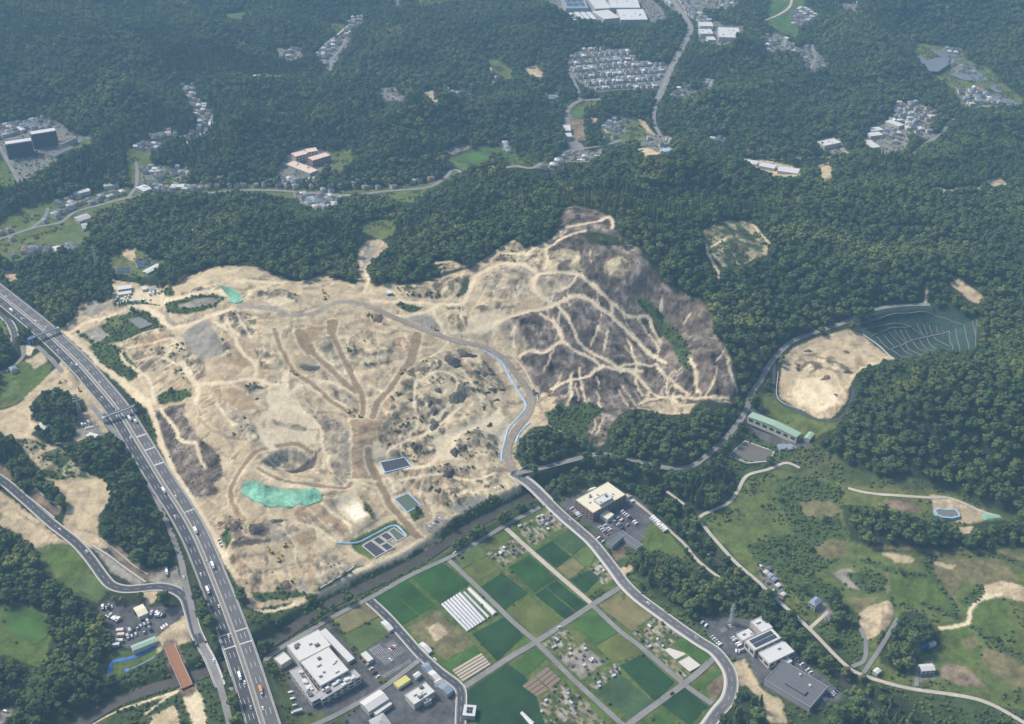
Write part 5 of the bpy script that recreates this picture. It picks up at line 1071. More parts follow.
# truck yard lower left
B('depot_office', 'pale yellow roofed depot office at the top of the truck yard', 'office', [(131.5,609),(140,605.5),(150.5,611.5),(141,616)], 5, M_offw, M_cream, style='gable', rise=1)
B('depot_shed', 'long green roofed shed at the foot of the truck yard', 'shed', [(131,646),(155,636.5),(157,641),(133,651)], 5, M_offw, M_green, style='gable', rise=1)
for k, (u, v) in enumerate(((119,629.5), (118.5,640), (120,634), (115,644))):
    B('container', ['white box container at the left edge of the truck yard, uppermost', 'white box container at the left edge of the truck yard beside the shed', 'pale pink container stack at the left edge of the truck yard', 'white container nearest the wood in the truck yard'][k], 'container', [(u - 3, v - 1), (u + 4, v - 1.6), (u + 4.2, v + .6), (u - 2.8, v + 1.3)], 3, M_pink if k == 2 else M_white, M_pink if k == 2 else M_white, style='slab')
B('site_hut', 'white flat site hut beside the small wood left of the expressway', 'hut', [(87,434.5),(91.5,431),(97,436),(92,440)], 3.5, M_white, M_white, style='slab')
B('site_office', 'long grey site office among trees left of the expressway', 'office', [(38,423.5),(47,421),(52,427),(43,430)], 4, M_grey, M_offw, style='gable', rise=.8)
# landfill works
B('treatment_plant', 'long pale green roofed treatment plant beside the landfill', 'plant', [(748,416.5),(752.5,413),(801,433),(796.5,438)], 8, M_cream, M_green, style='gable', rise=2.2, win=(1, 8))
B('treatment_plant', 'lower cream front hall of the green roofed plant', 'plant', [(754,420),(758,417.5),(787,430),(783,434)], 6, M_cream, M_green, style='slab')
B('storage_shed', 'small pale green shed at the end of the landfill yard', 'shed', [(804,437.5),(809.5,431.5),(814.5,434),(809.5,440)], 4, M_cream, M_green, style='gable', rise=1)
for k in range(2):
    B('solar_array', ['blue grey solar array in front of the green roofed plant, left one', 'blue grey solar array in front of the green roofed plant, right one'][k], 'solar array', [(778.5 + 8.5 * k, 444.5), (786.5 + 8.5 * k, 443.5), (787 + 8.5 * k, 448.5), (779 + 8.5 * k, 449.5)], 1.5, M_grey, M_blue, style='slab')
# houses in the right valley
B('house', 'grey hip-roofed house with pale forecourt by the valley path', 'house', [(809,602),(816.5,596),(822,601),(815,607)], 6, M_offw, M_blue, style='hip', rise=2.4, win=(2, 3))
B('house', 'dark roofed house between trees below the grey hip-roofed house', 'house', [(826,616),(832,613),(835,617),(829,620.5)], 5, M_offw, M_dgrey, style='hip', rise=1.8)
B('house', 'white house with balcony wing above the lower valley path', 'house', [(919.5,664.5),(932.5,664),(934.5,670),(921,671.5)], 6, M_offw, M_white, style='gable', rise=1.5, win=(2, 4))
B('shed', 'small grey shed beside the fork of the valley path', 'shed', [(873,671),(877,667.5),(881,671),(877,674)], 3.5, M_offw, M_lgrey, style='gable', rise=.8)
B('shed', 'blue sheeted shed next to the dark grove on the right', 'shed', [(920,644),(924,641),(927,645),(923,648)], 3, mat('blue_sheet', (.05, .14, .42), .6, .12, .8), MATS['blue_sheet'], style='gable', rise=.7)
B('shed', 'white striped shed next to the blue shed by the grove', 'shed', [(928,642.5),(934,640.5),(936,644),(930,646)], 3, M_offw, M_white, style='gable', rise=.7)
for k, (u, v, mr_) in enumerate(((766,572,M_offw), (774,579,M_blue), (778,585,M_white), (783,594,M_offw), (770,575,M_grey), (769,568,M_dgrey))):
    B('yard_shed', ['cream topped shed at the head of the roadside scrap yard', 'blue roofed shed in the roadside scrap yard', 'white shed in the middle of the roadside scrap yard', 'white stack shed at the foot of the roadside scrap yard', 'grey shed beside the cream topped shed in the scrap yard', 'dark shed at the upper end of the scrap yard'][k], 'shed', [(u - 3, v), (u, v - 2.2), (u + 3, v), (u, v + 2.2)], 2.8, M_grey, mr_, style='gable', rise=.6)
# earthworks compound, upper left
B('site_office', 'white two-storey site office above the vehicle compound of the earthworks', 'office', [(117.5,286.5),(131,284.5),(132,288),(118.5,290)], 5, M_offw, M_white, style='slab', win=(2, 4))
B('site_office', 'lower white site office in front of the two-storey compound office', 'office', [(117.5,292.5),(131,290.5),(131.5,293),(118.5,295)], 3, M_offw, M_white, style='slab')
B('site_hut', 'white hut with green sheets right of the compound offices', 'hut', [(141,287),(146,286),(147.5,289),(142.5,290)], 3, M_offw, M_white, style='slab')
B('site_hut', 'blue-grey hut at the right end of the compound', 'hut', [(150,288),(154,287),(155,290),(151,291)], 3, M_grey, M_blue, style='slab')
B('site_hut', 'pale blue hut beside the pass road on the crest', 'hut', [(386,291.5),(391,290.5),(392,293),(387,294)], 3, M_blue, M_lgrey, style='gable', rise=.6)
for q, lb in (([(115.5,268.5),(129,266.5),(132.5,273),(117,275)], 'dark blue solar field in the clearing nearest the compound'), ([(135.5,262),(150,259.5),(152,264.5),(137,268)], 'dark blue solar field higher in the clearing beside a white shed')):
    B('solar_field', lb, 'solar field', q, 1.6, M_grey, M_blue, style='slab', solar=(6, 3, .96, .94))
B('long_shed', 'long white roofed shed beside the upper solar field', 'shed', [(143,271),(158,263.5),(161,266),(147,274)], 4, M_offw, M_lgrey, style='gable', rise=1)
# far landmarks
for k, q in enumerate(([(4.5,141.5),(31,137.5),(31.5,141),(5,145)], [(30,131.5),(55,127.5),(55.5,131),(30.5,135)])):
    x, y, z0, wd, dp, ang = rect_px(q, 26)
    root = B('apartment_block', ['tall dark-fronted apartment block with white roof, nearer the left edge', 'tall dark-fronted apartment block with white roof, the right-hand one'][k], 'apartment block', None, 26, M_navy, M_white, rect=(x, y, z0, wd, max(dp, 13), ang))
    side = -1 if math.sin(ang - math.pi / 2) * y < 0 else 1
    hd = max(dp, 13) / 2
    slab = MB().box((0, 0, 0), (wd * .98, 1.3, .9)).mesh('balcony', mat('balcony_front', (.13, .13, .15), .8, .1, .5))
    for f in range(8): link('balcony', slab, root, (0, -(hd + .65), 3.2 * f + 2.6))
    fin = MB().box((0, 0, 0), (.35, 1.25, 25)).mesh('party_wall', M_navy)
    for b in range(9): link('party_wall', fin, root, ((b - 4) * wd / 8.4, -(hd + .68), .4))
B('apartment_annex', 'long low tan apartment wing on the right of the dark blocks', 'building', [(59,143),(74,136.5),(75.5,138.5),(61,145.5)], 9, M_pink, M_dgrey, win=(3, 4))
B('apartment_annex', 'grey low building in front of the long tan wing', 'building', [(51,154),(71,145.5),(73,148),(54,157)], 5, M_offw, M_dgrey)
B('school', 'pale terracotta-roofed school block with red brick wall, left wing', 'school', [(292.5,153),(305,150),(307,154),(294,157.5)], 12, M_pink, M_pink, win=(3, 5))
B('school', 'pale terracotta-roofed school tower block at the back', 'school', [(305,149),(316,147.5),(317.5,151),(307,153)], 14, M_pink, M_pink, win=(4, 5))
B('school', 'red brick school block with terracotta roof, right wing', 'school', [(309,157),(327,152),(329,156),(311,161.5)], 11, M_red, M_pink, win=(3, 5))
B('school_hall', 'low wide terracotta-roofed hall in front of the red brick school', 'hall', [(285,164),(294,161),(318,170),(310,174)], 5, M_offw, M_pink, style='flat', units=3)
B('plant_hall', 'white-roofed hall of the far plant, lower white roof', 'factory', [(595,11),(610,9.5),(618,18),(601,20)], 12, M_grey, M_white, units=0)
B('plant_hall', 'white-roofed hall of the far plant cut by the top edge', 'factory', [(587,-3),(602,-3),(612,8),(595,9.5)], 12, M_grey, M_white, units=0)
B('plant_hall', 'long grey hall of the far plant, lower right', 'factory', [(616,9.5),(641,9),(650,20),(621,20)], 12, M_grey, M_lgrey, units=6)
B('plant_hall', 'long grey hall of the far plant cut by the top edge on the right', 'factory', [(604,-3),(634,-3),(643,8),(614,8)], 12, M_grey, M_lgrey, units=6)
B('plant_hall', 'blue-grey hall of the far plant at the left cut by the top edge', 'factory', [(560,-3),(582,-3),(590,8),(567,9)], 12, M_grey, M_blue, units=4, solar=(3, 2, .8, .7))
for k in range(4):
    B('plant_shed', ['narrow white plant shed at the left foot of the far plant, leftmost', 'narrow grey plant shed second from left below the blue-grey hall', 'narrow white plant shed third from left below the blue-grey hall', 'narrow grey plant shed nearest the lower white roof of the far plant'][k], 'shed', [(568 + 6 * k, 12), (572.5 + 6 * k, 11.8), (578 + 6 * k, 19), (573.5 + 6 * k, 19.3)], 8, M_grey, (M_white, M_lgrey)[k % 2], style='slab')
B('works_hall', 'white long hall at the top of the second far works', 'factory', [(699,22),(712,22),(713,26.5),(699.5,26.5)], 9, M_offw, M_white)
B('works_hall', 'wide white hall at the right of the second far works', 'factory', [(715,27),(736,28),(743,38),(722,37.5)], 9, M_offw, M_white, units=6)
B('works_hall', 'small white hall at the lower left of the second far works', 'factory', [(706,36.5),(714,36.5),(716,40),(708,40)], 8, M_offw, M_white)
B('works_hall', 'pale grey hall at the left of the second far works', 'factory', [(699,29),(711,29),(713,34),(700,34)], 8, M_offw, M_lgrey, units=4)
B('long_barn', 'white-roofed barn beside the curved far road', 'barn', [(561,125),(570,125),(571,131),(562,131)], 7, M_offw, M_white)
B('long_barn', 'lower white-roofed barn beside the curved far road', 'barn', [(561,133),(571,133),(572,137),(562,137)], 7, M_offw, M_lgrey)
B('blue_barn', 'pale blue roofed barn below the dirt plot on the far hill', 'barn', [(661,149),(670,148),(670.5,151),(662,152)], 5, M_offw, mat('pale_blue_roofing', (.34, .46, .58), .6, .06, .6), style='gable')
B('clinic_block', 'white stepped building in the small clearing right of centre top', 'building', [(819,141),(836,138),(839,143),(822,147)], 8, M_offw, M_white, units=3)
for k, q in enumerate(([(869,128),(880,126.5),(882,130),(870,131.5)], [(868,133),(880,131.5),(882,135),(869,136.5)], [(863,141),(871,140),(880,147),(872,148)], [(889,119),(903,124),(900,127),(887,122)])):
    B('village_hall', ['white long hall uppermost in the right-hand far village', 'white long hall second in the right-hand far village', 'white hall at the foot of the right-hand far village', 'diagonal white hall in the upper right far village'][k], 'hall', q, 6, M_offw, M_white, style='slab')
for k, q in enumerate(([(743,159),(758,161),(757,165),(744,162.5)], [(760,162),(776,165),(775,169),(760,166)], [(778,166),(799,169),(799,174),(779,171)])):
    B('yard_hall', ['pale grey hall at the left of the dirt yard on the far slope', 'pale grey hall in the middle of the dirt yard on the far slope', 'pale grey hall at the right of the dirt yard on the far slope'][k], 'hall', q, 5, M_offw, M_lgrey, style='slab')
for k, q in enumerate(([(72,192),(88,188),(90,191),(74,195)], [(103,184),(118,182),(119,185),(104,187)], [(171,184),(184,184),(185,187),(172,187)], [(53,247),(62,244.5),(64,248.5),(55,251)], [(75,217),(88,213),(90,218),(78,222)], [(81,224),(91,222),(93,227),(83,229)], [(253,75),(263,75),(263,78),(253,78)], [(271,76),(282,76.5),(282,79),(271,78.5)], [(185,229),(198,229),(198,231),(185,231)], [(137,187),(145,184),(150,189),(142,192)])):
    B('village_hall', ['long grey-roofed hall at the left of the valley village', 'grey-roofed hall in the valley village left of the road fork', 'white hall above the valley road in the left village', 'white-roofed barn beside the green field of the left valley', 'grey tiled temple-like hall above the green field', 'grey tiled side hall below the temple-like hall', 'white-roofed poultry shed in the far left forest, left one', 'white-roofed poultry shed in the far left forest, right one', 'thin white shed in the clearing above the crest', 'pale hall beside the road fork of the left valley'][k], 'hall', q, 5, M_offw, (M_lgrey, M_grey, M_white, M_white, M_grey, M_grey, M_white, M_white, M_white, M_lgrey)[k], style='gable', rise=1.4)

# ------------------------------------------------------------------ houses of the villages and the estate
ROOFS = {'dark grey': mat('tile_dark', (.10, .105, .115), .7, .1, .8), 'blue-grey': mat('tile_blue', (.20, .235, .28), .7, .1, .8), 'brown': mat('tile_brown', (.20, .14, .11), .7, .1, .8), 'pale grey': mat('tile_pale', (.44, .45, .46), .7, .08, .8), 'white': M_white}
WALLS = [M_offw, M_white, mat('beige_render', (.50, .44, .36), .8, .08, .6)]
HK = {}
def house_meshes(k, rn):
    key = (k, rn)
    if key not in HK:
        wd, dp, h = ((9.5, 7.5, 5.2), (8, 7, 5.6), (11, 7.5, 4.6), (7.5, 6.5, 3.4))[k]
        w_ = MB().box((0, 0, -1.8), (wd, dp, h + 1.8)); r_ = MB().gable((0, 0, 0), wd, dp, h + .02, 1.9, 0, .55, .18, hip=(0 if k % 2 else dp * .42))
        HK[key] = (w_.mesh('wall', WALLS[k % 3]), r_.mesh('roof', ROOFS[rn]))
    return HK[key]
placed = []; HOUSES = []
def put_house(x, y, ang, place, group, r, small=False):
    for (a, b) in placed[-400:]:
        if (a - x) ** 2 + (b - y) ** 2 < 105: return False
    placed.append((x, y))
    rn = r.choices(list(ROOFS), (.42, .26, .14, .12, .06))[0]; k = r.choice((0, 0, 1, 2)) if not small else 3
    HOUSES.append((x, y, gz(x, y), ang, rn, k, place, group))
    return True
def village(poly, n_, place, group, seed, pitch=12.5, ang=None, prob=1.0):
    r = random.Random(seed); p = survey(poly); a = ang if ang is not None else math.atan2(*(p[1] - p[0])[::-1]); ca, sa = math.cos(a), math.sin(a)
    c = p.mean(0); span = max(np.ptp(p[:, 0]), np.ptp(p[:, 1])); N = int(span / pitch) + 2; cand = []
    for i in range(-N, N + 1):
        for j in range(-N, N + 1):
            if ang is not None and (j % 3 == 0): continue
            lx, ly = i * pitch + r.uniform(-1.2, 1.2), j * pitch * 1.05 + r.uniform(-1.2, 1.2); cand.append((c[0] + lx * ca - ly * sa, c[1] + lx * sa + ly * ca))
    m_ = poly_mask(p, X0, Y0, 2.0, int((X1 - X0) / 2), int((Y1 - Y0) / 2)); i0, i1, j0, j1, mk = m_
    r.shuffle(cand); cnt = 0
    for x, y in cand:
        if cnt >= n_: break
        i, j = int((x - X0) / 2) - i0, int((y - Y0) / 2) - j0
        if not (0 <= i < mk.shape[0] and 0 <= j < mk.shape[1] and mk[i, j]) or float(road_clear(np.array([x]), np.array([y]))[0]) < 5.5: continue
        if put_house(x, y, a + r.choice((0, math.pi / 2)) + r.uniform(-.08, .08), place, group, r): cnt += 1
village([(567,61),(580,50),(628,49),(633,58),(640,62),(667,65),(662,80),(657,89),(620,89),(598,91),(586,86),(569,73)], 235, 'in the dense housing estate below the far plant', 'houses of the hillside estate', 1, 12.6, ang=.18)
VIL = [([(60,246),(80,240),(86,247),(66,255)], 5, 'on the green rise of the left valley', 'houses on the green rise'), ([(216,184),(256,183),(258,188),(218,190)], 7, 'between the left village and the school road', 'houses between village and school road'), ([(181,86),(195,85),(198,100),(208,110),(214,118),(212,128),(200,138),(184,143),(182,138),(196,130),(196,118),(190,105)], 24, 'in the narrow valley of the upper left forest', 'houses of the upper left valley'),
 ([(350,18),(364,17),(362,24),(352,30),(350,42),(340,56),(330,72),(325,66),(316,54),(330,40),(342,36)], 30, 'in the wedge-shaped hamlet at the top left of centre', 'houses of the top hamlet'),
 ([(276,48),(300,48),(304,58),(288,62),(278,57)], 4, 'in the tiny clearing left of the top hamlet', 'houses of the tiny clearing'), ([(371,95),(382,88),(395,86),(398,94),(412,98),(404,104),(385,101),(372,99)], 7, 'in the forest clearing above the school', 'houses of the forest clearing'), ([(445,90),(470,90),(470,95),(448,95)], 3, 'along the forest lane top centre', 'houses of the forest lane'),
 ([(132,147),(140,142),(160,143),(160,150),(134,151)], 6, 'in the row under the upper left forest', 'houses under the upper left forest'), ([(146,133),(162,131),(178,132),(176,137),(152,139)], 5, 'in the small cluster with a blue roof upper left', 'houses of the small upper left cluster'), ([(140,166),(166,166),(163,180),(142,181)], 6, 'in the cluster above the left valley road', 'houses above the left valley road'), ([(170,170),(186,166),(190,176),(176,180)], 4, 'in the second cluster above the left valley road', 'houses of the second cluster above the valley road'),
 ([(-4,128),(20,122),(45,117),(58,124),(50,128),(28,132),(10,136),(-4,140)], 24, 'behind the dark apartment blocks', 'houses behind the apartment blocks'),
 ([(30,222),(60,212),(75,204),(100,196),(128,190),(130,195),(100,202),(75,210),(58,220),(34,228)], 13, 'along the lower left valley road', 'houses along the left valley road'), ([(55,205),(64,196),(80,192),(78,200),(62,210)], 5, 'above the bend of the left valley road', 'houses above the valley road bend'), ([(-2,232),(12,228),(14,240),(-2,244)], 6, 'at the left edge of the valley', 'houses at the left edge'), ([(10,250),(40,246),(52,250),(46,256),(14,258)], 6, 'below the left valley fields', 'houses below the left fields'),
 ([(130,184),(160,186),(210,184),(212,191),(160,193),(132,192)], 14, 'in the village at the left road fork', 'houses of the road fork village'), ([(150,197),(180,197),(205,196),(190,200),(155,201)], 7, 'under the left village road', 'houses under the village road'), ([(215,180),(235,180),(240,188),(216,188)], 6, 'right of the left village', 'houses right of the left village'),
 ([(260,184),(290,180),(330,184),(395,182),(395,189),(330,190),(262,188)], 24, 'strung along the valley road below the school', 'houses along the valley road'), ([(296,196),(325,191),(342,195),(340,206),(320,211),(300,204)], 26, 'in the tight cluster below the school', 'houses of the tight cluster'), ([(405,181),(440,176),(444,180),(412,186)], 5, 'near the bend of the central valley road', 'houses near the central bend'),
 ([(498,143),(508,143),(514,152),(508,154)], 4, 'at the corner of the bright green far field', 'houses at the far green field'), ([(538,163),(556,160),(568,150),(585,152),(600,152),(600,160),(585,163),(565,163),(556,170),(538,170)], 16, 'at the lower far junction', 'houses of the far junction'), ([(590,142),(610,138),(625,136),(626,142),(608,147),(592,148)], 9, 'along the road above the far junction', 'houses above the far junction'), ([(600,128),(612,118),(626,122),(624,134),(604,132)], 8, 'on the knoll with bare earth', 'houses on the bare knoll'), ([(640,137),(660,135),(672,140),(672,147),(656,147),(645,145)], 8, 'at the end of the branch road', 'houses at the branch road end'), ([(543,94),(558,94),(558,100),(546,101)], 5, 'left of the curved far road', 'houses left of the curved road'), ([(555,113),(562,112),(562,125),(558,122)], 4, 'beside the barns of the curved road', 'houses beside the barns'),
 ([(666,98),(682,86),(692,86),(690,92),(680,100)], 7, 'right of the far highway', 'houses right of the highway'), ([(704,78),(714,84),(712,88),(702,86)], 4, 'on the spur right of the highway', 'houses on the spur'), ([(710,136),(728,137),(728,143),(712,144)], 5, 'in the gap of the central right forest', 'houses in the forest gap'),
 ([(657,-3),(672,8),(690,16),(704,25),(710,20),(700,13),(688,4),(680,-3)], 34, 'in the strip town at the top edge', 'houses of the top strip town'), ([(706,6),(720,10),(738,8),(735,-3),(708,-3)], 14, 'beside the strip town at the top edge', 'houses beside the strip town'), ([(788,18),(800,8),(812,10),(818,18),(800,27),(790,25)], 20, 'in the hamlet beside the top right rice fields', 'houses beside the top right fields'), ([(764,36),(775,33),(790,42),(800,52),(785,54),(765,52)], 18, 'in the hamlet right of the second works', 'houses right of the second works'), ([(798,48),(810,42),(822,58),(828,66),(815,72),(805,68)], 12, 'along the short lane top right', 'houses of the short lane'), ([(838,3),(858,4),(856,12),(840,10)], 6, 'at the top right edge of the forest', 'houses at the top right edge'),
 ([(943,48),(962,50),(960,55),(940,53)], 5, 'between the far ponds', 'houses between the far ponds'), ([(950,62),(970,66),(985,74),(968,76),(952,72)], 7, 'on the spit by the far ponds', 'houses on the pond spit'), ([(955,88),(980,88),(990,98),(1000,100),(1000,106),(965,106)], 20, 'in the village below the far ponds', 'houses below the far ponds'), ([(895,103),(915,102),(938,112),(935,118),(928,132),(942,138),(935,142),(918,136),(905,128),(888,122)], 26, 'in the right-hand far village', 'houses of the right far village'), ([(884,128),(900,130),(898,145),(886,142)], 7, 'at the foot of the right-hand far village', 'houses at the village foot'),
 ([(5,371),(20,366),(24,372),(10,378)], 2, 'beside the lane at the left edge', 'houses at the left lane'),]
for k, (pl, n_, plc, grp) in enumerate(VIL): village(pl, int(n_ * 1.5), plc, grp, 50 + k, 11.0)
HOUSES.sort(key=lambda q: q[1])
rest = {}
for n_, (x, y, z, a, rn, k, place, group) in enumerate(HOUSES):
    w_, rf = house_meshes(k, rn)
    if n_ < 285:
        o = empty('house', (x, y, z), a); link('wall', w_, o); link('roof', rf, o)
        tag(o, 'small house with %s roof %s' % (rn, place), 'house', '%s, %s roofs' % (group, rn))
    else:
        ca, sa = math.cos(a), math.sin(a)
        for me_ in (w_, rf):
            mb = rest.setdefault(me_.materials[0].name, (MB(), me_.materials[0]))[0]
            mb.add([(x + v.co.x * ca - v.co.y * sa, y + v.co.x * sa + v.co.y * ca, z + v.co.z) for v in me_.vertices], [tuple(f.vertices) for f in me_.polygons])
dh = MB(); dm = []
for nm, (mb, m_) in rest.items(): dh.add(mb.v, mb.f, len(dm)); dm.append(m_)
struct(dh.build('distant_houses', dm), 'stuff')

# ------------------------------------------------------------------ garden sheds on the allotments
rs = random.Random(77)
for k, (poly, n_, plc) in enumerate((([(486,553),(516,539),(528,551),(503,567)], 12, 'in the allotments left of the pale field lane'), ([(515,528),(537,518),(557,530),(533,547)], 10, 'in the allotments right of the pale field lane'), ([(537,518),(553,511),(574,524),(557,531)], 10, 'in the allotments under the bridge road'), ([(537,701),(562,683),(586,703),(608,728),(548,728)], 12, 'in the allotments at the bottom edge'), ([(542,643),(564,628),(578,643),(562,659)], 9, 'in the allotments at the field crossroads'), ([(562,658),(584,643),(605,663),(580,679)], 16, 'in the pale storage yard among the fields'), ([(582,681),(618,663),(620,673),(595,691)], 7, 'in the allotments below the pale storage yard'), ([(632,633),(657,617),(683,636),(658,654),(642,644)], 13, 'in the allotments under the main road'), ([(586,566),(609,557),(623,578),(602,585)], 10, 'in the plots at the main road junction'), ([(757,568),(765,564),(775,572),(782,586),(788,598),(778,600),(764,584)], 10, 'in the roadside scrap yard of the right valley'))):
    p = survey(poly); i0, i1, j0, j1, mk = poly_mask(p, X0, Y0, 2.0, int((X1 - X0) / 2), int((Y1 - Y0) / 2)); cells = np.argwhere(mk); a0 = math.atan2(*(p[1] - p[0])[::-1])
    for c in range(n_):
        i, j = cells[rs.randrange(len(cells))]; x, y = X0 + (i0 + i) * 2.0, Y0 + (j0 + j) * 2.0
        if float(road_clear(np.array([x]), np.array([y]))[0]) < 2.5: continue
        rn = rs.choice(('white', 'blue-grey', 'pale grey', 'brown', 'dark grey')); wd, dp, h = rs.choice(((2.6, 2.0, 1.8), (3.6, 2.2, 1.9), (2.0, 1.7, 1.7)))
        key = ('shed', rn, wd)
        if key not in HK: HK[key] = (MB().box((0, 0, -.5), (wd, dp, h + .5)).mesh('wall', M_grey), MB().gable((0, 0, 0), wd, dp, h + .02, .5, 0, .2, .08).mesh('roof', ROOFS[rn]))
        o = empty('garden_shed', (x, y, gz(x, y)), a0 + rs.choice((0, math.pi / 2))); link('wall', HK[key][0], o); link('roof', HK[key][1], o)
        tag(o, 'tiny garden shed with %s roof %s' % (rn, plc), 'shed', 'garden sheds with %s roof %s' % (rn, plc))

# ------------------------------------------------------------------ greenhouses
def tunnels(quad, n_, label, m_, h=2.6, frac=.92):
    p = survey(quad); c = p.mean(0); root = empty('greenhouse', (c[0], c[1], gz(*c)))
    for k in range(n_):
        f0, f1 = (k + (1 - frac) / 2) / n_, (k + 1 - (1 - frac) / 2) / n_
        a0, a1 = p[0] + (p[1] - p[0]) * f0, p[0] + (p[1] - p[0]) * f1; b0, b1 = p[3] + (p[2] - p[3]) * f0, p[3] + (p[2] - p[3]) * f1
        vs, N = [], 8
        for (q0, q1) in ((a0, a1), (b0, b1)):
            for j in range(N + 1):
                t = j / N; q = q0 + (q1 - q0) * (.5 - .5 * math.cos(math.pi * t)); vs.append((q[0] - c[0], q[1] - c[1], h * (.15 + .85 * math.sin(math.pi * t)) if 0 < j < N else -.2))
        fs = [(j, j + 1, N + 2 + j, N + 1 + j) for j in range(N)] + [tuple(range(N, -1, -1)), tuple(range(N + 1, 2 * N + 2))]
        MB().add(vs, fs).build('tunnel', m_, root)
    tag(root, label, 'greenhouse')
M_poly = mat('greenhouse_film', (.40, .42, .44), .35, .08, .5, spec=.4)
tunnels([(441,605),(461,592.5),(486,620),(467,632)], 7, 'large pale multi-span greenhouse between the rice fields', M_poly, 1.7, .97)
tunnels([(467,590),(471,588),(497.5,613),(492.5,616)], 1, 'single white tunnel greenhouse along the field road', M_white)
tunnels([(463,593),(465,591.5),(490,617),(487.5,618.5)], 1, 'narrow white tunnel beside the multi-span greenhouse', M_poly, 1.6)
tunnels([(520,714),(523,712),(535,723),(531,727)], 1, 'white tunnel at the bottom edge beside the dark green field', M_white, 2)

# ------------------------------------------------------------------ vehicles
PAINT = {'white': (.70, .70, .69), 'silver': (.42, .43, .44), 'black': (.03, .03, .035), 'dark blue': (.04, .06, .13), 'red': (.30, .04, .035), 'orange': (.62, .24, .06)}
M_tyre = mat('tyre', (.02, .02, .02), .9, .1, 1.0); VK = {}
_wheel = None
def taper(mb, c, size, top, mi=0):
    hx, hy = size[0] / 2, size[1] / 2; tx0, tx1, ty = top
    vs = [(c[0] - hx, -hy, c[2]), (c[0] + hx, -hy, c[2]), (c[0] + hx, hy, c[2]), (c[0] - hx, hy, c[2]), (c[0] - hx + tx0, -hy + ty, c[2] + size[2]), (c[0] + hx - tx1, -hy + ty, c[2] + size[2]), (c[0] + hx - tx1, hy - ty, c[2] + size[2]), (c[0] - hx + tx0, hy - ty, c[2] + size[2])]
    return mb.add(vs, [(3, 2, 1, 0), (4, 5, 6, 7), (0, 1, 5, 4), (1, 2, 6, 5), (2, 3, 7, 6), (3, 0, 4, 7)], mi)
def wheel_mesh(r, wd):
    mb = MB(); n_ = 10; vs = []
    for y in (-wd / 2, wd / 2):
        for k in range(n_): vs.append((r * math.cos(k * math.tau / n_), y, r + r * math.sin(k * math.tau / n_)))
    mb.add(vs, [tuple(range(n_ - 1, -1, -1)), tuple(range(n_, 2 * n_))] + [(k, (k + 1) % n_, n_ + (k + 1) % n_, n_ + k) for k in range(n_)])
    return mb.mesh('wheel', M_tyre)
W_car, W_trk = wheel_mesh(.33, .24), wheel_mesh(.48, .32)
def vehicle_parts(kind, colr):
    key = (kind, colr)
    if key not in VK:
        pm = mat('paint_' + colr.replace(' ', '_'), PAINT[colr], .3, .03, 1.0, spec=.5); P_ = []
        if kind == 'car':
            b = MB(); taper(b, (0, 0, .25), (4.4, 1.76, .62), (.1, .15, .06)); b.box((-.25, 0, 1.40), (1.9, 1.28, .07)); P_.append(('body', b.mesh('body', pm)))
            P_.append(('window', taper(MB(), (-.2, 0, .87), (3.0, 1.6, .53), (.5, .75, .16)).mesh('window', M_glass))); wp, wm = ((1.35, .8), (1.35, -.8), (-1.35, .8), (-1.35, -.8)), W_car
        elif kind == 'van':
            b = MB(); taper(b, (0, 0, .3), (4.8, 1.9, 1.0), (.05, .1, .04)); taper(b, (-.35, 0, 1.72), (3.9, 1.8, .22), (.1, .3, .12)); P_.append(('body', b.mesh('body', pm)))
            P_.append(('window', taper(MB(), (-.1, 0, 1.3), (4.5, 1.84, .42), (.08, .45, .05)).mesh('window', M_glass))); wp, wm = ((1.5, .85), (1.5, -.85), (-1.5, .85), (-1.5, -.85)), W_car
        else:
            L = 10.0 if kind == 'truck' else 6.0
            P_.append(('cargo_box', MB().box((-1.1, 0, .95), (L - 2.3, 2.4, 2.5)).mesh('cargo_box', pm if colr != 'orange' else mat('paint_orange', PAINT['orange'], .4)))); b = MB(); taper(b, (L / 2 - 1.1 + .1, 0, .55), (2.0, 2.3, 1.1), (.02, .05, .03)); taper(b, (L / 2 - 1.05, 0, 2.25), (1.9, 2.2, .3), (.05, .2, .1)); b.box((-.6, 0, .55), (L - 1.6, 1.0, .35)); P_.append(('cab', b.mesh('cab', M_white)))
            P_.append(('window', taper(MB(), (L / 2 - 1.0, 0, 1.65), (2.0, 2.24, .6), (.05, .16, .04)).mesh('window', M_glass))); wp, wm = ((L / 2 - 1.2, 1.0), (L / 2 - 1.2, -1.0), (-L / 2 + 1.6, 1.0), (-L / 2 + 1.6, -1.0)), W_trk
        VK[key] = (P_, wp, wm)
    return VK[key]
NV = [0]
def vehicle(x, y, z, ang, kind, colr, place, group):
    P_, wp, wm = vehicle_parts(kind, colr); o = empty({'car': 'car', 'van': 'van', 'truck': 'truck', 'lorry': 'truck'}[kind], (x, y, z), ang)
    for nme, me_ in P_: link(nme, me_, o)
    for (wx_, wy_) in wp: link('wheel', wm, o, (wx_, wy_, 0))
    tag(o, '%s %s %s' % (colr, {'car': 'car', 'van': 'van', 'truck': 'box truck', 'lorry': 'small box truck'}[kind], place), {'lorry': 'truck'}.get(kind, kind), '%s %ss %s' % (colr, {'lorry': 'small truck'}.get(kind, kind), group)); NV[0] += 1
    return o
def near_path(s, z, x, y):
    k = int(np.argmin((s[:, 0] - x) ** 2 + (s[:, 1] - y) ** 2)); k2 = min(k + 1, len(s) - 1); t = s[k2] - s[k2 - 1]
    return float(z[k]), math.atan2(t[1], t[0])
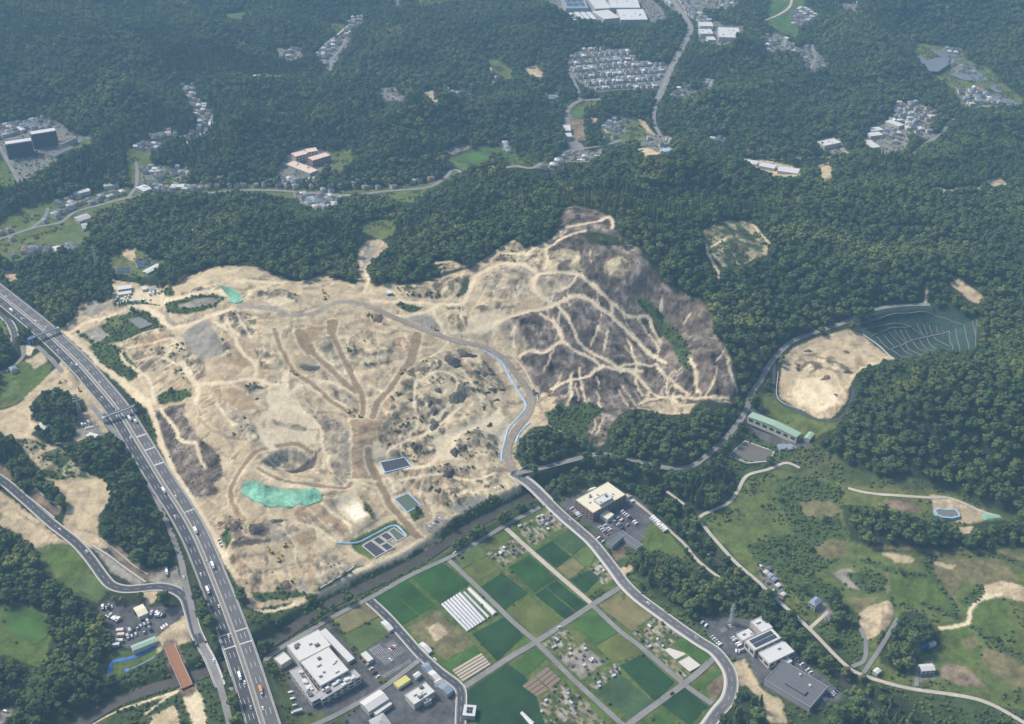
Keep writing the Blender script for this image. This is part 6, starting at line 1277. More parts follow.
ON_EX = [(6,297,'car','white'),(12,305,'car','silver'),(12,312,'truck','white'),(22,319,'car','white'),(25,316,'car','white'),(36,322,'van','white'),(46,328,'car','white'),(58,351,'car','white'),(59,343,'car','silver'),(69,352,'car','silver'),(72,364,'car','white'),(77,366,'van','white'),(80,361,'car','silver'),(89,371,'car','silver'),(100,383,'car','white'),(102,398,'car','white'),(114,400,'car','red'),(114,409,'car','black'),(117,417,'car','white'),(130,420,'truck','white'),(136,423,'lorry','white'),(131,438,'car','white'),(164,492,'truck','white'),(176,497,'car','white'),(175,517,'car','white'),(196,532,'truck','white'),(189,545,'car','dark blue'),(207,562,'car','silver'),(213,567,'truck','white'),(201,575,'car','white'),(208,592,'truck','white'),(219,607,'car','white'),(229,637,'car','white'),(240,678,'truck','white'),(245,683,'car','white'),(251,708,'car','silver'),(261,692,'truck','orange'),(263,709,'car','white')]
for (u, v, kd_, cl_) in ON_EX:
    x, y = S1(u, v); z, a = near_path(ex_s, ex_z, x, y)
    band = 'near the upper footbridge' if v < 345 else 'between the two footbridges' if v < 405 else 'below the lower footbridge' if v < 470 else 'beside the brown slope' if v < 560 else 'beside the lower tree belt' if v < 640 else 'near the bottom edge'
    vehicle(x, y, z + .14, a, kd_, cl_, 'driving on the expressway ' + band, 'on the expressway ' + band)
for (u, v, kd_, cl_, pl) in ((60,530,'car','white','on the winding dark road near the bare plot'),(87,552,'car','white','on the bend of the winding dark road'),(167,573,'truck','white','parked on the gravel yard by the embankment'),(184,578,'car','white','on the frontage road by the tree belt'),(215,667,'car','white','on the frontage road near the river'),(570,521,'car','silver','on the main road beside the clinic'),(648,604,'car','white','on the main road under the grove'),(696,638,'car','silver','on the main road near the store entrance'),(559,628,'car','white','on the straight field road'),(672,694,'car','black','on the lower field road'),(6,712,'van','white','parked on the pale plot in the lower left corner'),(8,372,'car','silver','parked beside the lane at the left edge'),(435,660,'car','white','on the asphalt farm road')):
    x, y = S1(u, v); best = min(road_paths, key=lambda q: np.min((q[3][:, 0] - x) ** 2 + (q[3][:, 1] - y) ** 2)); z, a = near_path(best[3], best[4], x, y)
    if np.min((best[3][:, 0] - x) ** 2 + (best[3][:, 1] - y) ** 2) > 60: z = gz(x, y)
    vehicle(x, y, z + .14, a, kd_, cl_, pl, pl)
rp = random.Random(5); COLS = ['white'] * 6 + ['silver'] * 3 + ['black'] * 2 + ['dark blue', 'red']
def row(p0, p1, n_, fill, place, group, kinds=('car', 'car', 'car', 'van'), cols=COLS, turn=math.pi / 2):
    q = survey([p0, p1]); a = math.atan2(q[1][1] - q[0][1], q[1][0] - q[0][0]) + turn; seen = set()
    for k in range(n_):
        if rp.random() > fill: continue
        p = q[0] + (q[1] - q[0]) * (k / max(1, n_ - 1))
        if any((p[0] - a_) ** 2 + (p[1] - b_) ** 2 < 5.5 for a_, b_ in PK): continue
        PK.append((p[0], p[1]))
        vehicle(p[0], p[1], gz(*p) + .1, a + rp.choice((0, math.pi)), rp.choice(kinds), rp.choice(cols), 'parked ' + place, 'parked ' + group)
PK = []
row((600,527.5),(608,535), 5, .8, 'in the lower row of the clinic car park', 'lower clinic row'); row((603,524),(612,531.5), 6, .7, 'in the second row of the clinic car park', 'second clinic row'); row((612,520),(622,528), 6, .7, 'in the third row of the clinic car park', 'third clinic row'); row((616,517),(627,525), 7, .7, 'in the fourth row of the clinic car park', 'fourth clinic row'); row((622,512),(636,524), 8, .75, 'in the outer row of the clinic car park', 'outer clinic row'); row((630,497),(633,502), 4, .9, 'at the end of the clinic wing', 'clinic wing end'); row((572,508.5),(583,519.5), 9, .75, 'against the brown front of the clinic', 'clinic front'); row((596,537),(603,542), 4, .8, 'beside the entrance of the clinic car park', 'clinic entrance')
row((652,519),(665,531.5), 8, .95, 'in the grass row of trucks beside the clinic path', 'grass row', kinds=('lorry',), cols=['white'], turn=math.pi / 2)
row((592,491),(604,487), 2, 1, 'behind the brown clinic under the trees', 'behind clinic', kinds=('truck',), cols=['white'], turn=0)
row((702,623),(706,626), 2, 1, 'at the left corner of the store lot', 'store corner', kinds=('van',)); row((721,630),(733,625), 9, .3, 'along the white lines of the store lot', 'store lines'); row((733,638),(744,652), 8, .9, 'in front of the solar roof store', 'solar store front'); row((733,652),(745,653), 5, .8, 'at the lower edge of the store lot', 'store lower edge'); row((712,637),(720,645), 5, .7, 'beside the main road in the store lot', 'store roadside'); row((796,659),(812,674), 12, .75, 'along the fence right of the grey store', 'grey store fence'); row((822,702),(838,690), 9, .8, 'right of the dark supermarket', 'right of supermarket'); row((788,668),(804,678), 8, .5, 'above the dark supermarket roof', 'above supermarket')
row((365,661),(378,677), 5, .5, 'at the left side of the marked factory car park', 'factory lot left'); row((385,664),(393,658), 4, .4, 'in the marked factory car park', 'factory lot'); row((390,650),(397,645), 4, .3, 'in the upper part of the marked factory car park', 'upper factory lot')
row((291,693),(297,713), 4, 1, 'along the tree belt behind the white factory', 'factory back', kinds=('lorry', 'truck', 'van'), cols=['white', 'silver'])
row((137,613),(164,616), 12, .8, 'in the upper row of the truck yard', 'upper yard row', kinds=('van', 'car', 'lorry'), cols=['white', 'white', 'silver', 'black']); row((100,609),(112,607), 5, .8, 'in the scrap corner of the truck yard', 'yard scrap corner', kinds=('lorry', 'car'), cols=['silver', 'white', 'black']); row((108,616),(118,621), 6, .9, 'at the left side of the truck yard', 'yard left', kinds=('lorry', 'car'), cols=['silver', 'black', 'white']); row((128,632),(148,623), 12, .8, 'in the middle row of the truck yard', 'middle yard row', kinds=('lorry', 'van'), cols=['black', 'silver', 'silver']); row((128,638),(152,629), 13, .8, 'in the lower row of the truck yard', 'lower yard row', kinds=('lorry', 'van'), cols=['black', 'silver', 'dark blue']); row((162,629),(167,626), 3, 1, 'at the right corner of the truck yard', 'yard right corner', kinds=('van',), cols=['white'])
row((118,304),(150,300), 12, .75, 'along the lower edge of the earthworks compound', 'compound edge', kinds=('car', 'van'), cols=['white', 'white', 'silver']); row((118,298.5),(140,296), 7, .6, 'in the earthworks compound', 'compound', kinds=('van', 'lorry'), cols=['white', 'silver', 'dark blue']); row((150,295),(158,293), 3, 1, 'by the hut of the earthworks compound', 'compound hut', kinds=('lorry',), cols=['white'])
row((82,425.5),(89,423.5), 3, 1, 'on the small yard beside the steel tower', 'tower yard', kinds=('lorry', 'van'), cols=['white']); row((86,429),(97,426), 6, .9, 'in a row below the steel tower', 'row below tower', kinds=('car',), cols=['white']); row((219,540),(222,546), 3, 1, 'beside the dirt road by the brown heaps', 'dirt road heaps', cols=['white']); row((430,527),(440,519), 4, .9, 'on the works yard by the river', 'river yard', cols=['white', 'black']); row((495,489),(502,487), 3, 1, 'beside the bridge roundabout', 'roundabout', cols=['white', 'dark blue'])
row((26,163),(34,172), 6, .8, 'in front of the dark apartment blocks', 'apartment front', cols=['white', 'silver']); row((14,160),(30,158), 8, .7, 'at the foot of the left apartment block', 'apartment foot', cols=['white', 'silver']); row((455,553),(462,558), 3, .9, 'on the small asphalt pad by the river road', 'river road pad', cols=['white', 'black']); row((707,556),(716,571), 4, 1, 'on the pale track beside the wooded mound', 'mound track', kinds=('lorry', 'van'), cols=['white', 'dark blue', 'silver'])

# earth-moving machines: crawler excavator and dumper
M_mach = mat('machine_yellow', (.42, .27, .04), .5, .1, 1.0); M_track = mat('machine_track', (.035, .034, .032), .9, .1, 1.0)
def excavator(u, v, a, label):
    x, y = S1(u, v); o = empty('excavator', (x, y, gz(x, y)), a)
    for sg in (-1, 1): taper(MB(), (0, 0, 0), (4.2, .7, .9), (.35, .35, 0)).build('crawler_track', M_track, o, (0, sg * 1.15, 0))
    MB().box((-.5, 0, .9), (3.6, 2.7, 1.3)).build('house', M_mach, o); b = taper(MB(), (0, 0, 0), (1.5, 1.1, 1.5), (.1, .35, .08)).build('cab', M_glass, o, (.75, .75, 2.2)); 
    MB().bar((1.2, -.2, 1.9), (4.6, -.2, 4.9), .28).build('boom', M_mach, o); MB().bar((4.6, -.2, 4.9), (6.6, -.2, 2.0), .22).build('stick', M_mach, o); MB().box((6.7, -.2, .9), (1.1, 1.2, 1.1)).build('bucket', M_track, o)
    tag(o, label, 'excavator', None)
for (u, v, a, lb) in ((285,546,.4,'excavator on the flat earth pad, the right of three'),(271,552,2.4,'excavator on the flat earth pad nearest the left slope'),(279,561,1.2,'excavator on the flat earth pad nearest the river'),(295,374,2.6,'excavator at the head of the left brown haul track'),(401,373,.8,'excavator on the right brown haul track'),(360,417,3.0,'excavator at the meeting of the brown haul tracks'),(349,412,.5,'excavator on the left side of the haul track meeting'),(325,299,1.0,'excavator on the crest road'),(324,293,2.0,'excavator below the hut on the crest'),(237,525,1.4,'excavator beside the dark heaps lower left'),(60,383,.6,'excavator on the pale dirt left of the expressway'),(80,391,2.2,'excavator on the dirt above the steel tower'),(436,330,2.6,'excavator beside the crest haul road'),(549,395,1.5,'excavator on the dirt apron right of the blue-edged road')): excavator(u, v, a, lb)

# ------------------------------------------------------------------ brush heaps
M_heap = mat('heaped_brush', (.075, .066, .062), .95, .35, .8, bump=.5); M_heapg = mat('heaped_green_brush', (.10, .105, .075), .95, .35, .8, bump=.5); M_heapb = mat('heaped_brown_soil', (.17, .12, .09), .95, .25, .8, bump=.5)
def heap(u, v, ru, rv, m_=M_heap, where='', h=None):
    x, y = S1(u, v); q = survey([(u + ru, v), (u, v - rv)]); rx = max(2.0, abs(q[0][0] - x)); ry = max(2.0, abs(q[1][1] - y)); h = h or min(4.5, .32 * min(rx, ry) + .8); z0 = gz(x, y)
    N, Mr = 18, 6; vs, fs = [], []
    for i in range(Mr + 1):
        f = i / Mr
        for j in range(N):
            t = j / N * math.tau; w_ = 1 + .28 * math.sin(2 * t + x) + .2 * math.sin(3 * t + y) + .12 * math.sin(7 * t + x * y); px_, py_ = rx * f * w_ * math.cos(t), ry * f * w_ * math.sin(t); k = fbm(np.array([px_ + x]), np.array([py_ + y]), 3, 2, 5)[0]
            vs.append((px_, py_, (gz(x + px_, y + py_) - z0) + h * (1 - f ** 1.7) * (.55 + .9 * k) - .25 * f))
    for i in range(Mr):
        for j in range(N): fs.append((i * N + j, (i + 1) * N + j, (i + 1) * N + (j + 1) % N, i * N + (j + 1) % N))
    o = MB().add(vs, fs).build('brush_heap', m_, None, (x, y, z0))
    tag(o, {M_heap: 'dark brush heap ', M_heapg: 'grey-green brush heap ', M_heapb: 'brown soil heap '}[m_] + where, 'heap', {M_heap: 'dark heaps ', M_heapg: 'green heaps ', M_heapb: 'brown heaps '}[m_] + where)
HE = [(452,361,7,6,0,'large and rounded below the grey road'),(467,355,8,4,0,'large and flat below the grey road'),(456,366,5,3,0,'below the grey road, smaller one'),(477,372,3.5,2,1,'in the upper right of the bare hillside'),(485,374,4,3,1,'in the upper right of the bare hillside'),(492,374,3.5,2.5,2,'in the upper right of the bare hillside'),(486,393,4,2,0,'in the cluster of heaps left of the blue-edged road'),(493,390,4,2.5,0,'in the cluster of heaps left of the blue-edged road'),(502,390,2.5,2,0,'in the cluster of heaps left of the blue-edged road'),(497,400,3,1.8,0,'in the cluster of heaps left of the blue-edged road'),(484,408,2.5,2,0,'below the cluster of heaps'),(490,425,3,2.5,0,'near the light bend track'),(430,403,3.5,3,0,'in the middle of the bare hillside'),(435,412,3.5,3,0,'in the middle of the bare hillside'),(434,425,6,5,1,'wide one in the middle of the bare hillside'),(422,417,2,1.5,0,'small one in the middle of the bare hillside'),(411,400,2,1.2,0,'small one right of the haul track'),(439,391,2.8,3.4,0,'in the middle of the bare hillside'),(407,426,2.6,2,0,'right of the wide brown fan'),(459,395,8,10,1,'broad one left of the heap cluster'),(463,448,4,5,0,'above the light bend track'),(454,452,4.5,4,0,'above the light bend track'),(468,439,2,1.2,0,'tiny one above the light bend track'),(478,428,2,1,0,'tiny one above the light bend track'),(398,432,3.6,2.6,0,'right of the brown column'),(389,444,2,1.6,0,'small one right of the brown column'),(418,447,5,4,0,'soft edged one above the black pond'),(449,474,6,5,0,'above the river yard'),(438,491,3,3.6,0,'near the green pond'),(431,488,2.6,3,0,'near the green pond'),(437,482,2.2,1.4,2,'near the green pond'),
 (256,530,7,5,0,'in the lower left works, rounded'),(236,526,5,4,0,'in the lower left works, near the dirt road'),(240,538,4,2.6,2,'in the lower left works'),(221,524,4,2.6,2,'beside the left dirt road'),(276,521,6,2.4,1,'above the flat earth pad'),(286,585,7,4,2,'at the foot of the flat earth pad'),(378,318,5,4,2,'on the crest above the haul tracks'),(309,368,9,4,1,'between the left brown haul tracks'),(535,393,3,4.5,0,'beside the blue-edged road on its right'),(256,387,6,2.4,1,'on the pale plateau'),(257,399,2,1.2,0,'small one on the pale plateau'),(245,418,2,1.4,0,'small one on the pale slope'),(234,434,2.4,2,1,'on the pale slope'),(808,351,4,2,1,'on the landfill surface, upper left'),(846,352,3.5,1.4,1,'on the landfill surface, upper right'),(848,372,4,2,0,'on the landfill surface near the wood'),(836,395,2,1.6,1,'on the landfill surface, lower right'),(826,378,6,2.4,2,'on the landfill surface, middle'),(570,665,5,3,2,'in the pale storage yard among the fields'),(590,660,4,2.4,2,'in the pale storage yard among the fields')]
for (u, v, a, b, k, wh) in HE: heap(u, v, a * 1.0, b * 1.0, (M_heap, M_heapg, M_heapb)[k], wh)

# ------------------------------------------------------------------ sheets, ponds, basin ribs
M_gtarp = mat('green_sheet', (.17, .37, .26), .85, .3, .3, var2=.4); M_btarp = mat('pale_blue_sheet', (.30, .44, .60), .7, .3, .6); M_bsheet = MATS['blue_sheet']
o = drape('ground_sheet', [(241,490),(247,481),(257,482),(270,487),(282,490),(301,490),(315,488),(322,494),(322,501),(307,506),(290,508),(270,508),(255,502),(242,494)], M_gtarp, .35, 4, kind=None, wrinkle=.8); tag(o, 'large crescent of bright green sheeting on the pale earthwork slope', 'sheeting')
o = drape('ground_sheet', [(219,286),(228,287),(239,293),(243,301),(236,304),(229,302),(228,296)], M_gtarp, .35, 4, kind=None, wrinkle=.6); tag(o, 'small green sheeting on the upper bench of the earthworks', 'sheeting')
o = drape('ground_sheet', [(982,514),(998,516),(1002,518),(984,521)], M_gtarp, .35, 4, kind=None, wrinkle=.4); tag(o, 'small green sheeting beside the blue-rimmed pond', 'sheeting')
def sheet_strip(pts, wd, m_, label, h=.9):
    s = smooth_path(survey(pts), 4); z = ground(s[:, 0], s[:, 1]); mb = MB(); nn = normals(s); r = random.Random(int(pts[0][0])); prof = ((-.5, -.3), (-.42, .35), (0, 1), (.42, .3), (.5, -.3)); vs, fs = [], []
    for k in range(len(s)):
        j_ = r.uniform(.8, 1.2)
        for f, g in prof: vs.append((s[k, 0] + nn[k, 0] * wd * f * j_, s[k, 1] + nn[k, 1] * wd * f * j_, z[k] + h * g * r.uniform(.8, 1.15)))
    for k in range(len(s) - 1):
        for j in range(4): fs.append((k * 5 + j, k * 5 + 5 + j, k * 5 + 6 + j, k * 5 + 1 + j))
    mb.add(vs, [tuple(reversed(f)) for f in fs]); tag(mb.build('sandbag_sheet', m_), label, 'sheeting')
sheet_strip([(483,350),(492,355),(502,362),(509,375),(517,389),(525,402),(526,408),(519,417),(509,428),(505,441),(502,453),(502,462)], 2.8, M_btarp, 'long pale blue sheeted bund along the left of the curved haul road')
sheet_strip([(530,423),(520,433),(516,444)], 2.6, M_btarp, 'short pale blue sheeted bund right of the curved haul road')
sheet_strip([(336,543),(357,542.5),(376,533.5),(395,525.5),(407,536)], 2.6, M_btarp, 'pale blue sheeted bund above the divided settling ponds')
sheet_strip([(153,648),(140,655),(125,659.5),(114,661.5),(110,668),(108,680)], 4.5, M_bsheet, 'bent strip of deep blue sheeting below the truck yard')
sheet_strip([(155,657),(140,665),(126,671)], 1.8, M_btarp, 'thin pale blue sheeting along the river side below the truck yard')
o = drape('ground_sheet', [(124,669.5),(128,668),(130,671),(126,673)], M_bsheet, .4, 3, kind=None); tag(o, 'small deep blue sheet on the river side strip', 'sheeting')
M_pblack = mat('pond_liner', (.045, .047, .055), .5, .2, .4); M_pgreen = mat('pond_green_water', (.085, .11, .075), .35, .12, .3, spec=.4); M_pgrey = mat('pond_grey_water', (.15, .155, .135), .35, .12, .3, spec=.4)
def pond(quad, m_, rimm, label, rw=1.2, rh=.7):
    p = survey(quad); c = p.mean(0); z0 = max(float(ground(q[0], q[1])) for q in p) + .1; root = empty('settling_pond', (c[0], c[1], z0)); n_ = len(p)
    MB().prism([(q[0] - c[0], q[1] - c[1]) for q in p][::1 if np.sum(p[:, 0] * np.roll(p[:, 1], -1) - np.roll(p[:, 0], -1) * p[:, 1]) > 0 else -1], -2.5, .15).build('water', m_, root)
    for k in range(n_):
        a, b = p[k] - c, p[(k + 1) % n_] - c; d = (b - a) / np.linalg.norm(b - a); L = np.linalg.norm(b - a); mid = (a + b) / 2
        MB().box((0, 0, -2.5), (L + rw * .9, rw, 2.5 + rh * .6 + .02 * k)).build('rim', rimm, root, (mid[0], mid[1], 0)).rotation_euler = (0, 0, math.atan2(d[1], d[0]))
    tag(root, label, 'pond')
pond([(380,462.5),(404.5,457.5),(411,466),(385,473)], M_pblack, M_btarp, 'black lined settling pond with pale blue rim below the brown column')
pond([(394.5,499),(408,493.5),(420.5,505),(407,512.5)], M_pgreen, M_btarp, 'green water settling pond with pale blue rim')
for k, (q, m_) in enumerate((([(362.5,546),(371,541),(386,552),(376,557.5)], M_pblack), ([(372.5,540.2),(378.5,536.8),(386,542),(379.5,545.5)], M_pblack), ([(380.5,546.2),(387,542.8),(394,547.8),(387,551.4)], M_pblack), ([(380,536),(386.5,532.3),(393.5,537.5),(387.5,541.2)], M_pblack), ([(388.5,531.2),(394,528),(405.5,537),(397.5,541.5)], M_pgreen))):
    pond(q, m_, M_conc, ['long black cell of the divided settling ponds', 'upper small black cell of the divided settling ponds', 'lower small black cell of the divided settling ponds', 'black cell next to the green cell of the divided ponds', 'green cell of the divided settling ponds'][k], 1.0, .8)
pond([(129,321),(140,318),(154,324),(140,330)], M_pgrey, mat('pond_bank', (.13, .14, .08), .95, .2, .5), 'grey pond in scrub at the upper left of the earthworks', 1.5, .4)
pond([(728,456),(745,441.5),(774,452),(770,462),(748,464)], mat('pond_brown_water', (.13, .12, .10), .35, .15, .2, spec=.4), M_conc, 'brown retention pond with concrete rim below the green roofed plant', 1.6, .8)
pond([(934,512),(939,510),(945,511.5),(955,509.5),(958,514),(959,518),(951,520),(942,519),(937,517)], M_pgrey, M_btarp, 'small irregular pond with blue rim in the right woods', 1.6, .8)
M_lake = mat('lake_water', (.14, .15, .165), .3, .1, .1, spec=.5)
for q in ([(891,54),(905,57),(920,58),(926,64),(936,61),(948,60),(948,68),(938,75),(929,74),(924,66),(905,62)], [(930,50),(950,52),(964,60),(950,61),(938,56)], [(948,75),(966,71),(974,70),(988,79),(984,83),(962,80)], [(985,97),(998,94),(1012,103),(1004,104)], [(1006,99),(1021,104),(1018,107),(1010,104)], [(988,88),(995,86),(1004,93),(996,93)]):
    p = survey(q); drape('lake', q, M_lake, level=float(np.mean(ground(p[:, 0], p[:, 1]))) + 1.2, step=12)
M_rib = mat('rib_concrete', (.16, .16, .165), .9, .1, .6)
def C2(pts): return [(840 + x / 6.4, 290 + y / 6.4) for x, y in pts]
RIBS = [[(310,385),(420,340),(560,300),(700,265)], [(235,300),(310,378)], [(275,283),(350,368)], [(310,265),(392,350)], [(345,257),(422,336)], [(385,255),(432,335)], [(415,252),(458,322)], [(455,240),(548,300)], [(490,215),(528,285)], [(535,220),(562,292)], [(570,225),(592,288)], [(615,235),(628,282)], [(660,262),(668,272)], [(385,360),(470,420)], [(420,345),(525,420)], [(465,332),(590,405)], [(510,322),(640,400)], [(556,306),(690,402)], [(600,300),(705,360)],
 [(700,265),(705,330),(722,370),(715,400)], [(740,250),(755,340),(768,380),(750,405)], [(795,225),(810,310),(825,360),(820,390)], [(848,200),(860,260),(868,300)], [(875,190),(868,385)], [(150,255),(250,232),(360,215),(455,232)], [(110,225),(300,165),(440,150),(590,155),(790,225)], [(200,300),(300,255),(455,235)], [(330,385),(420,432),(520,420),(700,400)]]
rib_root = empty('retention_basin', (*S1(915, 338), gz(*S1(915, 338)))); tag(rib_root, 'green lined terraced basin with branching concrete drain ribs beside the landfill', 'basin')
for k, q in enumerate(RIBS):
    s = smooth_path(survey(C2(q)), 5); z = ground(s[:, 0], s[:, 1]); ob = wall_strip(MB(), s, z, 0, 1.0 if k else 1.6, -.6, .5 + .01 * k).build('drain_rib', M_rib, rib_root); ob.matrix_parent_inverse = rib_root.matrix_world.inverted(); ob.location = (-rib_root.location.x, -rib_root.location.y, -rib_root.location.z); ob.matrix_parent_inverse.identity()

# ------------------------------------------------------------------ bridges, walls, towers
M_orange = mat('weathering_steel_deck', (.27, .125, .065), .8, .12, .5)
def span_bridge(pts, wd, m_, name, label, parts_m, pier=True, dz=2.0, rail=True, lift=None):
    s = smooth_path(survey(pts), 4); e0, e1 = gz(*s[0]), gz(*s[-1]); z = np.linspace(e0, e1, len(s)) + dz if lift is None else np.full(len(s), lift)
    c = s[len(s) // 2]; root = empty(name, (c[0], c[1], float(z.mean()))); sl = s - c; zl = z - float(z.mean())
    wall_strip(MB(), sl, zl, 0, wd, -1.4, 0).build('deck', m_, root)
    if rail:
        for sg in (-1, 1): wall_strip(MB(), sl, zl, sg * (wd / 2 - .2), .35, .01, 1.1).build('parapet', parts_m, root)
    if pier:
        for f in (.32, .68):
            q = s[int(len(s) * f)]; zt = float(z[int(len(s) * f)]); g0 = gz(*q); MB().box((0, 0, 0), (1.8, wd * .7, max(.8, zt - 1.42 - g0 + 1))).build('pier', parts_m, root, (q[0] - c[0], q[1] - c[1], g0 - 1 - float(z.mean()))).rotation_euler = (0, 0, math.atan2(s[-1][1] - s[0][1], s[-1][0] - s[0][0]))
    tag(root, label, 'bridge'); return root
span_bridge([(170,647.5),(178,667),(187.5,688)], 10, M_orange, 'bridge', 'orange-brown decked bridge across the river without a road yet', M_conc)
ft = []
for (p0, p1, lb) in (((104,417),(134,406),'grey footbridge over the expressway beside the steel tower'), ((29.5,338.5),(57,328),'grey footbridge over the expressway at the upper left with a blue end')):
    x0, y0 = S1(*p0); x, y = S1((p0[0] + p1[0]) / 2, (p0[1] + p1[1]) / 2); zz, _a = near_path(ex_s, ex_z, x, y)
    q = np.stack(at_level(np.array([p0[0], p1[0]]), np.array([p0[1], p1[1]]), zz + 7.0), 1); c = q.mean(0); L = float(np.linalg.norm(q[1] - q[0])); a = math.atan2(q[1][1] - q[0][1], q[1][0] - q[0][0])
    root = empty('footbridge', (c[0], c[1], zz), a); MB().box((0, 0, 6.0), (L, 4.2, 1.0)).build('deck', M_steel, root)
    for sg in (-1, 1): MB().box((0, sg * 2.0, 7.02), (L, .15, 1.2)).build('railing', M_steel, root)
    for sx in (-.44, 0, .44): MB().box((sx * L, 0, -1.5), (1.1, 3.0, 7.45)).build('pier', M_conc, root)
    for sg in (-1, 1): MB().box((sg * (L / 2 + 1.2), 0, -3), (2.4, 4.6, 10.2)).build('abutment', M_conc if (sg > 0 or p0[0] > 60) else M_bsheet, root)
    tag(root, lb, 'bridge')
# piers and deck girders where roads cross the river
for name, kind, width, s, z in road_paths:
    rvd = bil(RV, s[:, 0], s[:, 1]); idx = np.where(rvd < 16)[0]
    if name in ('expressway', 'main_road', 'frontage_road') and len(idx) > 3 and (name != 'main_road' or True):
        i0, i1 = max(0, idx[0] - 3), min(len(s) - 1, idx[-1] + 3); ss = s[i0:i1 + 1]; zz = z[i0:i1 + 1]; c = ss[len(ss) // 2]; z0 = float(zz.mean()); root = empty('road_bridge', (c[0], c[1], z0)); w2 = {'expressway': 29.0}.get(name, width + 3.2)
        wall_strip(MB(), ss - c, zz - z0, .4 if name == 'expressway' else 0, w2, -1.7, -.05).build('girder', M_conc, root)
        if name != 'expressway':
            for sg in (-1, 1): wall_strip(MB(), ss - c, zz - z0, sg * (w2 / 2 + .1), .4, -1.2, 1.3).build('parapet', M_white, root)
        for f in (.25, .75):
            q = ss[int(len(ss) * f)]; MB().box((0, 0, 0), (1.6, w2 * .8, 6.3 + z0 - 5)).build('pier', M_conc, root, (q[0] - c[0], q[1] - c[1], -z0 - 3.2)).rotation_euler = (0, 0, math.atan2(ss[-1][1] - ss[0][1], ss[-1][0] - ss[0][0]))
        tag(root, {'expressway': 'concrete girder bridge carrying the expressway over the river', 'main_road': 'concrete road bridge with white parapets from the haul road junction over the river', 'frontage_road': 'narrow concrete road bridge over the river beside the expressway'}[name], 'bridge')
def tower(top, base, label, hgt=None):
    x, y = S1(*base); z0 = gz(x, y); zc = y * CP - (z0 - CAMH) * SP; h = hgt or (base[1] - top[1]) * zc / F / math.cos(math.atan2(CAMH - z0, math.hypot(x, y))); root = empty('transmission_tower', (x, y, z0), .5); b0, b1 = h * .085, h * .018
    mb = MB(); N = 8
    for k in range(N):
        f0, f1 = k / N, (k + 1) / N; w0, w1 = b0 + (b1 - b0) * f0 ** .8, b0 + (b1 - b0) * f1 ** .8
        C0 = [(sx * w0, sy * w0, h * f0) for sx, sy in ((1, 1), (-1, 1), (-1, -1), (1, -1))]; C1_ = [(sx * w1, sy * w1, h * f1) for sx, sy in ((1, 1), (-1, 1), (-1, -1), (1, -1))]
        for j in range(4): mb.bar(C0[j], C1_[j], .22); mb.bar(C0[j], C1_[(j + 1) % 4], .11); mb.bar(C0[(j + 1) % 4], C1_[j], .11); mb.bar(C1_[j], C1_[(j + 1) % 4], .10)
    mb.build('lattice', M_steel, root)
    for f, w_ in ((.72, .16), (.83, .14), (.94, .11)):
        m2 = MB()
        for sg in (-1, 1): m2.bar((0, 0, h * f + h * .02), (sg * h * w_, 0, h * f), .16); m2.bar((0, 0, h * f - h * .025), (sg * h * w_, 0, h * f), .13)
        m2.build('cross_arm', M_steel, root)
    tag(root, label, 'tower')
tower((77,393.5), (81,417), 'steel lattice tower beside the expressway in front of the small wood'); tower((94,246), (98,269.5), 'steel lattice tower in the forest left of the solar fields'); tower((143,254), (145,265), 'steel lattice tower behind the upper solar field'); tower((735,605), (731,623), 'steel lattice tower at the edge of the store car park')
def rwall(pts, h, wd, label, m_=M_conc):
    s = smooth_path(survey(pts), 4); z = ground(s[:, 0], s[:, 1]); tag(wall_strip(MB(), s, z, 0, wd, -1.5, h).build('retaining_wall', m_), label, 'wall')
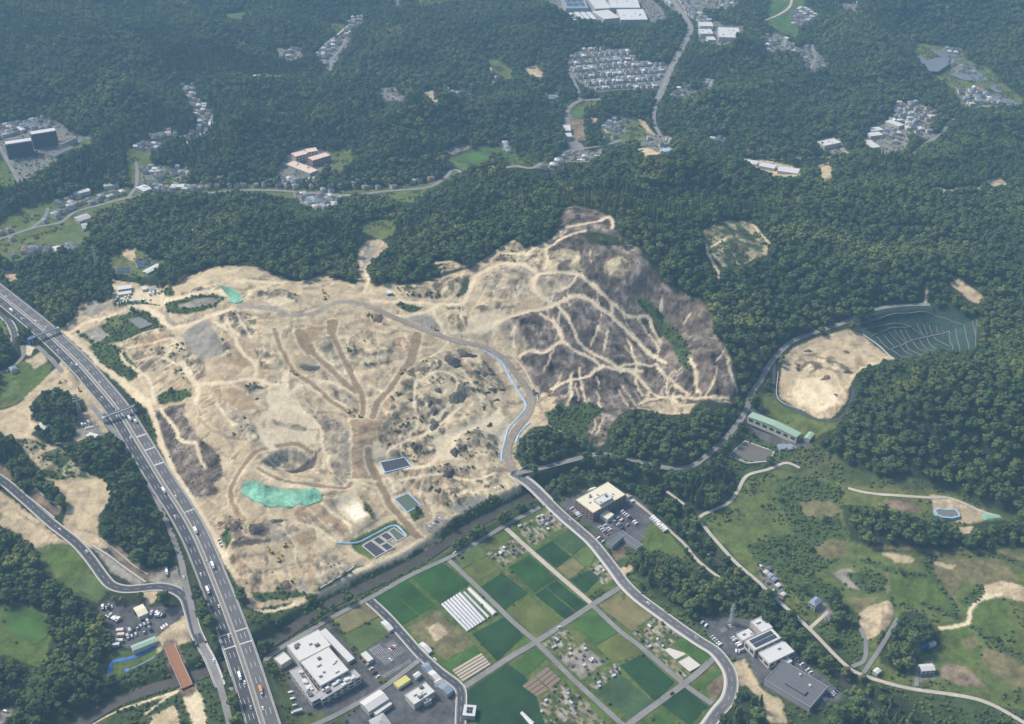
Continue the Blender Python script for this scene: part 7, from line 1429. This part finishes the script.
rwall([(26,496),(40,507),(55,519)], 2.2, 1.4, 'pale retaining wall between the winding dark road and brown slope'); rwall([(92,546),(110,557),(130,572),(146,583)], 1.6, 1.6, 'pale retaining wall along the gravel terrace above the road bend'); rwall([(36,489),(48,499),(60,508)], .9, 1.0, 'thin pale wall at the top of the brown slope by the wood'); rwall([(106,544),(120,554),(134,566),(148,575)], .9, 1.0, 'thin pale wall dividing the brown embankment slope'); rwall([(508,352),(520,364),(529,378),(536,392),(538,402)], .9, .9, 'white kerb wall along the right of the curved haul road', M_white); rwall([(320,589),(340,577),(354,567)], 1.2, .8, 'white fence wall along the river side gravel yard', M_white); rwall([(778,372),(778,399),(802,410)], 1.0, .8, 'concrete edge wall at the left of the landfill'); rwall([(862,334),(880,347),(897,361)], 1.0, 1.2, 'concrete edge wall between landfill and lined basin'); rwall([(519,471),(527,466),(534,463)], 1.6, 1.0, 'white parapet wall beside the haul road junction', M_white)
# parking bay lines
def bays(p0, p1, n_, ln, off=0.0):
    q = survey([p0, p1]); d = (q[1] - q[0]) / np.linalg.norm(q[1] - q[0]); nn = np.array([-d[1], d[0]]); mb = MB()
    for k in range(n_):
        c = q[0] + (q[1] - q[0]) * k / (n_ - 1); a, b = c - nn * ln / 2, c + nn * ln / 2; w_ = d * .09; mb.add([(*(a - w_), gz(*a) + .12), (*(a + w_), gz(*a) + .12), (*(b + w_), gz(*b) + .12), (*(b - w_), gz(*b) + .12)], [(0, 1, 2, 3)])
    struct(mb.build('parking_marking', M_paint))
for a, b, n_, ln in (((372,652),(381,647),8,9),((377,657),(388,651),8,9),((383,662),(392,657),7,9),((388,647),(395,642.5),6,9),((393,654),(402,649),6,9),((384,676),(410,661),18,4.5),((721,631),(736,624),12,4.5),((737,634),(746,630),8,4.5),((600,529),(614,521),10,9),((606,536),(624,525),12,9),((790,669),(806,679),10,9),((822,703),(838,691),10,4.5),((796,660),(812,675),12,4.5)): bays(a, b, n_, ln)
print('VEHICLES', NV[0], 'OBJECTS', len(SC.objects))

# ------------------------------------------------------------------ hazy summer air
hz = MB().box((0, 4250, -60), (19000, 10500, 875))
hm = bpy.data.materials.new('haze'); hm.use_nodes = True
n, l = hm.node_tree.nodes, hm.node_tree.links
n.remove(n['Principled BSDF'])
pv = n.new('ShaderNodeVolumePrincipled'); pv.inputs['Color'].default_value = (.36, .68, 1.0, 1); pv.inputs['Density'].default_value = HAZE
l.new(pv.outputs[0], n['Material Output'].inputs['Volume'])
struct(hz.build('haze', hm), 'stuff')
